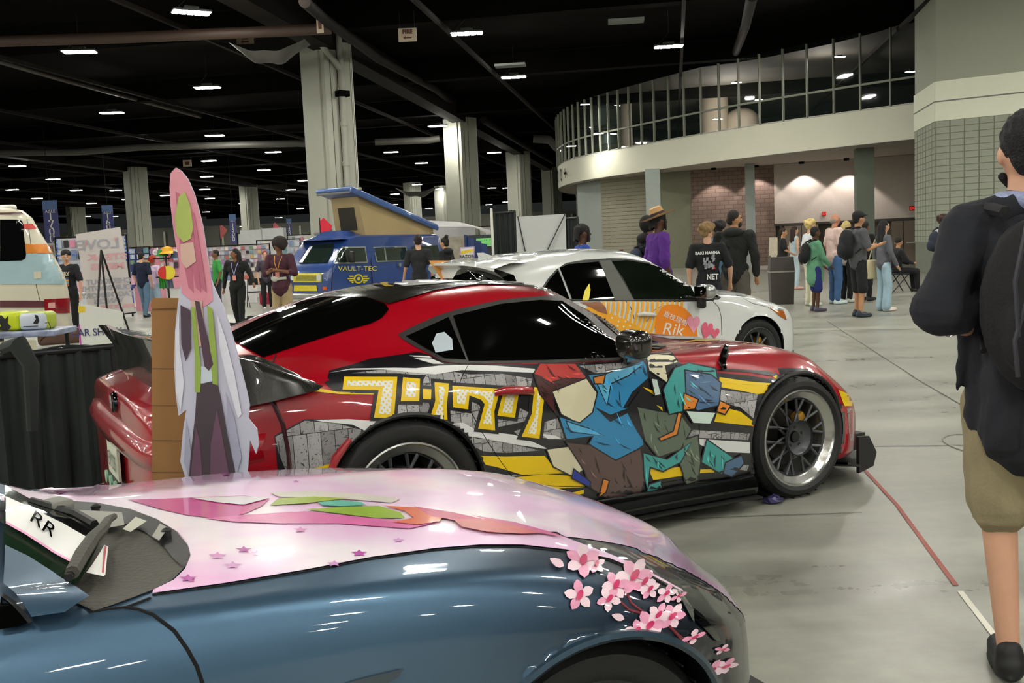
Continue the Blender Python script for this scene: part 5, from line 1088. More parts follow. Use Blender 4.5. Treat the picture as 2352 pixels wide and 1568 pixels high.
rowsw = [
 (fw_(.88), [(-3.4, .3), (0, .18), (.88, .2)]), (fw_(.97), [(-3.4, .36), (0, .22), (.88, .24)]), (fw_(1.0), [(-3.4, .5), (0, .38), (.88, .32)]),
 (fw_(1.0), [(-3.4, .66), (-1, .6), (0, .58), (.88, .42)]),
 (fw_(.985), [(-3.4, .84), (-2.6, .84), (-1, .78), (0, .72), (.4, .66), (.88, .5)]),
 (fw_([(-3.4, .97), (-1, .96), (0, .93), (.88, .9)]), [(-3.4, .95), (-2.9, .975), (-2, .955), (-1.0, .925), (-.5, .9), (0, .84), (.35, .755), (.6, .68), (.88, .55)]),
 (fw_([(-3.4, .86), (-2.6, .88), (-1.4, .87), (-.7, .84), (0, .82), (.88, .8)]), [(-3.4, 1.08), (-2.9, 1.12), (-2, 1.13), (-1.3, 1.11), (-.9, 1.02), (-.6, .94), (0, .87), (.35, .785), (.6, .7), (.88, .56)]),
 (fw_([(-3.4, .74), (-2.6, .78), (-1.4, .76), (-.9, .74), (-.5, .72), (.88, .6)]), [(-3.4, 1.2), (-3.1, 1.27), (-2.6, 1.33), (-2, 1.355), (-1.5, 1.31), (-1.1, 1.16), (-.8, 1.03), (-.55, .96), (-.3, .93), (0, .9), (.35, .82), (.6, .72), (.88, .57)]),
 (fw_([(-3.4, .6), (-2, .62), (-.9, .6), (.88, .4)]), [(-3.4, 1.27), (-3.1, 1.34), (-2.6, 1.395), (-2, 1.41), (-1.6, 1.385), (-1.2, 1.26), (-.9, 1.12), (-.6, 1.0), (-.35, .95), (0, .92), (.35, .84), (.6, .74), (.88, .575)]),
 (fw_(.3), [(-3.4, 1.3), (-3.1, 1.37), (-2.6, 1.42), (-2, 1.435), (-1.6, 1.42), (-1.2, 1.31), (-.9, 1.18), (-.6, 1.05), (-.35, .97), (0, .935), (.35, .855), (.6, .755), (.88, .58)]),
 (lambda xs: xs*0, [(-3.4, 1.31), (-3.1, 1.375), (-2.6, 1.425), (-2, 1.44), (-1.6, 1.43), (-1.2, 1.33), (-.9, 1.2), (-.6, 1.07), (-.35, .98), (0, .94), (.35, .86), (.6, .76), (.88, .585)]),
]
Vb, Fb = loft_body(WF, rowsw, spaced(-3.4, .88, 150, .5), 54, [(0, .33, .352), (-2.3, .33, .352)], xf=lambda x: np.where(x < 0, x*.87, x))
_, sfw = body_obj('body_shell', Vb, Fb, WF, m_whp, wht); wc.surfs.append(sfw)
mb = MB()
for cx in (0, -2.3):
    for s in (-1, 1): mb.lathe([(.36, s*.85), (.36, s*.5), (.1, s*.5)], (cx, 0, .33), 'y', 32)
mb.box((-1.1, 0, .22), (3.4, 1.5, .1)); mb.obj('underbody', m_mblk, wht)
for cx in (0, -2.3):
    for s in (-1, 1): wheel(wht, cx, s, .325, .325, .235, .215, .875, spokes='plain', smat=m_spoke, lipmat=m_spoke)
D = wc.decal
DL = [(1240, 668), (1258, 640), (1278, 618), (1300, 604), (1340, 597), (1400, 593), (1440, 594), (1490, 602), (1540, 620), (1590, 646), (1640, 672), (1656, 683), (1650, 688), (1560, 691), (1400, 691), (1330, 690), (1250, 690)]
D('window_surround', DL, m_mblk, .003, 8)
D('quarter_window', [(1246, 668), (1262, 642), (1280, 622), (1302, 664), (1308, 687), (1250, 687)], m_win, .006, 8)
D('rear_side_window', [(1284, 616), (1305, 607), (1374, 601), (1392, 636), (1412, 686), (1314, 687), (1300, 650)], m_win, .006, 8)
D('front_side_window', [(1404, 600), (1440, 598), (1490, 606), (1535, 622), (1578, 644), (1600, 686), (1456, 687), (1432, 640)], M('clear_tint_glass', '#10170F', rough=.04, coat=1, var=.6, vs=5, spec=.6), .006, 8)
D('corner_window', [(1582, 646), (1612, 662), (1650, 681), (1630, 687), (1606, 687)], m_win, .006, 6)
D('window_bar', [[(1280, 616), (1284, 615), (1312, 687), (1308, 688)], [(1576, 640), (1582, 643), (1606, 687), (1600, 688)]], M('bar_silver', '#8E908E', rough=.3, metal=.6), .009, 6)
D('door_pillar_trim', [(1376, 599), (1402, 598), (1456, 690), (1412, 690)], M('pillar_vinyl', '#55564F', rough=.5), .008, 8)
wc.line('door_gap', [(1402, 600), (1418, 640), (1436, 690), (1448, 705), (1455, 724), (1460, 750)], .006, m_gap); wc.line('door_gap', [(1634, 688), (1650, 704), (1656, 725), (1658, 770)], .006, m_gap); wc.line('hood_gap', [(1690, 676), (1730, 697), (1760, 704), (1775, 706)], .005, m_gap)
# wrap
zs = []
for k in range(17):
    u0 = 1384+k*11.2; a = 0 if k < 13 else 0
    zs.append([(u0, 692), (u0+6, 692), (u0+5, 712), (u0-2, 738+k*.6), (u0-12, 772), (u0-18, 772), (u0-7, 735), (u0-1, 712)])
D('amber_field', [(1360, 700), (1392, 716), (1440, 735), (1470, 752), (1500, 765), (1500, 800), (1330, 800), (1320, 720)], m_oyl, .003, 10)
D('orange_stripe', zs, m_oyl, .0045, 8)
D('polka_dot', [[(u+2.2*math.cos(t), v+2.2*math.sin(t)) for t in np.linspace(0, 5.5, 8)] for (u, v) in ((1413, 722), (1424, 728), (1436, 738), (1446, 748), (1420, 738), (1432, 750), (1405, 730), (1418, 748), (1442, 758), (1452, 762), (1400, 742), (1410, 756), (1428, 762))], m_wwh, .006, 4)
D('brown_patch', [(1330, 694), (1378, 693), (1390, 705), (1395, 722), (1375, 716), (1345, 700)], M('print_brown', '#9A6446', rough=.4, coat=.5), .006, 8)
pet_ = [(1506, 770), (1503, 742), (1508, 722), (1518, 706), (1534, 699), (1556, 700), (1572, 708), (1586, 722), (1594, 736), (1600, 752), (1602, 775)]
D('orange_emblem', pet_, m_org, .007, 8, label='rounded orange emblem with white lettering')
wc.text('emblem_lettering', '直枝理樹', (1550, 732), 15, .42, m_wwh, .011, bold=.01, sx=1.0)
wc.text('emblem_script', 'Rik', (1543, 757), 38, .1, m_wwh, .0105, bold=.03, shear=.2)
wc.line('dash_stitch', [(1476, 750), (1492, 728), (1502, 712), (1520, 702), (1545, 701), (1570, 710), (1590, 728)], .005, M('stitch_brown', '#A0501E'), .008)
def heart(cx, cy, w_, h_, t=0.):
    out = []
    for k in range(24):
        a = 2*PI*k/24; x = .5*math.sin(a)**3*w_; y = -(.42*math.cos(a)-.17*math.cos(2*a)-.07*math.cos(3*a)-.03*math.cos(4*a))*h_
        out.append((cx+x*math.cos(t)-y*math.sin(t), cy+x*math.sin(t)+y*math.cos(t)))
    return out
D('pink_heart', heart(1591, 743, 30, 44), m_pk1, .012, 6); D('rose_heart', heart(1622, 758, 26, 46, .2), m_pk2, .011, 6); D('rose_heart', heart(1640, 764, 22, 26), m_pk2, .012, 6)
D('yellow_leaf', [(1336, 690), (1342, 668), (1352, 652), (1355, 666), (1352, 684), (1350, 690)], M('leaf_yellow', '#E9DC3C', rough=.4), .012, 6)
h = MB(); pts = [wc.cast(u, v) for u, v in ((1464, 723), (1470, 721), (1490, 722), (1504, 723))]
h.tube([WF.l(p[0]+p[1]*o) for p, o in zip(pts, (.01, .04, .04, .01))], [.016, .02, .02, .016], 8); h.obj('door_handle', m_whp, wht)
# mirror
p_ = WF.l(wc.cast(1612, 668)[0]); mb = MB(); mb.rbox((p_[0]-.17, -1.0, .975), (.14, .2, .14), .055, seg=4); mb.obj('door_mirror', M('mirror_chrome', '#B9BDBA', rough=.15, metal=.6, coat=1), wht)
mb = MB(); mb.rbox((p_[0]-.24, -1.0, .975), (.02, .17, .11), .009); mb.obj('mirror_glass', m_blk, wht); mb = MB(); mb.rbox((p_[0]-.17, -.93, .87), (.07, .09, .12), .025); mb.obj('mirror_stalk', m_mblk, wht)
# rear roof spoiler with underside, antenna fin, rear glass
mb = MB(); n = 30; P = []
for i in range(n+1):
    y = -.72+1.44*i/n; e_ = (1-(abs(y)/.72)**4)
    x1 = -2.9-.12*e_; P += [(-2.55, y*.95, 1.34+.04*e_), (-2.75, y, 1.34+.05*e_), (x1, y, 1.30+.06*e_), (x1-.005, y, 1.275+.06*e_), (-2.8, y*.97, 1.2+.03*e_)]
mb.add(P, [(i*5+k, i*5+k+1, (i+1)*5+k+1, (i+1)*5+k) for i in range(n) for k in range(4)]); mb.obj('roof_spoiler', m_whp, wht, smooth=50, fixn=True)
mb = MB(); mb.prism([(0, 0), (.3, 0), (.17, .045), (.03, .1), (-.03, .1)], (-2.62, .1, 1.36), (.85, 0, 0), (0, 0, .8), -.04); mb.obj('antenna_fin', m_whp, wht, smooth=0)
D('rear_glass', [(1052, 622), (1072, 610), (1130, 616), (1180, 632), (1186, 646), (1100, 648), (1040, 642)], m_win, .006, 6)
mb = MB(); mb.rbox((-2.93, 0, 1.08), (.06, 1.2, .3), .03); mb.obj('rear_window', m_win, wht)
# raised hatch banner (printed towel hanging over the spoiler)
def bn(a, b):
    p0 = at(985+a*85, 598+0*a, 9.6-.0*a); q = p0+V(-.06*b*a, -.12*b, -.36*b)+V(-.12*b*(1-a)*-1, 0, 0); q[2] += .012*math.sin(a*22)*b; q[0] += (.1*b if a < .5 else -.1*b*1); return q
mb = MB(); mb.grid(bn, 24, 10); bt_ = M('towel_orange', '#E09A4E', rough=.8, var=.4, vs=9); mb.obj('hanging_towel', bt_, label='small orange and white printed towel hanging from the tailgate of the white hatchback', cat='towel')
# head lamp
D('head_lamp', [(1764, 706), (1790, 709), (1800, 716), (1806, 735), (1790, 726), (1776, 714)], M('amber_lens', '#B0622A', rough=.1, coat=1), .006, 5); D('lamp_chrome', [(1764, 705), (1785, 706), (1800, 713), (1790, 713), (1774, 711)], m_lip, .009, 5)
wc.line('belt_line', [(1240, 690), (1330, 691), (1450, 691), (1560, 692), (1640, 689)], .01, m_blk)

# ============================================================ blue camper van with raised pop-top
m_vw = M('van_blue', '#27427E', rough=.3, coat=.8, var=.12, vs=1.5); m_vy = M('van_yellow', '#D8C820', rough=.4, var=.3, vs=14); m_can = M('canvas_tan', '#A8946C', rough=.9, var=.1, vs=2, bump=.2, bs=8)
VA, VB = at(775, 700, 24.9), at(1030, 700, 28.5)     # near side: front corner, rear corner
vd = (VA-VB)[:2]; vd /= np.linalg.norm(vd); vyaw = math.atan2(vd[1], vd[0])
VF = Frame((VA[0], VA[1]), vyaw)       # local x forward, y left (far side is to the right: -y... the near side faces the camera)
Lv = float(np.linalg.norm((VA-VB)[:2]))
van = thing('blue_camper_van', 'blue camper van with yellow lettering and a raised tan canvas pop-top roof', 'van', (VA[0], VA[1], 0), vyaw)
wv = 1.9        # width; near side at y=0, body extends to y=-wv (van faces left, its left side is towards us)
def vsec(x, z):  # tumblehome and nose slope helper
    return 0
prof = [(-Lv, .35), (-Lv-.02, 1.0), (-Lv+.02, 1.5), (-Lv+.12, 1.86), (-Lv+.3, 1.92), (-.9, 1.93), (-.62, 1.88), (-.12, 1.34), (.12, 1.16), (.2, .95), (.21, .5), (.14, .33), (-.3, .3), (-Lv+.3, .3)]
def vbody():
    mb = MB(); n = len(prof); P = []
    for k, (ins, q) in enumerate(((.16, 0), (.05, 0), (0, 0), (0, 1), (.05, 1), (.16, 1))):
        y = (-.02, -.0, -.05, -wv+.05, -wv, -wv+.02)[k]; y = (.0, -.0, 0, 0, 0, 0)[k]
    cols = [(0.0, .10), (-.04, .03), (-.12, 0.), (-wv+.12, 0.), (-wv+.04, .03), (-wv, .10)]
    for y, sh in cols:
        for x, z in prof:
            tz = max(0, z-1.2)*.12; yy = y+(-tz if y > -wv/2 else tz)
            cxm, czm = -Lv/2, 1.1; P.append((cxm+(x-cxm)*(1-sh*.35), yy, czm+(z-czm)*(1-sh*.5)))
    F = []
    for k in range(len(cols)-1):
        for i in range(n): j = (i+1) % n; F.append((k*n+i, k*n+j, (k+1)*n+j, (k+1)*n+i))
    F += [tuple(range(n)), tuple(range((len(cols)-1)*n, len(cols)*n))[::-1]]
    mb.add(P, F); return mb
me = vbody().mesh('body_shell', m_vw, 40, True); o = link('body_shell', me, van)
vc = Car(van, VF); P = np.array([v.co[:] for v in me.vertices]); N_ = np.array([v.normal[:] for v in me.vertices])
class FlatSurf(Surf):
    def nrm(s, loc, ti):
        a, b, c = (s.V[i] for i in s.T[ti]); n = np.cross(b-a, c-a); return n/(np.linalg.norm(n)+1e-9)
vc.surfs.append(FlatSurf(VF.w(P), [tuple(p.vertices) for p in me.polygons], N_)); D = vc.decal
for cx in (-.75, -Lv+.95):
    for y0 in (0, 1):
        w_ = wheel(van, cx, 1, .33, .33, .2, .2, -.03 if y0 == 0 else 1, spokes='plain', smat=m_spoke, lipmat=m_spoke)
        w_.location = (cx, -.02 if y0 == 0 else -wv+.24, .33)
m_vg = M('van_glass', '#1E2A24', rough=.05, coat=1, var=.5, vs=2, spec=.6); m_cr = M('chrome_trim', '#C9CCC8', rough=.2, metal=.8)
D('windscreen', [(686, 606), (700, 582), (718, 562), (768, 560), (764, 580), (752, 604)], m_vg, .02, 8)
D('windscreen_glare', [(688, 604), (712, 568), (720, 566), (696, 604)], M('glare_white', '#E8E8F0', rough=.3), .026, 6)  # white strip paints glare onto the windscreen
D('cab_window_frame', [(766, 606), (776, 580), (786, 567), (838, 566), (844, 604)], m_cr, .02, 8); D('cab_window', [(769, 603), (779, 581), (789, 570), (836, 569), (841, 601)], m_vg, .026, 8)
D('side_window_frame', [(856, 567), (932, 565), (938, 599), (864, 602)], m_cr, .02, 8); D('side_window', [(859, 570), (930, 568), (935, 597), (866, 599)], m_vg, .026, 8)
D('window_divider', [(880, 569), (883, 569), (887, 599), (884, 599)], m_cr, .03, 6)
D('rear_side_window', [(944, 566), (1004, 563), (1012, 596), (950, 598)], m_vg, .02, 8)
D('grille', [(676, 628), (740, 628), (740, 648), (674, 648)], m_vy, .02, 8); D('grille_slats', [(682, 632), (728, 632), (728, 645), (680, 645)], M('grille_dark_yellow', '#8E8628', rough=.5, var=.4, vs=12), .026, 8)
D('lower_grille', [(677, 655), (728, 655), (730, 668), (676, 668)], m_vy, .02, 8)
for (u, v, r) in ((734, 638, 6.5), (673, 638, 4.5)):
    D('head_lamp', [(u+r*.8*math.cos(t), v+r*1.2*math.sin(t)) for t in np.linspace(0, 5.8, 12)], M('lamp_glass', '#D8DCD8', rough=.1, coat=1), .032, 4)
D('turn_signal', [(743, 658), (752, 658), (752, 666), (743, 666)], M('amber_lens2', '#C85A1E', rough=.2), .02, 4)
mb = MB(); mb.rbox((.2, -wv/2, .42), (.14, wv+.1, .17), .05); mb.rbox((-.05, .02, .42), (.5, .12, .16), .04); mb.obj('front_bumper', m_cr, van)
text = vc.text('van_lettering', 'VAULT-TEC', (820, 617), 15, 0, m_vy, .02, sx=1.15, bold=.004)
rg = lambda r, n=22: [(822+r*math.cos(t), 640+r*1.02*math.sin(t)) for t in np.linspace(0, 2*PI-.28, n)]
D('emblem_ring', rg(11), m_vy, .02, 4); D('emblem_ring_inner', rg(7.6), m_vw, .026, 4); D('emblem_disc', rg(4), m_vy, .032, 4)
for s in (-1, 1):
    for k, (dy, L_) in enumerate(((-6, 11), (-1, 15), (4, 11), (8, 6))):
        x0 = 822+s*11; D('emblem_bar', [(x0, 639+dy), (x0+s*L_, 639+dy), (x0+s*(L_-2), 642+dy), (x0, 642+dy)], m_vy, .02, 5)
vc.line('door_gap', [(852, 560), (852, 600), (855, 640), (858, 690)], .02, m_gap); vc.line('door_gap', [(765, 610), (762, 650), (762, 690)], .02, m_gap)
mb = MB(); p_ = VF.l(vc.cast(800, 600)[0]); mb.rbox((p_[0]+.05, .16, 1.38), (.1, .2, .3), .04); mb.obj('door_mirror', m_mblk, van)
mb = MB(); p_ = VF.l(vc.cast(914, 608)[0]); mb.cyl((p_[0], .01, p_[2]), (p_[0], .05, p_[2]), .05, n=16); mb.obj('fuel_cap', m_cr, van)
# high front cap and tent
mb = MB()
def capf(a, b):
    x = -.35-1.15*a; t = math.sin(PI*min(1, b)); z = 1.86+.2*math.sin(PI*(.12+.88*min(1, a*1.6))/1)*(1 if a < .55 else 1)*(.4+.6*t) if False else 1.84+.24*min(1, a*2.2)*(1-max(0, a-.75)*1.2)*min(1, 3.2*b, 3.2*(1-b))
    return (x, -.1-(wv-.2)*b, z)
mb.grid(capf, 14, 20); mb.obj('roof_cap', m_vw, van, fixn=True)
X0, X1 = -1.35, -Lv+.25; zt = 3.0
TL = lambda x: 2.06+(zt-2.06)*max(0, (x-X1)/(X0-X1))
mb = MB(); ys = (-.22, -1.32)
Pc = [(X0-.05, ys[0], 1.92), (X0-.05, ys[1], 1.92), (X0+.12, ys[1]+.05, zt-.05), (X0+.12, ys[0]-.05, zt-.05), (X1, ys[0], 1.92), (X1, ys[1], 1.92), (X1, ys[1], 2.08), (X1, ys[0], 2.08)]
mb.add(Pc, [(0, 1, 2, 3), (0, 3, 7, 4), (1, 5, 6, 2), (4, 7, 6, 5), (3, 2, 6, 7)]); mb.obj('pop_top_canvas', m_can, van, smooth=0, fixn=True)
mb = MB(); mb.rbox((0, 0, 0), (.015, .6, .6), .1, seg=4); o = mb.obj('canvas_window', M('mesh_dark', '#2E2A1E', rough=.8), van); o.location = (X0+.045, -.77, 2.38); o.rotation_euler = (0, .13, 0)
ang = math.atan2(zt-2.06, X0+.3-X1); ln = math.hypot(X0+.45-X1, zt-2.06)+.2
mb = MB(); mb.rbox((0, 0, 0), (ln, 1.35, .14), .06); mb.rbox((0, .64, -.05), (ln, .08, .12), .03); o = mb.obj('pop_top_lid', M('lid_blue', '#3C5A92', rough=.35, coat=.6), van); o.location = ((X0+.4+X1)/2, -.77, (zt+2.1)/2+.08); o.rotation_euler = (0, -ang, 0)
mb = MB(); mb.rbox((0, 0, 0), (.4, 1.35, .08), .035); o = mb.obj('lid_front_lip', M('lid_grey', '#8A8A84', rough=.5), van); o.location = (X0+.3, -.77, zt+.1); o.rotation_euler = (0, .25, 0)
mb = MB(); mb.ell((-.9, -wv*.35, 1.25), (.12, .2, .28)); mb.obj('driver_seat', M('seat_brown', '#5A4A3A', rough=.8), van)

# ============================================================ cream van at the far left
m_crm = M('van_cream', '#D8D2BC', rough=.3, coat=.8, var=.03); 
CX = at(166, 700, 16.6); cyaw = math.radians(27)
CF = Frame((CX[0], CX[1]), cyaw)
cv = thing('cream_striped_van', 'cream van with red, orange and pale blue stripes, cut off by the left edge', 'van', (CX[0], CX[1], 0), cyaw)
# section across y (0 = near rear corner face .. back), silhouette over z: rounded rear end towards the right
cs = [(0, .42), (.0, .75), (-.01, 1.0), (-.04, 1.25), (-.13, 1.5), (-.25, 1.8), (-.4, 2.12), (-.47, 2.3), (-.6, 2.42), (-.9, 2.5), (-2.6, 2.52)]
mb = MB(); P = []; yr = [(0, .25), (.06, .1), (.18, .02), (.5, 0), (1.8, 0)]
lft = [(-2.6, z) for _, z in cs]
for k, (y, ins) in enumerate(yr): P += [(x-ins if x > -2.5 else x, y, z) for x, z in cs]
n = len(cs); F = [(k*n+i, k*n+i+1, (k+1)*n+i+1, (k+1)*n+i) for k in range(len(yr)-1) for i in range(n-1)]
mb.add(P, F)
# near face
Pn = [(x-.25 if x > -2.5 else x, 0, z) for x, z in cs]+[(-3.0, 0, 2.52), (-3.0, 0, .42)]
mb.add(Pn, [tuple(range(len(Pn)))]); me = mb.mesh('body_shell', m_crm, 50, True); link('body_shell', me, cv)
cc = Car(cv, CF); P = np.array([v.co[:] for v in me.vertices]); N_ = np.array([v.normal[:] for v in me.vertices])
cc.surfs.append(FlatSurf(CF.w(P), [tuple(p.vertices) for p in me.polygons], N_)); D = cc.decal
for (nm, col, v0, v1) in (('red_stripe', '#D2382E', 514, 526), ('orange_stripe', '#E88A26', 560, 581), ('pale_blue_stripe', '#A8C6CE', 582, 652), ('maroon_stripe', '#5A2A34', 690, 706)):
    D(nm, [(0, v0), (60, v0), (120, v0+1), (170, v0+3), (170, v1+2), (120, v1), (60, v1), (0, v1)], M('van_'+nm, col, rough=.3, coat=.8), .012, 8)
D('roof_stripe', [(0, 488), (60, 487), (92, 490), (92, 493), (60, 491), (0, 493)], M('van_maroon_stripe', '#5A2A34'), .014, 6)
D('rear_window', [(0, 504), (40, 504), (50, 508), (53, 520), (60, 585), (58, 594), (50, 598), (0, 600)], m_win, .02, 8)
D('tail_lamp', [(101, 687), (164, 684), (166, 718), (103, 720)], M('tail_red', '#8E1420', rough=.15, coat=1), .02, 6); D('reverse_lamp', [(111, 695), (126, 694), (127, 707), (111, 707)], M('tail_pink', '#D8A09A', rough=.2), .026, 5)
D('side_marker', [(77, 624), (94, 623), (95, 639), (78, 640)], M('cap_cream', '#D2CDB8'), .03, 5)
cc.line('door_gap', [(60, 492), (68, 540), (76, 600), (84, 660), (92, 690)], .012, M('gap_brown', '#6A6050'))
mb = MB(); mb.rbox((-.2, -.05, .3), (.75, .3, .26), .06); mb.obj('rear_bumper', M('bumper_brown', '#4E2E22', rough=.3, coat=.6), cv)
mb = MB(); mb.rbox((-1.75, .75, 2.47), (2.1, 1.3, .1), .05); mb.obj('roof', M('roof_white', '#E0DED4', rough=.4), cv)
mb = MB(); mb.cyl((-1.4, .3, .33), (-1.4, .55, .33), .33, n=24); mb.cyl((-2.6, .3, .33), (-2.6, .55, .33), .33, n=24)
o = mb.obj('underbody', m_mblk, cv)
# ============================================================ people
def blob(prims, vox, it=2, fn=None):
    mb = MB()
    for p in prims:
        if p[0] == 'c':
            _, a, b, r0, r1 = p; a = V(*a); b = V(*b); mb.cyl(a, b, r0, r1, 14); mb.ell(a, (r0,)*3, 12); mb.ell(b, (r1,)*3, 12)
        elif p[0] == 'e': mb.ell(p[1], p[2], 18, R=(np.array(p[3]) if len(p) > 3 else None))
        else: mb.box(p[1], p[2], R=(np.array(p[3]) if len(p) > 3 else None))
    me = bpy.data.meshes.new('tmp'); me.from_pydata(mb.v, [], mb.f); o = bpy.data.objects.new('tmp', me); COL.objects.link(o)
    m = o.modifiers.new('r', 'REMESH'); m.mode = 'VOXEL'; m.voxel_size = vox; m.use_smooth_shade = True
    if it: s = o.modifiers.new('s', 'SMOOTH'); s.factor = .5; s.iterations = it
    dg = bpy.context.evaluated_depsgraph_get(); e = o.evaluated_get(dg); out = bpy.data.meshes.new_from_object(e)
    bpy.data.objects.remove(o); bpy.data.meshes.remove(me)
    if fn:
        P = np.array([v.co[:] for v in out.vertices]); N_ = np.array([v.normal[:] for v in out.vertices]); P = fn(P, N_)
        out.vertices.foreach_set('co', P.ravel()); out.update()
    out.shade_smooth(); return out
def wrinkle(amp, sc):
    def f(P, N_):
        q = P*sc; d = np.sin(q[:, 0]*3.1+1.7*np.sin(q[:, 2]*1.3))*np.sin(q[:, 2]*2.2+q[:, 1]*1.9+1.1*np.sin(q[:, 0]*2))+.5*np.sin(q[:, 0]*7+q[:, 2]*3.)*np.sin(q[:, 1]*6+q[:, 2]*4.)
        return P+N_*(d*amp)[:, None]
    return f
SK = {'pale': '#D2A184', 'tan': '#B98762', 'brown': '#7E5238', 'dark': '#543524', 'red': '#C08468'}
def rotz(p, a, c=(0, 0)): x, y = p[0]-c[0], p[1]-c[1]; return (c[0]+x*math.cos(a)-y*math.sin(a), c[1]+x*math.sin(a)+y*math.cos(a), p[2])
def person(u, v, H, yaw, label, group=None, skin='tan', top='#222222', sleeve='short', bottom='#222222', legs='long', shoe='#DDDDDD', hair='short', hcol='#1C1410', armL=None, armR=None, stride=.0, fat=1., longtop=0., vox=.015, pos=None, head_yaw=0., lean=0., skirt=False, legdx=0., shz=0., collar=None, wr=.004, ftop=1., topname='shirt', face=True):
    """u,v: photo point of the feet. yaw: heading, 0 = walks away from camera (+Y), 90 = faces left (-X)"""
    g = ground(u, v) if pos is None else V(*pos); s = H/1.75; a = math.radians(yaw)
    t = thing('person', label, 'person', (g[0], g[1], 0), a, group)
    sk = M('skin_'+skin, SK[skin], rough=.55, var=.06, vs=18); T = M('cloth_'+top, top, rough=.9, var=.12, vs=9, bump=.15, bs=90); Bm = M('cloth_'+bottom, bottom, rough=.9, var=.15, vs=9, bump=.15, bs=90); Sm = M('shoe_'+shoe, shoe, rough=.6)
    f = fat; k = lambda *p: tuple(x*s for x in p)
    hip = .93; Lx = .095
    st = stride
    kneeL, kneeR = (-Lx*1.05+legdx*.5, .03+st*.12, .50), (Lx*1.05+legdx*.5, .03-st*.08, .50); ankL, ankR = (-Lx*1.1+legdx, st*.26, .09), (Lx*1.1+legdx, -st*.26, .09)
    nz = 1.49; ly = lean
    shL, shR = (-.185*f, ly*.9, 1.43), (.185*f, ly*.9, 1.43)
    armL = armL or [(-.25*f, -.03+ly*.5, 1.14), (-.24*f, .06+ly*.3, .88)]; armR = armR or [(.25*f, -.03+ly*.5, 1.14), (.24*f, .06+ly*.3, .88)]
    def torso(e):
        return [('e', k(0, 0, .98), k(.155*f+e, .115*f+e, .12+e)), ('c', k(0, 0, .98), k(0, ly*.6, 1.18), (.125*f+e)*s, (.125*f+e)*s), ('e', k(0, ly*.7, 1.2), k(.145*f+e, .105*f+e, .17)), ('e', k(0, ly*.85, 1.31), k(.175*f+e, .11*f+e, .15+e)), ('c', k(-.13*f, ly*.9, 1.42), k(.13*f, ly*.9, 1.42), (.062+e)*s, (.062+e)*s)]
    def arm(sh, el, wr_, e, full=1.):
        o = [('c', k(*sh), k(*el), (.052*f+e)*s, (.043*f+e)*s)]
        if full > 0: w2 = tuple(el[i]+(wr_[i]-el[i])*full for i in range(3)); o.append(('c', k(*el), k(*w2), (.042*f+e)*s, (.028+e*(1.2 if full < 1 else 1))*s))
        return o
    hy = ly+.02
    hd = lambda p: k(*rotz(p, math.radians(head_yaw), (0, hy)))
    body = torso(-.012) + [('c', k(0, ly*.95, 1.44), k(0, hy-.005, 1.58), .058*s, .054*s), ('e', k(0, hy, 1.655), k(.074, .092, .108)), ('e', hd((0, hy+.035, 1.6)), k(.05, .052, .058)),
        ('c', hd((0, hy+.09, 1.655)), hd((0, hy+.108, 1.628)), .012*s, .016*s), ('e', hd((-.077, hy-.005, 1.64)), k(.012, .02, .03)), ('e', hd((.077, hy-.005, 1.64)), k(.012, .02, .03)), ('e', hd((0, hy+.085, 1.592)), k(.022, .012, .009)), ('e', hd((0, hy+.075, 1.685)), k(.05, .02, .012))]
    for sh, (el, wr_) in ((shL, armL), (shR, armR)):
        body += arm(sh, el, wr_, -.004)
        d = V(*wr_)-V(*el); d /= np.linalg.norm(d); sd = np.cross(d, V(0, 1, 0)); sd = sd/(np.linalg.norm(sd)+1e-6); h0 = V(*wr_)+d*.05
        body.append(('c', k(*wr_), k(*h0), .026*s, .03*s))
        for q in range(4):
            b0 = h0+sd*(q-1.5)*.017+d*.02; ln = (.06, .072, .068, .05)[q]; b1 = b0+d*ln*.6+V(0, .008, 0); b2 = b1+d*ln*.4+V(0, .018, -.004); body += [('c', k(*b0), k(*b1), .0105*s, .0095*s), ('c', k(*b1), k(*b2), .0095*s, .008*s)]
        th = V(*wr_)+d*.03; body.append(('c', k(*th), k(*(th+d*.05+V(0, .038, 0))), .013*s, .009*s))
    for kn, an, sx_ in ((kneeL, ankL, -1), (kneeR, ankR, 1)):
        body += [('c', k(sx_*Lx, 0, hip-.02), k(*kn), .078*f*s, .052*f*s), ('c', k(*kn), k(*an), .052*f*s, .034*s), ('c', k(an[0], an[1]-.02, .05), k(an[0]*1.1, an[1]+.14, .04), .035*s, .03*s)]
    link('body', blob(body, vox), t).data.materials.append(sk)
    # top
    tp = torso(.014)
    if longtop: tp += [('c', k(0, 0, .98), k(0, 0, .98-longtop), (.165*f*ftop)*s, (.175*f*ftop)*s)]
    tp += [('c', k(0, 0, .95), k(0, 0, .93), .15*f*s, .15*f*s)]
    for sh, (el, wr_) in ((shL, armL), (shR, armR)):
        if sleeve == 'short': w2 = tuple(sh[i]+(el[i]-sh[i])*.8 for i in range(3)); tp += [('c', k(*sh), k(*w2), (.068*f)*s, (.066*f)*s)]
        elif sleeve == 'long': tp += arm(sh, el, wr_, .014, .93)
        elif sleeve == 'elbow': tp += [('c', k(*sh), k(*el), .07*f*s, .068*f*s)]+[('c', k(*el), k(*tuple(el[i]+(wr_[i]-el[i])*.25 for i in range(3))), .06*s, .055*s)]
    link(topname, blob(tp, vox, 2, wrinkle(wr*s, 11)), t).data.materials.append(T)
    # bottoms
    bt = [('e', k(0, 0, .95), k(.165*f, .125*f, .1))]
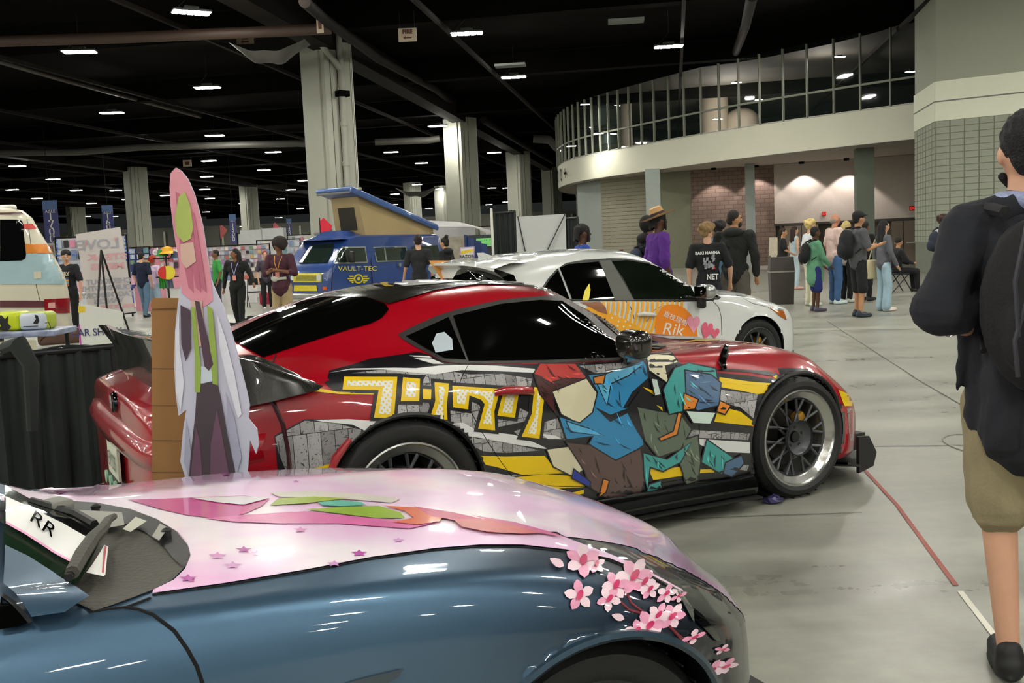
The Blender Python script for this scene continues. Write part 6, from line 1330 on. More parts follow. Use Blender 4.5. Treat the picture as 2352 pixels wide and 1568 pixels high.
    for kn, an, sx_ in ((kneeL, ankL, -1), (kneeR, ankR, 1)):
        e = .02 if legs != 'wide' else .035
        if skirt: continue
        bt += [('c', k(sx_*Lx, 0, hip-.04), k(*kn), (.085*f+e*.3)*s, (.058*f+e)*s)] if legs != 'shorts' else [('c', k(sx_*Lx, 0, hip-.04), k(kn[0], kn[1], kn[2]-.02+shz), (.09*f)*s, (.092*f)*s)]
        if legs in ('long', 'wide'): bt += [('c', k(*kn), k(an[0], an[1]-.01, .085), (.056*f+e)*s, (.045+e*(1.2 if legs == 'wide' else .6))*s)]
    if skirt: bt += [('c', k(0, 0, .9), k(0, 0, .6), .16*f*s, .22*f*s)]
    link('trousers' if legs != 'shorts' else 'shorts', blob(bt, vox, 2, wrinkle(.005*s, 9)), t).data.materials.append(Bm)
    for an in (ankL, ankR):
        sh_ = blob([('c', k(an[0], an[1]-.035, .048), k(an[0]*1.12, an[1]+.17, .038), .046*s, .036*s), ('e', k(an[0]*1.06, an[1]+.06, .02), k(.05, .15, .02)), ('c', k(an[0], an[1]-.02, .05), k(an[0], an[1]-.02, .09), .045*s, .042*s)], .012, 1); link('shoe', sh_, t).data.materials.append(Sm)
    # hair
    hm = M('hair_'+hcol, hcol, rough=.75, var=.35, vs=60, bump=.5, bs=140); hc = (0, hy-.012, 1.675)
    def nzf(P, N_): return P+N_*(np.sin(P[:, 0]*150/s+P[:, 2]*60)*np.sin(P[:, 1]*130/s)*.004)[:, None]
    HR = []
    if hair in ('short', 'cap', 'bald', 'bun', 'long', 'wavy', 'curly', 'fluffy'):
        if hair == 'bald': HR = [('e', k(0, hy-.045, 1.63), k(.074, .06, .06))]
        else: HR = [('e', hd((0, hy-.018, 1.682)), k(.083, .097, .098)), ('e', hd((0, hy-.05, 1.63)), k(.07, .055, .06))]
    if hair == 'afro': HR = [('e', hd((0, hy-.03, 1.70)), k(.15, .14, .135)), ('e', hd((-.09, hy-.02, 1.65)), k(.06, .07, .09)), ('e', hd((.09, hy-.02, 1.65)), k(.06, .07, .09))]
    if hair in ('curly', 'fluffy'): HR += [('e', hd((.09*math.cos(q)*.9, hy-.02+.09*math.sin(q), 1.70+.03*math.sin(3*q))), k(.04, .04, .045)) for q in np.linspace(0, 6, 9)]+[('e', hd((0, hy, 1.76)), k(.07, .08, .035))]
    if hair in ('long', 'wavy'): HR += [('c', hd((-.05, hy-.06, 1.66)), hd((-.07, hy-.08, 1.38)), .05*s, .045*s), ('c', hd((.05, hy-.06, 1.66)), hd((.07, hy-.08, 1.38)), .05*s, .045*s), ('c', hd((0, hy-.08, 1.66)), hd((0, hy-.1, 1.34)), .06*s, .05*s)]
    if hair == 'bun': HR += [('e', hd((0, hy-.06, 1.79)), k(.045, .045, .04))]
    if hair == 'locs':
        HR = [('e', hd((0, hy-.02, 1.69)), k(.09, .105, .09))]+[('c', hd((.085*math.cos(q), hy-.02+.09*math.sin(q), 1.72)), hd((.105*math.cos(q), hy-.02+.11*math.sin(q), 1.55+.02*math.sin(q*5))), .017*s, .012*s) for q in np.linspace(.9, 5.6+.0, 20)-1.1+PI*.35]
    if HR: link('hair', blob(HR, max(.009, vox*.7), 1, nzf), t).data.materials.append(hm)
    if face and vox < .02:
        me_ = MB(); me_.ell((0, 0, 0), (.009*s, .006*s, .006*s), 8); em = me_.mesh('eye', M('eye_dark', '#1A1410', rough=.3), 80)
        for q in (-1, 1): o = link('eye', em, t); o.location = hd((q*.031, hy+.088, 1.664))
    return t, s, k, hd, hy, (shL, armL, shR, armR)
def pack(P, col, name='backpack', lab=None, z=1.22, sc=1., y=-.19, dx=0):
    """a backpack worn by person P: a thing of its own, but it moves with the wearer, so it is the wearer's part"""
    t, s, k, hd, hy, A = P; m = M('pack_'+col, col, rough=.85, var=.15, vs=12, bump=.2, bs=120)
    link(name, blob([('e', k(dx, y-.03, z), k(.15*sc, .09*sc, .23*sc)), ('e', k(dx, y-.11, z-.08), k(.11*sc, .05*sc, .12*sc)), ('e', k(dx, y, z+.12), k(.12*sc, .07*sc, .12*sc))], .014, 2), t).data.materials.append(m)
    mb = MB()
    for q in (-1, 1): mb2 = MB(); mb2.tube([k(q*.09, y+.02, z+.24*sc), k(q*.115, -.04, z+.285), k(q*.125, .1, z+.2), k(q*.13, .125, z+.02), k(q*.14, y+.06, z-.14)], [.017*s, .021*s, .021*s, .016*s, .01*s], 6); mb2.obj('strap', m, t)
def hat_cap(P, col, back=False):
    t, s, k, hd, hy, A = P; m = M('cap_'+col, col, rough=.8); q = -1 if back else 1
    link('cap', blob([('e', hd((0, hy-.01, 1.705)), k(.092, .108, .085)), ('e', hd((0, hy+q*.1, 1.705)), k(.07, .075, .01)), ('e', hd((0, hy+q*.05, 1.71)), k(.08, .07, .016))], .01, 1), t).data.materials.append(m)
def lanyard(P, col):
    t, s, k, hd, hy, A = P; m = M('lanyard_'+col, col, rough=.7)
    mb = MB(); mb.tube([k(-.055, -.03, 1.5), k(-.075, .06, 1.46), k(-.05, .15, 1.35), k(0, .165, 1.18)], .006*s, 5); mb.obj('lanyard', m, t); mb = MB(); mb.tube([k(.055, -.03, 1.5), k(.075, .06, 1.46), k(.05, .15, 1.35), k(0, .165, 1.18)], .006*s, 5); mb.obj('lanyard', m, t)
    mb = MB(); mb.box(k(0, .172, 1.11), k(.075, .006, .11)); mb.obj('badge', M('badge_card', '#D98A80', rough=.4, var=.3, vs=30), t, smooth=0)

# --- right-hand crowd (they look to the right)
P = person(1972, 728, 1.80, -80, 'man in black cap, grey tee and black shorts with a backpack, nearest of the crowd', skin='tan', top='#55565A', bottom='#17171A', legs='shorts', shoe='#202A38', hair='short', hcol='#14100E', armR=[(.22, .06, 1.14), (.16, .28, 1.2)], armL=[(-.22, .06, 1.14), (-.14, .28, 1.18)], stride=.1)
hat_cap(P, '#121214'); pack(P, '#14141A', sc=1.15)
P = person(2030, 714, 1.64, -80, 'woman in a grey jumper and pale blue jeans with a cream tote bag', skin='pale', top='#5E6066', sleeve='long', bottom='#9DB8C6', legs='wide', shoe='#E4D8CC', hair='long', hcol='#151214', fat=.92, armR=[(.22, .02, 1.14), (.2, .16, .9)])
t, s, k, hd, hy, A = P; mb = MB(); mb.rbox(k(-.24, -.06, .82), k(.1, .3, .38), .03); mb.obj('tote_bag', M('tote_cream', '#C9BC98', rough=.9), t); mb = MB(); mb.tube([k(-.24, -.18, .98), k(-.14, -.1, 1.4), k(-.12, .02, 1.46), k(-.2, .06, .98)], .012, 6); mb.obj('tote_strap', M('tote_cream', '#C9BC98'), t)
P = person(1873, 715, 1.58, -85, 'child in a green raincoat and navy shorts with a black backpack, beside the litter bin', skin='dark', top='#5E9474', sleeve='long', bottom='#202C6A', legs='shorts', shoe='#4E4456', hair='short', hcol='#100C0A', longtop=.3, armR=[(.2, .1, 1.12), (.14, .26, .96)], armL=[(-.2, .1, 1.12), (-.12, .24, .95)])
pack(P, '#101012', sc=.95)
P = person(1918, 698, 1.84, -82, 'bald grey-bearded man in a pale pink tee and blue jeans', skin='red', top='#D8BDB4', bottom='#3E5F8A', shoe='#C9DADA', hair='bald', hcol='#8E8680', fat=1.12, armR=[(.26, .02, 1.14), (.18, .2, .96)])
lanyard(P, '#8A6AB0')
P = person(1945, 694, 1.68, -70, 'woman with long blonde hair and black leggings, behind the capped man', skin='pale', top='#C8C4B8', bottom='#16161A', shoe='#C8CEC2', hair='long', hcol='#C8B478', fat=.9)
P = person(1862, 702, 1.74, -80, 'person with bleached blond curls in a white top, behind the child in the green coat', skin='pale', top='#D8DCE0', bottom='#D8D4B8', legs='long', shoe='#D8D8C8', hair='curly', hcol='#D8BE78', fat=.95)
P = person(1988, 690, 1.66, -60, 'person in black holding a camera, half hidden behind the capped man', skin='brown', top='#14141A', sleeve='long', bottom='#17171A', shoe='#222222', hair='short', armR=[(.24, .1, 1.2), (.16, .3, 1.4)])
P = person(1800, 668, 1.62, -110, 'woman in a black off-shoulder top with a hair bun, behind the litter bin', skin='tan', top='#141418', sleeve='short', bottom='#8FA6B8', shoe='#C08A74', hair='bun', hcol='#2A1A14', fat=.9, armR=[(.2, .08, 1.15), (.1, .25, 1.05)])
P = person(1826, 664, 1.66, -75, 'woman with long brown hair in a pale strapless top, behind the litter bin', skin='pale', top='#B9CBD2', sleeve='none', bottom='#B9CBD2', shoe='#D0A090', hair='long', hcol='#2E1C16', fat=.85)
P = person(2165, 690, 1.72, -75, 'man in a white tee with a dark backpack, in front of the block wall', skin='tan', top='#DADAD6', bottom='#33363C', hair='fluffy', hcol='#3A2418'); pack(P, '#232A3A', sc=.9)
P = person(2185, 684, 1.74, -70, 'bearded man in a pale grey tee, just behind the man in white', skin='tan', top='#B8B2AE', bottom='#3A3A40', hair='short', hcol='#1C120E')
# seated person on a folding chair
def folding_chair(c, rz, label, grp=None):
    t = thing('folding_chair', label, 'chair', (c[0], c[1], 0), rz, grp); m = M('chair_steel', '#2A2A2E', rough=.4, metal=.5)
    mb = MB(); mb.rbox((0, 0, .45), (.42, .4, .035), .015); mb.obj('seat', m, t); mb = MB(); mb.rbox((0, -.24, .76), (.42, .03, .2), .012); mb.obj('backrest', m, t)
    for q in (-1, 1):
        mb = MB(); mb.tube([(q*.22, .24, .012), (q*.22, -.26, .86)], .012, 6); mb.obj('leg', m, t); mb = MB(); mb.tube([(q*.2, -.24, .012), (q*.2, .18, .45)], .012, 6); mb.obj('leg', m, t)
    return t
def seated(c, yaw, label, skin, top, bottom, hair='short', hcol='#1C1410', H=1.7, group=None):
    s = H/1.75; a = math.radians(yaw); t = thing('person', label, 'person', (c[0], c[1], 0), a, group); k = lambda *p: tuple(x*s for x in p)
    bd = [('e', k(0, -.05, .55), k(.15, .13, .11)), ('c', k(0, -.05, .58), k(0, -.03, .82), .11*s, .12*s), ('e', k(0, -.02, .92), k(.16, .1, .16)), ('c', k(0, 0, 1.02), k(0, .03, 1.16), .05*s, .05*s), ('e', k(0, .04, 1.24), k(.074, .09, .105)), ('e', k(0, .075, 1.19), k(.048, .05, .05))]
    for q in (-1, 1): bd += [('c', k(q*.18, 0, 1.0), k(q*.22, .12, .76), .05*s, .04*s), ('c', k(q*.22, .12, .76), k(q*.1, .34, .7), .04*s, .03*s), ('e', k(q*.08, .38, .7), k(.035, .05, .03)), ('c', k(q*.09, 0, .53), k(q*.12, .42, .5), .08*s, .055*s), ('c', k(q*.12, .42, .5), k(q*.12, .44, .1), .052*s, .035*s)]
    link('body', blob(bd, .015), t).data.materials.append(M('skin_'+skin, SK[skin], rough=.55))
    tp = [('e', k(0, -.05, .6), k(.17, .15, .12)), ('c', k(0, -.05, .6), k(0, -.03, .84), .135*s, .14*s), ('e', k(0, -.02, .93), k(.185, .12, .16))]
    for q in (-1, 1): tp += [('c', k(q*.17, 0, 1.0), k(q*.22, .12, .76), .068*s, .058*s), ('c', k(q*.22, .12, .76), k(q*.11, .32, .7), .055*s, .042*s)]
    link('jacket', blob(tp, .015, 2, wrinkle(.005, 10)), t).data.materials.append(M('cloth_'+top, top, rough=.9, var=.12))
    bt = [('e', k(0, -.03, .53), k(.17, .15, .09))]
    for q in (-1, 1): bt += [('c', k(q*.09, 0, .53), k(q*.12, .42, .51), .09*s, .075*s), ('c', k(q*.12, .42, .5), k(q*.12, .45, .12), .07*s, .055*s)]
    link('trousers', blob(bt, .015, 2, wrinkle(.005, 10)), t).data.materials.append(M('cloth_'+bottom, bottom, rough=.9, var=.12))
    for q in (-1, 1): link('shoe', blob([('c', k(q*.12, .42, .05), k(q*.13, .6, .04), .045*s, .035*s)], .012, 1), t).data.materials.append(M('shoe_#1A1A1C', '#1A1A1C'))
    link('hair', blob([('e', k(0, .025, 1.265), k(.083, .095, .098))], .01, 1), t).data.materials.append(M('hair_'+hcol, hcol, rough=.75))
    return t
c = ground(2062, 672); folding_chair(c, math.radians(-85), 'dark folding chair under the seated person by the brown door'); seated(c, -85, 'person in black sitting on a folding chair near the brown door', 'tan', '#1C1C20', '#141418')
mb = MB(); c = at(2058, 560, 21.5); c2 = (c[0]+.05, c[1], 1.02)
# --- behind the white car
P = person(1518, 760, 1.86, -75, 'person in a wide straw hat and a purple shirt, behind the white hatchback', skin='dark', top='#5A2A86', sleeve='elbow', bottom='#2E2A2A', hair='locs', hcol='#120C0A', pos=at(1516, 700, 13.8), fat=1.05, longtop=.12, wr=.007, vox=.013)
t, s, k, hd, hy, A = P; mh = M('straw_hat', '#C9A070', rough=.85, var=.12, vs=40, bump=.3, bs=120)
mb = MB(); mb.lathe([(0, .13), (.06, .128), (.09, .11), (.1, .06), (.108, .0), (.18, -.02), (.255, .0), (.26, .005), (.18, -.012), (.1, .004)], n=36); o = mb.obj('straw_hat', mh, t); o.location = hd((0, hy-.02, 1.715)); o.rotation_euler = (.3, -.12, 0)
mb = MB(); mb.lathe([(.108, .005), (.11, .04), (.104, .042)], n=36); o = mb.obj('hat_band', M('hat_band', '#2A1E1E'), t); o.location = hd((0, hy-.02, 1.72)); o.rotation_euler = (.3, -.12, 0)
mb = MB(); mb.ell(k(.23, .02, 1.36), (.012, .035, .05), 8); mb.obj('green_patch', M('sequin_green', '#1E9A5E', rough=.2, metal=.6), t)
P = person(1490, 755, 1.80, -70, 'person in a black hood, mostly hidden behind the straw hat wearer', skin='brown', top='#101012', sleeve='long', bottom='#15151A', hair='short', hcol='#0E0E10', pos=at(1492, 700, 14.6)); pack(P, '#2A3244', z=1.1)
t, s, k, hd, hy, A = P; link('hood', blob([('e', hd((0, hy-.02, 1.68)), k(.11, .12, .13)), ('e', k(0, -.06, 1.47), k(.13, .1, .08))], .012, 1), t).data.materials.append(M('cloth_#101012', '#101012'))
P = person(1625, 780, 1.66, -12, 'blond boy in a black printed tee seen from behind, right of the straw hat', skin='pale', top='#15161A', bottom='#23252C', hair='fluffy', hcol='#8A6E48', pos=at(1628, 700, 12.9), fat=1.02, armR=[(.3, 0, 1.14), (.3, .14, .93)], vox=.012, head_yaw=-35)
t, s, k, hd, hy, A = P; text_on('back_print_lettering', 'BAKI HANMA', k(0, -.142, 1.36), (1, 0, 0), (0, 0, 1), .052, M('print_white', '#D8D8D8'), t, bold=.003, sx=1.0, th=.012)
mb = MB(); random.seed(4)
for q in range(14):
    x = random.uniform(-.07, .07); z = random.uniform(1.12, 1.31); mb.prism([(0, 0), (.03, .01), (.04, .05), (.01, .06)], k(x, -.158, z), k(random.uniform(.6, 1.3), 0, random.uniform(-.4, .4)), k(0, 0, 1), -.003)
o = mb.obj('back_print', M('print_grey', '#9A9CA2', var=.4, vs=60), t, smooth=0); o['kind'] = 'stuff'
mb = MB(); mb.prism([(0, 0), (.05, .01), (.04, .05), (.01, .05)], k(.05, -.155, 1.13), (1, 0, 0), (0, 0, 1), -.003); mb.obj('back_print_red', M('print_red', '#B82A2E'), t, smooth=0)
text_on('back_print_number', 'NET', k(.06, -.145, 1.03), (1, 0, 0), (0, 0, 1), .1, M('print_white', '#D8D8D8'), t, bold=.004, sx=.8, th=.015)
P = person(1690, 790, 1.84, -30, 'bearded man in a black hoodie and grey cargo trousers, beside the blond boy', skin='tan', top='#1C1D1C', sleeve='long', bottom='#5A554C', legs='wide', hair='short', hcol='#1E1612', pos=at(1690, 700, 14.1), fat=1.15, head_yaw=-45, wr=.006, vox=.012)
t, s, k, hd, hy, A = P; link('beard', blob([('e', hd((0, hy+.05, 1.575)), k(.055, .055, .05))], .01, 1), t).data.materials.append(M('hair_#1E1612', '#1E1612')); link('hood', blob([('e', k(0, -.06, 1.47), k(.14, .1, .07))], .012, 1), t).data.materials.append(M('cloth_#1C1D1C', '#1C1D1C'))
P = person(1660, 780, 1.72, -40, 'person with dark curly hair and a blue top, between the boy and the bearded man', skin='tan', top='#5A7A96', bottom='#2A2A30', hair='curly', hcol='#14100E', pos=at(1655, 700, 15.6))
P = person(1345, 740, 1.72, -80, 'man with short locs in a royal blue top, hand raised, behind the white car roof', skin='dark', top='#2A4AA0', bottom='#202228', hair='locs', hcol='#120D0C', pos=at(1340, 650, 13.2), armR=[(.24, .14, 1.2), (.12, .42, 1.34)], vox=.013); lanyard(P, '#D88A5A')
# --- left side
P = person(552, 748, 1.66, 175, 'woman in a black jumper and black trousers with a lanyard, walking past the standee', skin='brown', top='#131314', sleeve='long', bottom='#101012', shoe='#1A1A1A', hair='wavy', hcol='#12100E', stride=.6, head_yaw=-50, armL=[(-.33, .0, 1.16), (-.42, .12, .98)], armR=[(.3, -.06, 1.14), (.34, -.04, .88)], fat=1.12, vox=.012); lanyard(P, '#A8A0D8')
P = person(650, 775, 1.78, 170, 'man with a large afro in a maroon shirt and khaki trousers', skin='brown', top='#43202E', sleeve='elbow', bottom='#A08C68', legs='wide', shoe='#3A3028', hair='afro', hcol='#1E120C', pos=at(650, 700, 18.6), armR=[(.28, .04, 1.14), (.06, .3, 1.2)], armL=[(-.28, .04, 1.14), (-.04, .3, 1.2)], head_yaw=-25, fat=1.08, longtop=.1, vox=.012)
t, s, k, hd, hy, A = P; mb = MB(); mb.tube([k(-.13, .08, 1.05), k(0, .17, 1.04), k(.14, .1, 1.06)], .03, 8); mb.ell(k(.05, .19, 1.04), (.07, .03, .05), 10); mb.obj('tied_cloth', M('cloth_white', '#C8C8BC', rough=.9), t); lanyard(P, '#D89A3A')
P = person(335, 728, 1.72, -15, 'man in a navy tee and blue jeans walking away, left of the cardboard', skin='pale', top='#141C34', bottom='#5C7890', shoe='#22242A', hair='short', hcol='#15110E', stride=.6, vox=.013)
P = person(353, 720, 1.6, -20, 'woman with red curly hair, lilac top and denim shorts beside the man in navy', skin='brown', top='#C9B0CC', bottom='#9AB0C4', legs='shorts', shoe='#222222', hair='curly', hcol='#B0341A', pos=at(356, 690, 27.4), fat=1.1)
P = person(160, 810, 1.76, 165, 'man in a backwards black cap and black printed tee, behind the cream van', skin='pale', top='#17181F', bottom='#121214', shoe='#222222', hair='short', hcol='#2A201A', pos=at(163, 700, 19.6), armR=[(.27, 0, 1.14), (.29, .05, .9)], armL=[(-.27, 0, 1.14), (-.3, .06, .9)], head_yaw=35, vox=.012); hat_cap(P, '#17171A', True)
t, s, k, hd, hy, A = P; text_on('shirt_lettering', 'RY', k(-.08, .15, 1.3), (-1, 0, 0), (0, 0, 1), .11, M('print_cream', '#D8D2B0'), t, bold=.004)
for q, cl in enumerate(('#2E4A4A', '#D89A4A', '#7AA0A8', '#C85A2A')): mb = MB(); mb.box(k(-.06, .158, 1.22-q*.045), k(.12, .006, .04)); mb.obj('shirt_stripe', M('stripe'+cl, cl), t, smooth=0)
P = person(965, 700, 1.76, 0, 'man in a black tee seen from behind, in front of the blue camper van', skin='pale', top='#1C1C20', bottom='#26262C', hair='short', hcol='#1E1410', pos=at(965, 650, 19.5), armL=[(-.27, 0, 1.14), (-.33, .1, .9)], vox=.013)
P = person(1026, 700, 1.7, 60, 'person in a black hooded top with swept-up hair, beside the small framed sign', skin='tan', top='#141416', sleeve='long', bottom='#1A1A1E', hair='bun', hcol='#141012', pos=at(1027, 650, 20.5), vox=.013)
t, s, k, hd, hy, A = P; link('hood', blob([('e', k(0, -.05, 1.47), k(.15, .12, .08))], .012, 1), t).data.materials.append(M('cloth_#141416', '#141416'))
P = person(490, 690, 1.7, 120, 'person in a green tee at the far booth, just right of the standee', skin='brown', top='#3E9A4A', bottom='#2A2A30', hair='short', pos=at(500, 640, 27))
P = person(600, 690, 1.62, 200, 'person in dark clothes at the far booth behind the man with the afro', skin='pale', top='#4A4450', bottom='#1A1A1E', hair='short', hcol='#7A2018', pos=at(612, 640, 27.5))
P = person(1182, 700, 1.7, 0, 'person in a hi-vis yellow top, mostly hidden by the white photo backdrop', skin='tan', top='#B8D02A', bottom='#2A2A30', hair='short', pos=at(1188, 650, 19.4))

# --- near man at the right edge
nS = 1.83/1.75; nX = at(2362, 360, 3.12)[0]; nP = V(nX, 3.12, 0)
nA = math.radians(-18)
def loc(q):
    d_ = (V(*q)-nP)/nS; return (d_[0]*math.cos(-nA)-d_[1]*math.sin(-nA), d_[0]*math.sin(-nA)+d_[1]*math.cos(-nA), d_[2])
P = person(0, 0, 1.83, -18, 'man in a loose dark shirt and khaki shorts with a backpack, at the right edge', skin='pale', top='#1B1D24', sleeve='none', bottom='#8E8264', legs='shorts', shoe='#131314', hair='short', hcol='#0F0F12', pos=tuple(nP), fat=1.04, longtop=.17, ftop=.9, legdx=.06, shz=.07, vox=.008, wr=.004, armL=[loc(at(2160, 712, 3.05)), loc(at(2238, 766, 3.16))], armR=[(.5, 0, 1.1), (.3, .2, 1.02)], head_yaw=12, topname='shirt', face=False)
t, s, k, hd, hy, A = P; mS = M('cloth_#1B1D24', '#1B1D24')
shl = V(-.165, 0, 1.425)
el = V(*loc(at(2160, 712, 3.05)))
link('sleeve', blob([('c', k(-.05, -.01, 1.475), k(*shl), .06*s, .082*s), ('c', k(*shl), k(*(shl+(el-shl)*.5)), .082*s, .07*s), ('c', k(*(shl+(el-shl)*.5)), k(*el), .068*s, .078*s), ('c', k(*(el+V(-.01, .0, -.0))), k(*(el+V(.05, .03, -.01))), .078*s, .068*s)], .008, 2, wrinkle(.0035, 9)), t).data.materials.append(mS)
link('sleeve', blob([('c', k(.2, 0, 1.42), k(.5, 0, 1.12), .09*s, .1*s)], .012, 2), t).data.materials.append(mS)
link('shirt_tail', blob([('c', k(-.11, -.03, 1.25), k(-.13, -.03, .84), .05*s, .055*s), ('c', k(-.06, -.1, 1.3), k(-.08, -.1, .8), .06*s, .07*s), ('c', k(-.17, -.03, 1.1), k(-.2, -.05, .93), .03*s, .008*s)], .008, 2, wrinkle(.004, 14)), t).data.materials.append(mS)
link('collar', blob([('c', k(-.07, -.02, 1.5), k(.07, -.02, 1.5), .035*s, .035*s), ('c', k(-.08, .02, 1.5), k(0, -.06, 1.5), .03*s, .03*s)], .008, 1), t).data.materials.append(M('shirt_pattern_blue', '#8E96B8', rough=.8, var=.5, vs=120))
link('beard', blob([('c', hd((-.06, hy+.03, 1.58)), hd((-.02, hy+.075, 1.555)), .014*s, .014*s)], .008, 1), t).data.materials.append(M('hair_#0F0F12', '#0F0F12'))
mb = MB(); w_ = k(*loc(at(2180, 748, 3.2))); mb.lathe([(.036, -.01), (.036, .01)], n=20); o = mb.obj('wrist_band', M('watch_steel', '#6A6A60', metal=.6, rough=.3), t); o.location = w_; o.rotation_euler = (0, 1.4, .6)
pack(P, '#0E0E11', sc=1.12, z=1.2, y=-.2)
for (zz, hh) in ((1.28, .3), (1.12, .2)):
    mb = MB(); mb.tube([k(-.09, -.40, zz-hh/2), k(-.1, -.405, zz), k(-.07, -.39, zz+hh/2)], .007, 6); mb.obj('pack_zip', M('zip_grey', '#3A3A40', rough=.4, metal=.5), t)
# ============================================================ standee, cardboard, curtains, booths
class Plane:
    def __init__(s, p, yaw, t=None): s.p = np.array(p, float); s.ax = V(math.cos(yaw), math.sin(yaw), 0); s.n = V(math.sin(yaw), -math.cos(yaw), 0); s.t = t
    def hit(s, u, v):
        r = ray(u, v); k = ((s.p-CO) @ s.n)/(r @ s.n); q = CO+r*k; return ((q-s.p) @ s.ax, q[2])
    def sheet(s, name, px, mat, off=0., th=.003, parent=None, **kw):
        P = [s.hit(*q) for q in px]; n = len(P); o = V(s.p[0], s.p[1], 0)+s.n*off-(0 if parent is None else 1)*V(*parent.location)*1
        r = delaunay_2d_cdt([Vector(p) for p in P], [], [list(range(n))], 1, 1e-7); Q = [v[:] for v in r[0]]; m = len(Q)
        mb = MB(); A = [o+s.ax*q[0]+V(0, 0, q[1]) for q in Q]; Bk = [a-s.n*th for a in A]
        T = [tuple(f) for f in r[2]]; mb.add(A+Bk, T+[tuple(i+m for i in f[::-1]) for f in T]+([(i, (i+1) % n, m+(i+1) % n, m+i) for i in range(n)] if m == n else []))
        return mb.obj(name, mat, parent, smooth=0, fixn=True, **kw)
def flat(nm, c, **k): return M(nm, c, rough=k.pop('rough', .6), var=k.pop('var', .08), **k)
# standee
sp = at(490, 900, 3.56); PS = Plane((sp[0], sp[1], 0), math.radians(-8))
st = thing('cutout_standee', 'tall cut-out standee, pink at the top and lilac below, between the two front cars', 'standee', (sp[0], sp[1], 0))
OUT = [(392, 398), (404, 385), (416, 392), (432, 412), (446, 444), (456, 480), (466, 520), (472, 560), (478, 600), (484, 640), (497, 672), (514, 706), (528, 750), (542, 800), (556, 856), (568, 905), (573, 930), (570, 960), (590, 985), (594, 1020), (588, 1042), (574, 1010), (570, 1060), (566, 1110), (560, 1560), (470, 1560), (430, 1110), (414, 1060), (420, 990), (428, 940), (410, 955), (403, 900), (400, 840), (402, 760), (408, 700), (416, 650), (412, 600), (404, 560), (398, 520), (392, 470), (390, 430)]
PS.sheet('board', OUT, flat('standee_lilac', '#C4C3D2', rough=.45), 0, .006, st)
def L_(nm, px, col, k): PS.sheet(nm, px, flat(nm+'_c', col, rough=.45, var=.12, vs=14), .001+.0012*k, .001, st)
L_('pink_field', [(392, 398), (404, 385), (416, 392), (432, 412), (446, 444), (456, 480), (466, 520), (472, 560), (478, 600), (486, 650), (490, 690), (470, 704), (440, 690), (418, 672), (412, 600), (404, 560), (398, 520), (392, 470), (390, 430)], '#D9929E', 1)
for q_, (x0, x1, c_) in enumerate(((404, 414, '#B9697C'), (424, 432, '#E6B8BC'), (440, 448, '#B9697C'))):
    L_('rose_band', [(x0, 440+q_*22), (x1, 446+q_*22), (x1+26-q_*4, 560+q_*20), (x0+42-q_*3, 672), (x0+30-q_*3, 660), (x0+10, 560)], c_, 2+q_)
L_('green_field', [(412, 452), (426, 440), (438, 470), (446, 520), (440, 548), (424, 556), (408, 540), (404, 500)], '#A8B65E', 5)
L_('sand_field', [(416, 560), (446, 556), (452, 600), (430, 616), (418, 600)], '#D2B09E', 5); L_('sand_field', [(440, 690), (466, 690), (472, 790), (450, 800), (444, 740)], '#CDB1A2', 4)
L_('plum_field', [(416, 700), (438, 712), (440, 800), (428, 828), (418, 790)], '#4A3A44', 4)
L_('green_band', [(441, 704), (450, 706), (464, 850), (462, 900), (450, 900), (450, 820)], '#8FA848', 6); L_('green_band', [(478, 700), (490, 710), (500, 820), (502, 884), (490, 880), (484, 800)], '#9BB452', 6)
L_('plum_band', [(450, 690), (460, 692), (492, 836), (482, 850), (472, 840)], '#4E3844', 7)
L_('pale_belt', [(452, 842), (500, 838), (502, 872), (454, 882)], '#C8D2DA', 5); L_('plum_lower_field', [(454, 884), (500, 874), (510, 920), (524, 1000), (540, 1080), (548, 1130), (430, 1130), (440, 1040), (450, 950)], '#473B40', 4); L_('mauve_band', [(452, 980), (460, 1010), (466, 1080), (468, 1130), (436, 1130)], '#6A4A5C', 5); L_('mauve_band', [(500, 940), (512, 1000), (530, 1100), (484, 1130), (486, 1020)], '#6A4A5C', 5)
L_('white_band', [(404, 760), (412, 720), (414, 800), (424, 880), (416, 944), (406, 900)], '#DCDCE4', 3); L_('white_band', [(500, 720), (520, 780), (540, 860), (556, 950), (548, 960), (524, 880), (506, 800)], '#D4D6E0', 3); L_('grey_band', [(520, 900), (540, 960), (556, 1050), (544, 1090), (528, 1000)], '#A6A4B8', 4); L_('grey_band', [(430, 960), (440, 1040), (436, 1100), (424, 1060)], '#B4B4C6', 4)
# cardboard sheet behind it
cp_ = at(385, 900, 3.68); PC = Plane((cp_[0], cp_[1], 0), math.radians(-6)); m_cb = M('cardboard', '#93693C', rough=.85, var=.06, vs=5, bump=.15, bs=20)
cb = thing('cardboard_sheet', 'tall brown cardboard sheet with fold creases behind the left side of the standee', 'cardboard', (cp_[0], cp_[1], 0))
PC.sheet('sheet', [(348, 694), (352, 686), (400, 685), (440, 686), (438, 1560), (352, 1560), (349, 1100)], m_cb, 0, .008, cb); PC.sheet('folded_flap', [(347, 700), (352, 684), (438, 684), (438, 706), (350, 709)], m_cb, .006, .004, cb)
for v in (845, 930, 1010, 1083): PC.sheet('fold_crease', [(349, v), (438, v+1), (438, v+3), (349, v+2)], flat('crease', '#6E4C28'), .001, .001, cb)
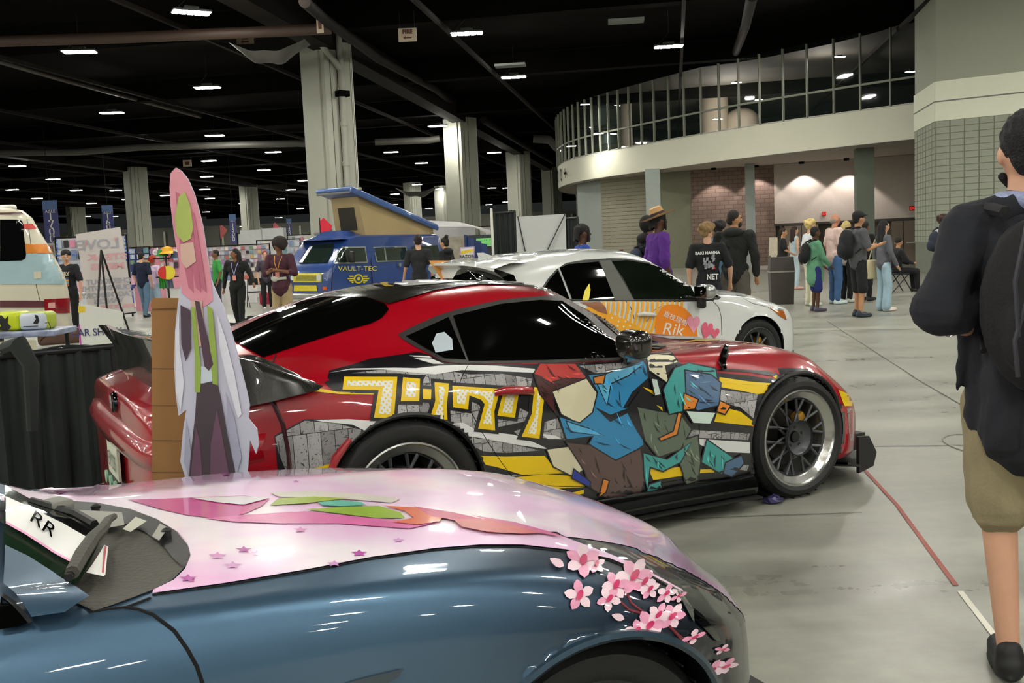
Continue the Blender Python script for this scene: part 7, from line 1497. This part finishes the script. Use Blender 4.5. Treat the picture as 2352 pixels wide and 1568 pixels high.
# black drape barrier
m_dr = M('black_drape', '#1E2422', rough=.85, var=.2, vs=6, bump=.1, bs=60); m_pp = M('drape_pipe', '#2A2A2C', metal=.5, rough=.4)
def drape(A_, B_, z0, z1, lab, par=None, mat=m_dr, fold=.16, name='black_drape', top=True):
    A_, B_ = V(*A_)[:2], V(*B_)[:2]; Ln = np.linalg.norm(B_-A_); d = (B_-A_)/Ln; n = V(-d[1], d[0])[:2]; mb = MB(); nn_ = max(8, int(Ln/.02))
    def fn(a, b):
        x = a*Ln; w_ = .035*math.sin(2*PI*x/fold+.8*math.sin(x*5))*(.35+.65*(1-b))+.012*math.sin(2*PI*x/fold*2.3); p = A_+d*x+n*w_; return (p[0], p[1], z0+(z1-z0)*b-(.015*math.sin(x*9)*(b > .98)))
    mb.grid(fn, min(nn_, 260), 10); r = thing(name, lab, 'curtain', (A_[0], A_[1], 0)); mb.v = [(x-A_[0], y-A_[1], z) for x, y, z in mb.v]; mb.obj('cloth', mat, r)
    if top: mb = MB(); mb.cyl((0, 0, z1-.02), (B_[0]-A_[0], B_[1]-A_[1], z1-.02), .022); mb.cyl((0, 0, 0), (0, 0, z1), .02); mb.cyl((B_[0]-A_[0], B_[1]-A_[1], 0), (B_[0]-A_[0], B_[1]-A_[1], z1), .02); mb.obj('pipe_frame', m_pp, r)
    return r
b0, b1, b2, b3 = at(-60, 812, 6.1), at(258, 790, 6.55), at(530, 744, 8.0), at(640, 716, 9.4)
drape(b0, b1, .02, .96, 'black pleated drape barrier at the left edge in front of the cream van')
drape(b1, b2, .02, .96, 'black drape barrier running back behind the rear spoiler of the red coupe', top=False); drape(b2, b3, .02, .97, 'far end of the black drape barrier above the red coupe rear glass', top=False)
c = at(60, 800, 6.0); mb = MB(); mb.tube([c+V(-.12, 0, .0), c+V(-.02, -.05, .03), c+V(.05, -.06, -.1), c+V(.03, -.08, -.5)], [.05, .06, .05, .03], 10); mb.obj('draped_cloth', m_dr, label='bunched black cloth thrown over the left end of the drape barrier', cat='cloth')
# easels and boards at left
m_es = M('easel_black', '#141214', rough=.4)
def easel(apex, feet, d, lab, r=.018):
    a = at(*apex, d); t = thing('display_easel', lab, 'easel', (a[0], a[1], 0))
    for k_, f_ in enumerate(feet):
        p = at(*f_[:2], f_[2]); p = V(p[0], p[1], 0.0); mb = MB(); mb.cyl(V(0, 0, a[2]), p-V(a[0], a[1], 0), r, n=8); mb.obj('leg', m_es, t)
    return t
easel((232, 574), [(216, 800, 15.8), (254, 790, 16.4), (306, 760, 17.2)], 16.4, 'black tripod easel standing in front of the large white sign board')
Pb = at(235, 640, 17.5); PB = Plane((Pb[0], Pb[1], 0), math.radians(14)); bd = thing('sign_board', 'large pale sign board seen from behind with mirrored show-through lettering', 'sign', (Pb[0], Pb[1], 0))
PB.sheet('board', [(174, 538), (276, 521), (309, 716), (206, 732)], flat('board_white', '#D6CFCC', var=.05), 0, .01, bd)
PB.sheet('bottom_rail', [(192, 730), (312, 716), (312, 719), (192, 734)], m_es, .02, .02, bd)
mi = flat('ghost_grey', '#A8A6B0'); mp_ = flat('ghost_pink', '#DDA8AE')
ax_ = -PB.ax
def ghost(nm, txt, u, v, sz, mt, sx=1.): q = PB.hit(u, v); text_on(nm, txt, PB.p*0+V(0, 0, q[1])+PB.ax*q[0]+PB.n*.004, ax_+V(0, 0, -.02), (0, 0, 1), sz, mt, bd, sx=sx, bold=.006, th=-.004)
for (tx, u, v, sz, mt, sx) in (('LOVE', 226, 562, .24, mi, 1.2), ('STEAK', 246, 590, .15, mp_, 1.5), ('MINIS', 248, 612, .15, mp_, 1.5), ('CHECK OUT', 250, 646, .12, mi, 1.1), ('OUR BOOTH!', 246, 661, .12, mi, 1.1), ('TAG  MEMORY', 248, 677, .12, mi, 1.1), ('VANCES', 250, 691, .12, mi, 1.1), ('JOIN US TODAY', 262, 704, .08, mp_, 1.2)): ghost('mirrored_lettering', tx, u, v, sz, mt, sx)
for (u, v) in ((197, 562), (267, 551)): PB.sheet('heart_print', [(u-6, v-4), (u-3, v-8), (u, v-5), (u+3, v-8), (u+6, v-4), (u, v+6)], mp_, .003, .001, bd)
Pq = at(210, 750, 13.5); PQ = Plane((Pq[0], Pq[1], 0), math.radians(10)); cs_ = thing('car_show_sign', 'white CAR SHOW sign with magenta and yellow edge stripes, low behind the drape', 'sign', (Pq[0], Pq[1], 0))
PQ.sheet('board', [(181, 696), (282, 716), (288, 880), (184, 880)], flat('board_white2', '#D9DAD2', var=.04), 0, .01, cs_); PQ.sheet('magenta_stripe', [(181, 745), (184, 745), (194, 880), (189, 880)], flat('magenta', '#C04AB0'), .004, .002, cs_)
q = PQ.hit(222, 763); text_on('lettering', 'CAR SHOW', V(0, 0, q[1])+PQ.ax*q[0]+PQ.n*.006, PQ.ax, (0, 0, 1), .14, flat('navy_ink', '#3A3A6A'), cs_, sx=.9, bold=.002)
PQ.sheet('yellow_stripe', [(180, 702), (196, 704), (196, 716), (180, 718)], flat('yellow_band', '#E2C22A'), .004, .002, cs_)
# vendor table at the left edge with two printer cases
tp = at(40, 760, 9.0); tb = thing('vendor_table', 'table with a printed edge and cream cloth behind the drape at the left edge', 'table', (tp[0], tp[1], 0)); zt_ = tp[2]
mb = MB(); mb.rbox((-.2, .0, zt_-.02), (1.25, .6, .05), .01, rz=.1); mb.obj('table_top', M('table_printed', '#8A92AE', rough=.4, var=.9, vs=12), tb); mb = MB(); mb.grid(lambda a, b: (-.75+a*1.05, -.28+.03*math.sin(a*30)*(1-b), .05+b*(zt_-.12)), 40, 4); mb.obj('table_cloth', flat('cloth_cream', '#BDB89E'), tb)
for lx in (-.7, .36): mb = MB(); mb.cyl((lx, .2, 0), (lx, .2, zt_-.04), .02); mb.obj('leg', m_es, tb)
def case(u0, u1, v0, v1, col, edge, lab):
    a = at(u0, v1, 8.95); b = at(u1, v0, 8.95); wd = b[0]-a[0]; hg = b[2]-a[2]; t = thing('printer_case', lab, 'case', ((a[0]+b[0])/2, 8.95, zt_+.008), .06); hg = abs(hg)
    mb = MB(); mb.rbox((0, .12, hg/2), (wd, .3, hg), .035); mb.obj('shell', flat('case_'+col, col, rough=.35), t); mb = MB(); mb.rbox((0, .12, hg/2), (wd+.012, .26, hg+.012), .04); mb.obj('edge_band', flat('case_'+edge, edge, rough=.4), t)
    return t, wd, hg
t1, w1, h1 = case(-14, 44, 709, 753, '#CBDA1E', '#CBDA1E', 'neon yellow hard case with a black paint splash, on the vendor table'); mb = MB(); mb.prism([(-.06, 0), (-.02, .03), (-.05, .1), (-.01, .13), (.02, .09), (.05, .12), (.04, .05), (.07, .02), (.03, -.02)], (-.02, -.033, .02), (1, 0, 0), (0, 0, 1), -.002); mb.obj('black_splash', m_mblk, t1, smooth=0)
t2, w2, h2 = case(47, 103, 706, 747, '#C9D0DA', '#B8C838', 'pale hard case with a yellow-green edge, right of the neon yellow one'); mb = MB(); mb.prism([(-.02, .06), (.01, .1), (.0, .14), (.03, .13), (.04, .08), (.02, .05)], (.03, -.033, 0), (1, 0, 0), (0, 0, 1), -.002); mb.obj('black_splash', m_mblk, t2, smooth=0); mb = MB(); mb.box((-.01, -.034, .035), (.13, .003, .006)); mb.obj('slot', m_mblk, t2, smooth=0)
for kx, col in ((-.3, '#C8B8A0'), (-.22, '#B08868'), (-.15, '#9A9AA8')): mb = MB(); mb.rbox((0, 0, .025), (.07, .05, .05), .01); mb.obj('small_trinket', flat('trinket'+col, col), loc=(tp[0]+kx, tp[1]-.2, zt_+.006), label='small %s trinket in front of the neon yellow case on the vendor table' % {'#C8B8A0': 'cream', '#B08868': 'brown', '#9A9AA8': 'grey'}[col], cat='trinket')
mb = MB(); c = at(104, 742, 8.9); mb.tube([c, c+V(.03, 0, .01), c+V(.045, 0, -.04), c+V(.02, 0, -.1), c+V(-.06, .0, -.16)], .004, 5); mb.obj('power_cord', m_es, label='thin dark power cord looping from the pale case', cat='cord')
# photo backdrop, black booth drape, awning, small sign, bin
bp_ = at(1245, 560, 17.5); PW = Plane((bp_[0], bp_[1], 0), 0.02); bk = thing('photo_backdrop', 'white pop-up photo backdrop with crossed rear struts, above the white hatchback', 'backdrop', (bp_[0], bp_[1], 0))
PW.sheet('fabric', [(1185, 498), (1299, 491), (1304, 720), (1192, 720)], flat('backdrop_white', '#C4C6C4', var=.03), 0, .02, bk)
for pts in ([(1189, 497), (1207, 580), (1225, 660)], [(1298, 491), (1254, 580), (1215, 660)]):
    P3 = [V(0, 0, PW.hit(*q)[1])+PW.ax*PW.hit(*q)[0]+PW.n*.03 for q in pts]; mb = MB(); mb.tube(P3, .011, 6); mb.obj('strut', m_es, bk)
drape(at(1133, 600, 18.6), at(1187, 600, 18.3), .02, 2.13, 'tall black booth drape left of the white photo backdrop', fold=.12); drape(at(1303, 600, 18.9), at(1330, 600, 18.6), .02, 1.98, 'short black booth drape right of the white photo backdrop', fold=.12)
mb = MB(); c = at(1131, 540, 18.4); mb.box((c[0], c[1], 1.1), (.045, .045, 2.2)); mb.obj('drape_post', m_colw, smooth=0, label='white upright post at the left end of the tall black drape', cat='post')
aw = thing('grey_awning', 'pale grey awning canopy reaching out behind the camper van roof', 'awning', tuple(at(1040, 700, 33)*V(1, 1, 0))); a0, a1, a2, a3 = at(985, 506, 30), at(1092, 520, 29), at(1092, 540, 29), at(1010, 545, 29); ao = V(*aw.location)
mb = MB(); mb.add([at(985, 506, 36)-ao, at(1050, 509, 36)-ao, at(1092, 521, 32.5)-ao, at(975, 520, 32.5)-ao], [(0, 1, 2, 3)]); mb.add([at(975, 520, 32.5)-ao, at(1092, 521, 32.5)-ao, at(1092, 540, 32.5)-ao, at(1010, 546, 32.5)-ao], [(0, 1, 2, 3)]); mb.obj('canopy', flat('awning_grey', '#A9A8A8'), aw, smooth=0)
mb = MB(); mb.add([at(1050, 508, 33)-ao, at(1130, 530, 31)-ao, at(1130, 541, 31)-ao, at(1085, 520, 31)-ao], [(0, 1, 2, 3)]); mb.obj('second_canopy', flat('awning_white', '#BDB9B8'), aw, smooth=0)
for (u, d_) in ((1088, 32.6), (1082, 35)): c = at(u, 560, d_)-ao; mb = MB(); mb.cyl((c[0], c[1], 0), (c[0], c[1], at(u, 540, d_)[2]), .04, n=8); mb.obj('pole', m_dark2, aw)
mb = MB(); c = at(1088, 580, 27.5); mb.grid(lambda a, b: (c[0]-.25+a*.6+.04*math.sin(a*20), c[1]+.05*math.sin(a*13), .1+b*1.75-.3*a*b), 20, 6); mb.obj('blue_booth_cloth', flat('booth_navy', '#1C3262'), label='hanging navy blue cloth under the grey awning pole', cat='cloth')
mb = MB(); c = at(1110, 562, 30); mb.box((c[0], c[1], 1.0), (1.1, .1, 1.7)); t = mb.obj('menu_board', flat('menu_dark', '#2A2E30'), smooth=0, label='dark menu board with a green lettered panel under the white canopy', cat='sign')
mb = MB(); c = at(1113, 556, 29.9); mb.box((c[0], c[1], c[2]), (.5, .02, .24)); mb.obj('green_panel', M('panel_green', '#7FD07A', emit=.25, var=0), t, smooth=0)
text_on('panel_lettering', 'DIZARRLES', (c[0], c[1]-.02, c[2]+.05), (1, 0, 0), (0, 0, 1), .09, flat('green_ink', '#3A7A3A'), t); text_on('panel_lettering', 'CLASSICS', (c[0], c[1]-.02, c[2]-.06), (1, 0, 0), (0, 0, 1), .09, flat('green_ink', '#3A7A3A'), t)
mb = MB(); c = at(1040, 580, 37); mb.box((c[0], c[1], 1.1), (1.5, .3, 1.7)); mb.obj('shelf_unit', flat('shelf_cream', '#A29A8A', var=.5, vs=4), smooth=0, label='cream shelving seen between the camper van and the navy cloth', cat='shelf')
rs = at(1075, 595, 19.0); t = thing('framed_sign', 'small framed white sign with yellow corner stripes, above the red coupe roof', 'sign', (rs[0], rs[1], 0)); Pz = Plane((rs[0], rs[1], 0), 0)
Pz.sheet('frame', [(1056, 568), (1090, 566), (1089, 640), (1055, 640)], flat('frame_lilac', '#C2A8C8'), 0, .02, t); Pz.sheet('panel', [(1059, 571), (1087, 569), (1086, 637), (1058, 637)], flat('panel_white', '#D8D8D4'), .006, .004, t); Pz.sheet('yellow_stripe', [(1059, 577), (1087, 571), (1087, 577), (1059, 584)], flat('yellow_band', '#E2C22A'), .01, .002, t)
q = Pz.hit(1072, 589); text_on('lettering', 'RAZOR', V(0, 0, q[1])+Pz.ax*q[0]+Pz.n*.012, (1, 0, 0), (0, 0, 1), .085, m_mblk, t, bold=.002)
bn_ = ground(1795, 697); mb = MB(); t = thing('litter_bin', 'tall square dark brown litter bin with a pale rim, left of the crowd', 'bin', (bn_[0], bn_[1], 0), -.15); m_bin = M('bin_brown', '#3A3430', rough=.5, var=.15, vs=8)
def frus(z0, z1, a, b, mat, nm):
    mb = MB(); P = [(x*a, y*a, z0) for x, y in ((-1, -1), (1, -1), (1, 1), (-1, 1))]+[(x*b, y*b, z1) for x, y in ((-1, -1), (1, -1), (1, 1), (-1, 1))]; mb.add(P, [(0, 3, 2, 1), (4, 5, 6, 7), (0, 1, 5, 4), (1, 2, 6, 5), (2, 3, 7, 6), (3, 0, 4, 7)]); mb.obj(nm, mat, t, smooth=0)
frus(0, .68, .23, .25, m_bin, 'bin_body'); frus(.68, .71, .265, .265, M('bin_rim', '#8E8A80', rough=.4), 'rim'); frus(.71, 1.0, .255, .235, m_bin, 'lid')
t = thing('poster_easel', 'small cream poster on a stand beside the two women behind the bin', 'sign', (at(1776, 560, 23)[0], 23, 0)); Pe = Plane((t.location[0], 23, 0), .2); Pe.sheet('poster', [(1767, 545), (1786, 545), (1786, 590), (1766, 590)], flat('poster_cream', '#C8BEA8', var=.3, vs=8), 0, .01, t)
for u_ in (1768, 1784): h0 = Pe.hit(u_, 560); mb = MB(); mb.cyl((h0[0], -.05, 0), (h0[0], -.02, 1.0), .012, n=6); mb.obj('leg', m_es, t)
# aisle banners
def aisle(u0, u1, v0, v1, d, num, lab):
    a, b = at(u0, v1, d), at(u1, v0, d); wd = b[0]-a[0]; t = thing('aisle_banner', lab, 'banner', ((a[0]+b[0])/2, d, a[2])); hg = at((u0+u1)/2, v0, d)[2]-a[2]
    mb = MB(); mb.box((0, 0, hg/2), (wd, .03, hg)); mb.obj('banner', flat('banner_violet', '#474A80'), t, smooth=0); mb = MB(); mb.box((0, -.02, hg*.9), (wd, .02, hg*.2)); mb.obj('banner_head', flat('banner_blue', '#5A76A6'), t, smooth=0)
    for k_, ch in enumerate(num): text_on('digit', ch, (0, -.03, hg*(.62-k_*.155)), (1, 0, 0), (0, 0, 1), wd*.85, m_wwh, t, bold=.006)
    text_on('aisle_word', 'AISLE', (0, -.03, hg*.76), (1, 0, 0), (0, 0, 1), wd*.3, m_wwh, t); mb = MB(); mb.cyl((0, 0, hg), (0, 0, 9.4-a[2]), .015, n=5); mb.obj('hanger', m_dark2, t)
aisle(106, 130, 460, 566, 55, '1700', 'violet hanging banner reading AISLE 1700 beside the cream van'); aisle(239, 258, 471, 545, 62, '1600', 'violet hanging banner reading AISLE 1600 left of the pink standee')
aisle(530, 541, 492, 560, 80, '1500', 'small far violet aisle banner behind the woman in black'); aisle(660, 669, 502, 545, 95, '1400', 'small far violet aisle banner left of the camper van'); aisle(714, 722, 506, 545, 110, '1300', 'smallest far violet aisle banner nearest the camper van')
# ---- booths (far left): back walls, pipe frames, stock
random.seed(11)
PALE = ['#C9C6C2', '#B7BCC8', '#C8B8C0', '#D0CABC', '#A8B4C4']; BRT = ['#C8809A', '#7A88A8', '#B89A5A', '#6A8A74', '#8A6A94', '#A85A50', '#D8CCC0', '#6A929A', '#2E2E3A', '#A88A70', '#D0A0B0', '#7A6A98', '#1E1E24']
def booth(u0, u1, v0, d, wall, lab, cloth, sign=None, n=(6, 4), tv=None):
    a, b = at(u0, v0, d), at(u1, v0, d); wd = b[0]-a[0]; top = (a[2]+b[2])/2; t = thing('vendor_booth', lab, 'booth', ((a[0]+b[0])/2, d, 0))
    mb = MB(); mb.box((0, 0, top/2+.3), (wd, .05, top-.6)); mb.obj('back_panel', flat('booth_'+wall, wall), t, smooth=0)
    for q in (-1, 1): mb = MB(); mb.cyl((q*wd/2, -.05, 0), (q*wd/2, -.05, top+.05), .025, n=6); mb.obj('upright', m_dark2, t)
    mb = MB(); mb.cyl((-wd/2, -.05, top+.03), (wd/2, -.05, top+.03), .02, n=6); mb.obj('top_rail', m_dark2, t)
    nx_, nz_ = int(n[0]*1.5), int(n[1]*1.35); hh = (top-1.0)/nz_
    for i in range(nx_):
        for j in range(nz_):
            if random.random() < .12: continue
            cw = wd/nx_*random.uniform(.6, .88); ch = hh*random.uniform(.6, .86); col = random.choice(BRT if random.random() < .5 else PALE)
            mb = MB(); mb.box((-wd/2+(i+.5)*wd/nx_, -.06-random.uniform(0, .05), 1.0+(j+.5)*hh), (cw, .02, ch)); mb.obj('poster', M('stock_'+col, col, rough=.6, var=.55, vs=5), t, smooth=0)
    tw = wd*.9; mb = MB(); mb.rbox((0, -1.3, .74), (tw, .7, .04), .01); mb.obj('table_top', flat('booth_'+cloth, cloth), t)
    mb = MB(); mb.grid(lambda p, q: (-tw/2+p*tw, -1.66+.03*math.sin(p*tw*22)*(1-q), .02+q*.71), 60, 3); mb.obj('table_skirt', flat('booth_'+cloth, cloth), t)
    for i in range(int(tw/.28)):
        col = random.choice(BRT); h_ = random.uniform(.1, .34); mb = MB(); x_ = -tw/2+.15+i*.28
        (mb.rbox((x_, -1.3, .76+h_/2), (.18, .2, h_), .03) if i % 2 else mb.cyl((x_, -1.3, .76), (x_, -1.3, .76+h_), .08, .05, n=10)); mb.obj('merchandise', M('stock_'+col, col, rough=.6, var=.55, vs=5), t)
    if sign: text_on('booth_lettering', sign, (0, -.12, top-.12), (1, 0, 0), (0, 0, 1), .3, m_wwh, t, bold=.01)
    return t
booth(128, 292, 545, 27, '#C8CCD0', 'booth with blue-dashed white back panels behind the sign board', '#C2C4C8', None, (7, 3))
b_ = bpy.data.objects[[o.name for o in COL.objects if o.get('category') == 'booth'][-1]]
for k in range(4):
    for q in range(7):
        mb = MB(); mb.box((-.9+k*.62, -.13, 1.55+q*.1), (.035, .01, .06)); mb.obj('blue_tape', flat('tape_blue', '#3A66B8'), b_, smooth=0)
for k in range(22): mb = MB(); mb.box((-.95+k*.095, -.13, 1.75 if k % 2 else 1.75), (.06, .01, .035)); mb.obj('blue_tape', flat('tape_blue', '#3A66B8'), b_, smooth=0)
booth(344, 420, 568, 31, '#D890A0', 'pink-backed booth lettered chu with hats on a stand, left of the standee', '#D08EA0', 'chu mi', (5, 3))
booth(280, 345, 570, 33, '#2C3A78', 'navy-backed booth with sticker sheets behind the man in the navy tee', '#3A2A86', None, (3, 4))
booth(470, 620, 565, 33, '#B0A8A8', 'booth crowded with colourful prints behind the woman in black', '#D0CCCC', None, (11, 5))
booth(590, 690, 552, 37, '#C4C6C2', 'white-walled booth with framed portraits behind the man with the afro', '#C8C8C4', None, (5, 3))
booth(545, 660, 535, 42, '#D0D2D0', 'tall white booth walls behind the far left column', '#8A3A4A', None, (4, 2)); booth(660, 745, 540, 48, '#CFCFC8', 'far white booth left of the camper van windscreen', '#B84A8A', None, (6, 3)); booth(1100, 1180, 520, 50, '#A8A49C', 'far booth glimpsed above the menu board', '#4A4A50', None, (4, 2)); booth(-10, 140, 560, 46, '#A8A8A4', 'far booth behind the cream van', '#4A4A60', None, (6, 2))
for (u, v, wd, hh, c_, lb) in ((581, 545, .9, .6, '#C9CBCB', 'white stacked carton left of the column above the booths'), (630, 542, .9, .65, '#C4C8C8', 'white stacked carton right of the column above the booths')):
    c = at(u, v, 41); mb = MB(); mb.box((c[0], c[1], c[2]), (wd, .5, hh)); mb.obj('stacked_carton', flat('carton', c_), smooth=0, label=lb, cat='box')
def flag(u, v0, v1, d, col, lab):
    a, b = at(u, v1, d), at(u, v0, d); mb = MB(); t = thing('feather_flag', lab, 'flag', (a[0], a[1], 0)); H_ = b[2]
    mb.prism([(0, a[2]), (.05, a[2]), (.28, a[2]+(H_-a[2])*.5), (.3, H_-.25), (.1, H_), (0, H_-.1)], (0, 0, 0), (1.2, 0, 0), (0, 0, 1), .01); mb.obj('flag_cloth', flat('flag_'+col, col), t, smooth=0); mb = MB(); mb.cyl((0, 0, 0), (0, 0, H_), .02, n=6); mb.obj('pole', m_es, t)
flag(737, 500, 552, 29, '#D8203A', 'red and pink feather flag left of the camper van roof'); flag(628, 511, 540, 50, '#B85A60', 'small dull red feather flag above the far booths'); flag(506, 516, 548, 48, '#A04A4A', 'small dark red feather flag right of the standee')
gs = at(747, 545, 29.5); mb = MB(); mb.ell((0, 0, 0), (.16, .14, .22), 12); mb.ell((.1, 0, .22), (.13, .12, .1), 12); mb.ell((-.2, 0, .12), (.14, .1, .1), 12); mb.cyl((0, 0, -gs[2]), (0, 0, -.1), .1, n=10)
o = mb.obj('grey_inflatable', flat('inflatable_grey', '#77787C'), loc=gs, label='lumpy grey inflatable shape rising beside the camper van roof', cat='inflatable')
# hats and dresses on the pink booth stand
for (u, v, r, c_, lb) in ((372, 583, .17, '#2E8A3A', 'green bucket hat on the hat stand of the pink booth'), (384, 577, .2, '#E8A81E', 'yellow bucket hat beside the green one on the hat stand'), (378, 626, .17, '#C8281E', 'red round bag hanging at the pink booth'), (387, 626, .18, '#E6D23A', 'yellow round bag with a dark star, overlapping the red one'), (402, 588, .14, '#22304A', 'navy cap at the right of the hat stand')):
    c = at(u, v, 26); mb = MB(); mb.lathe([(r*1.1, -.06), (r*.75, .0), (r*.65, .1), (0, .14)], n=20) if v < 600 else mb.lathe([(0, -.03), (r, -.02), (r, .02), (0, .03)], axis='y', n=24); mb.obj('hat' if v < 600 else 'round_bag', flat('hat'+c_, c_), loc=c, label=lb, cat='hat' if v < 600 else 'bag')
c = at(385, 700, 26.1); mb = MB(); mb.cyl((c[0], c[1]+.15, 0), (c[0], c[1]+.15, 1.75), .03, n=8); mb.cyl((c[0]-.35, c[1]+.15, 1.55), (c[0]+.4, c[1]+.15, 1.55), .02, n=6); mb.cyl((c[0]-.3, c[1]+.15, 1.05), (c[0]+.3, c[1]+.15, 1.05), .02, n=6); mb.obj('hat_stand', m_es, label='dark stand carrying hats and bags in front of the pink booth', cat='stand')
for (u0, u1, c_, lb) in ((367, 381, '#2E8A2E', 'bright green dress hanging at the pink booth'), (381, 396, '#5A6478', 'grey patterned dress beside the green one')):
    a, b = at(u0, 662, 26.2), at(u1, 632, 26.2); mb = MB(); mb.grid(lambda p, q: (a[0]+(b[0]-a[0])*(p*(1.15-.3*q)), 26.2+.02*math.sin(p*18), a[2]+(b[2]-a[2]+.15)*q), 12, 4); mb.obj('hanging_dress', flat('dress'+c_, c_), label=lb, cat='dress')
# skate-style chair and clutter by the far booths
c = ground(588, 705); folding_chair(c, .4, 'dark folding chair at the far booth left of the man with the afro')
c = ground(612, 700); mb = MB(); mb.rbox((0, 0, .2), (.35, .25, .36), .03); mb.obj('red_bag', flat('bag_red', '#A0243A'), loc=(c[0], c[1], 0), label='red shopping bag on the floor beside the man with the afro', cat='bag')
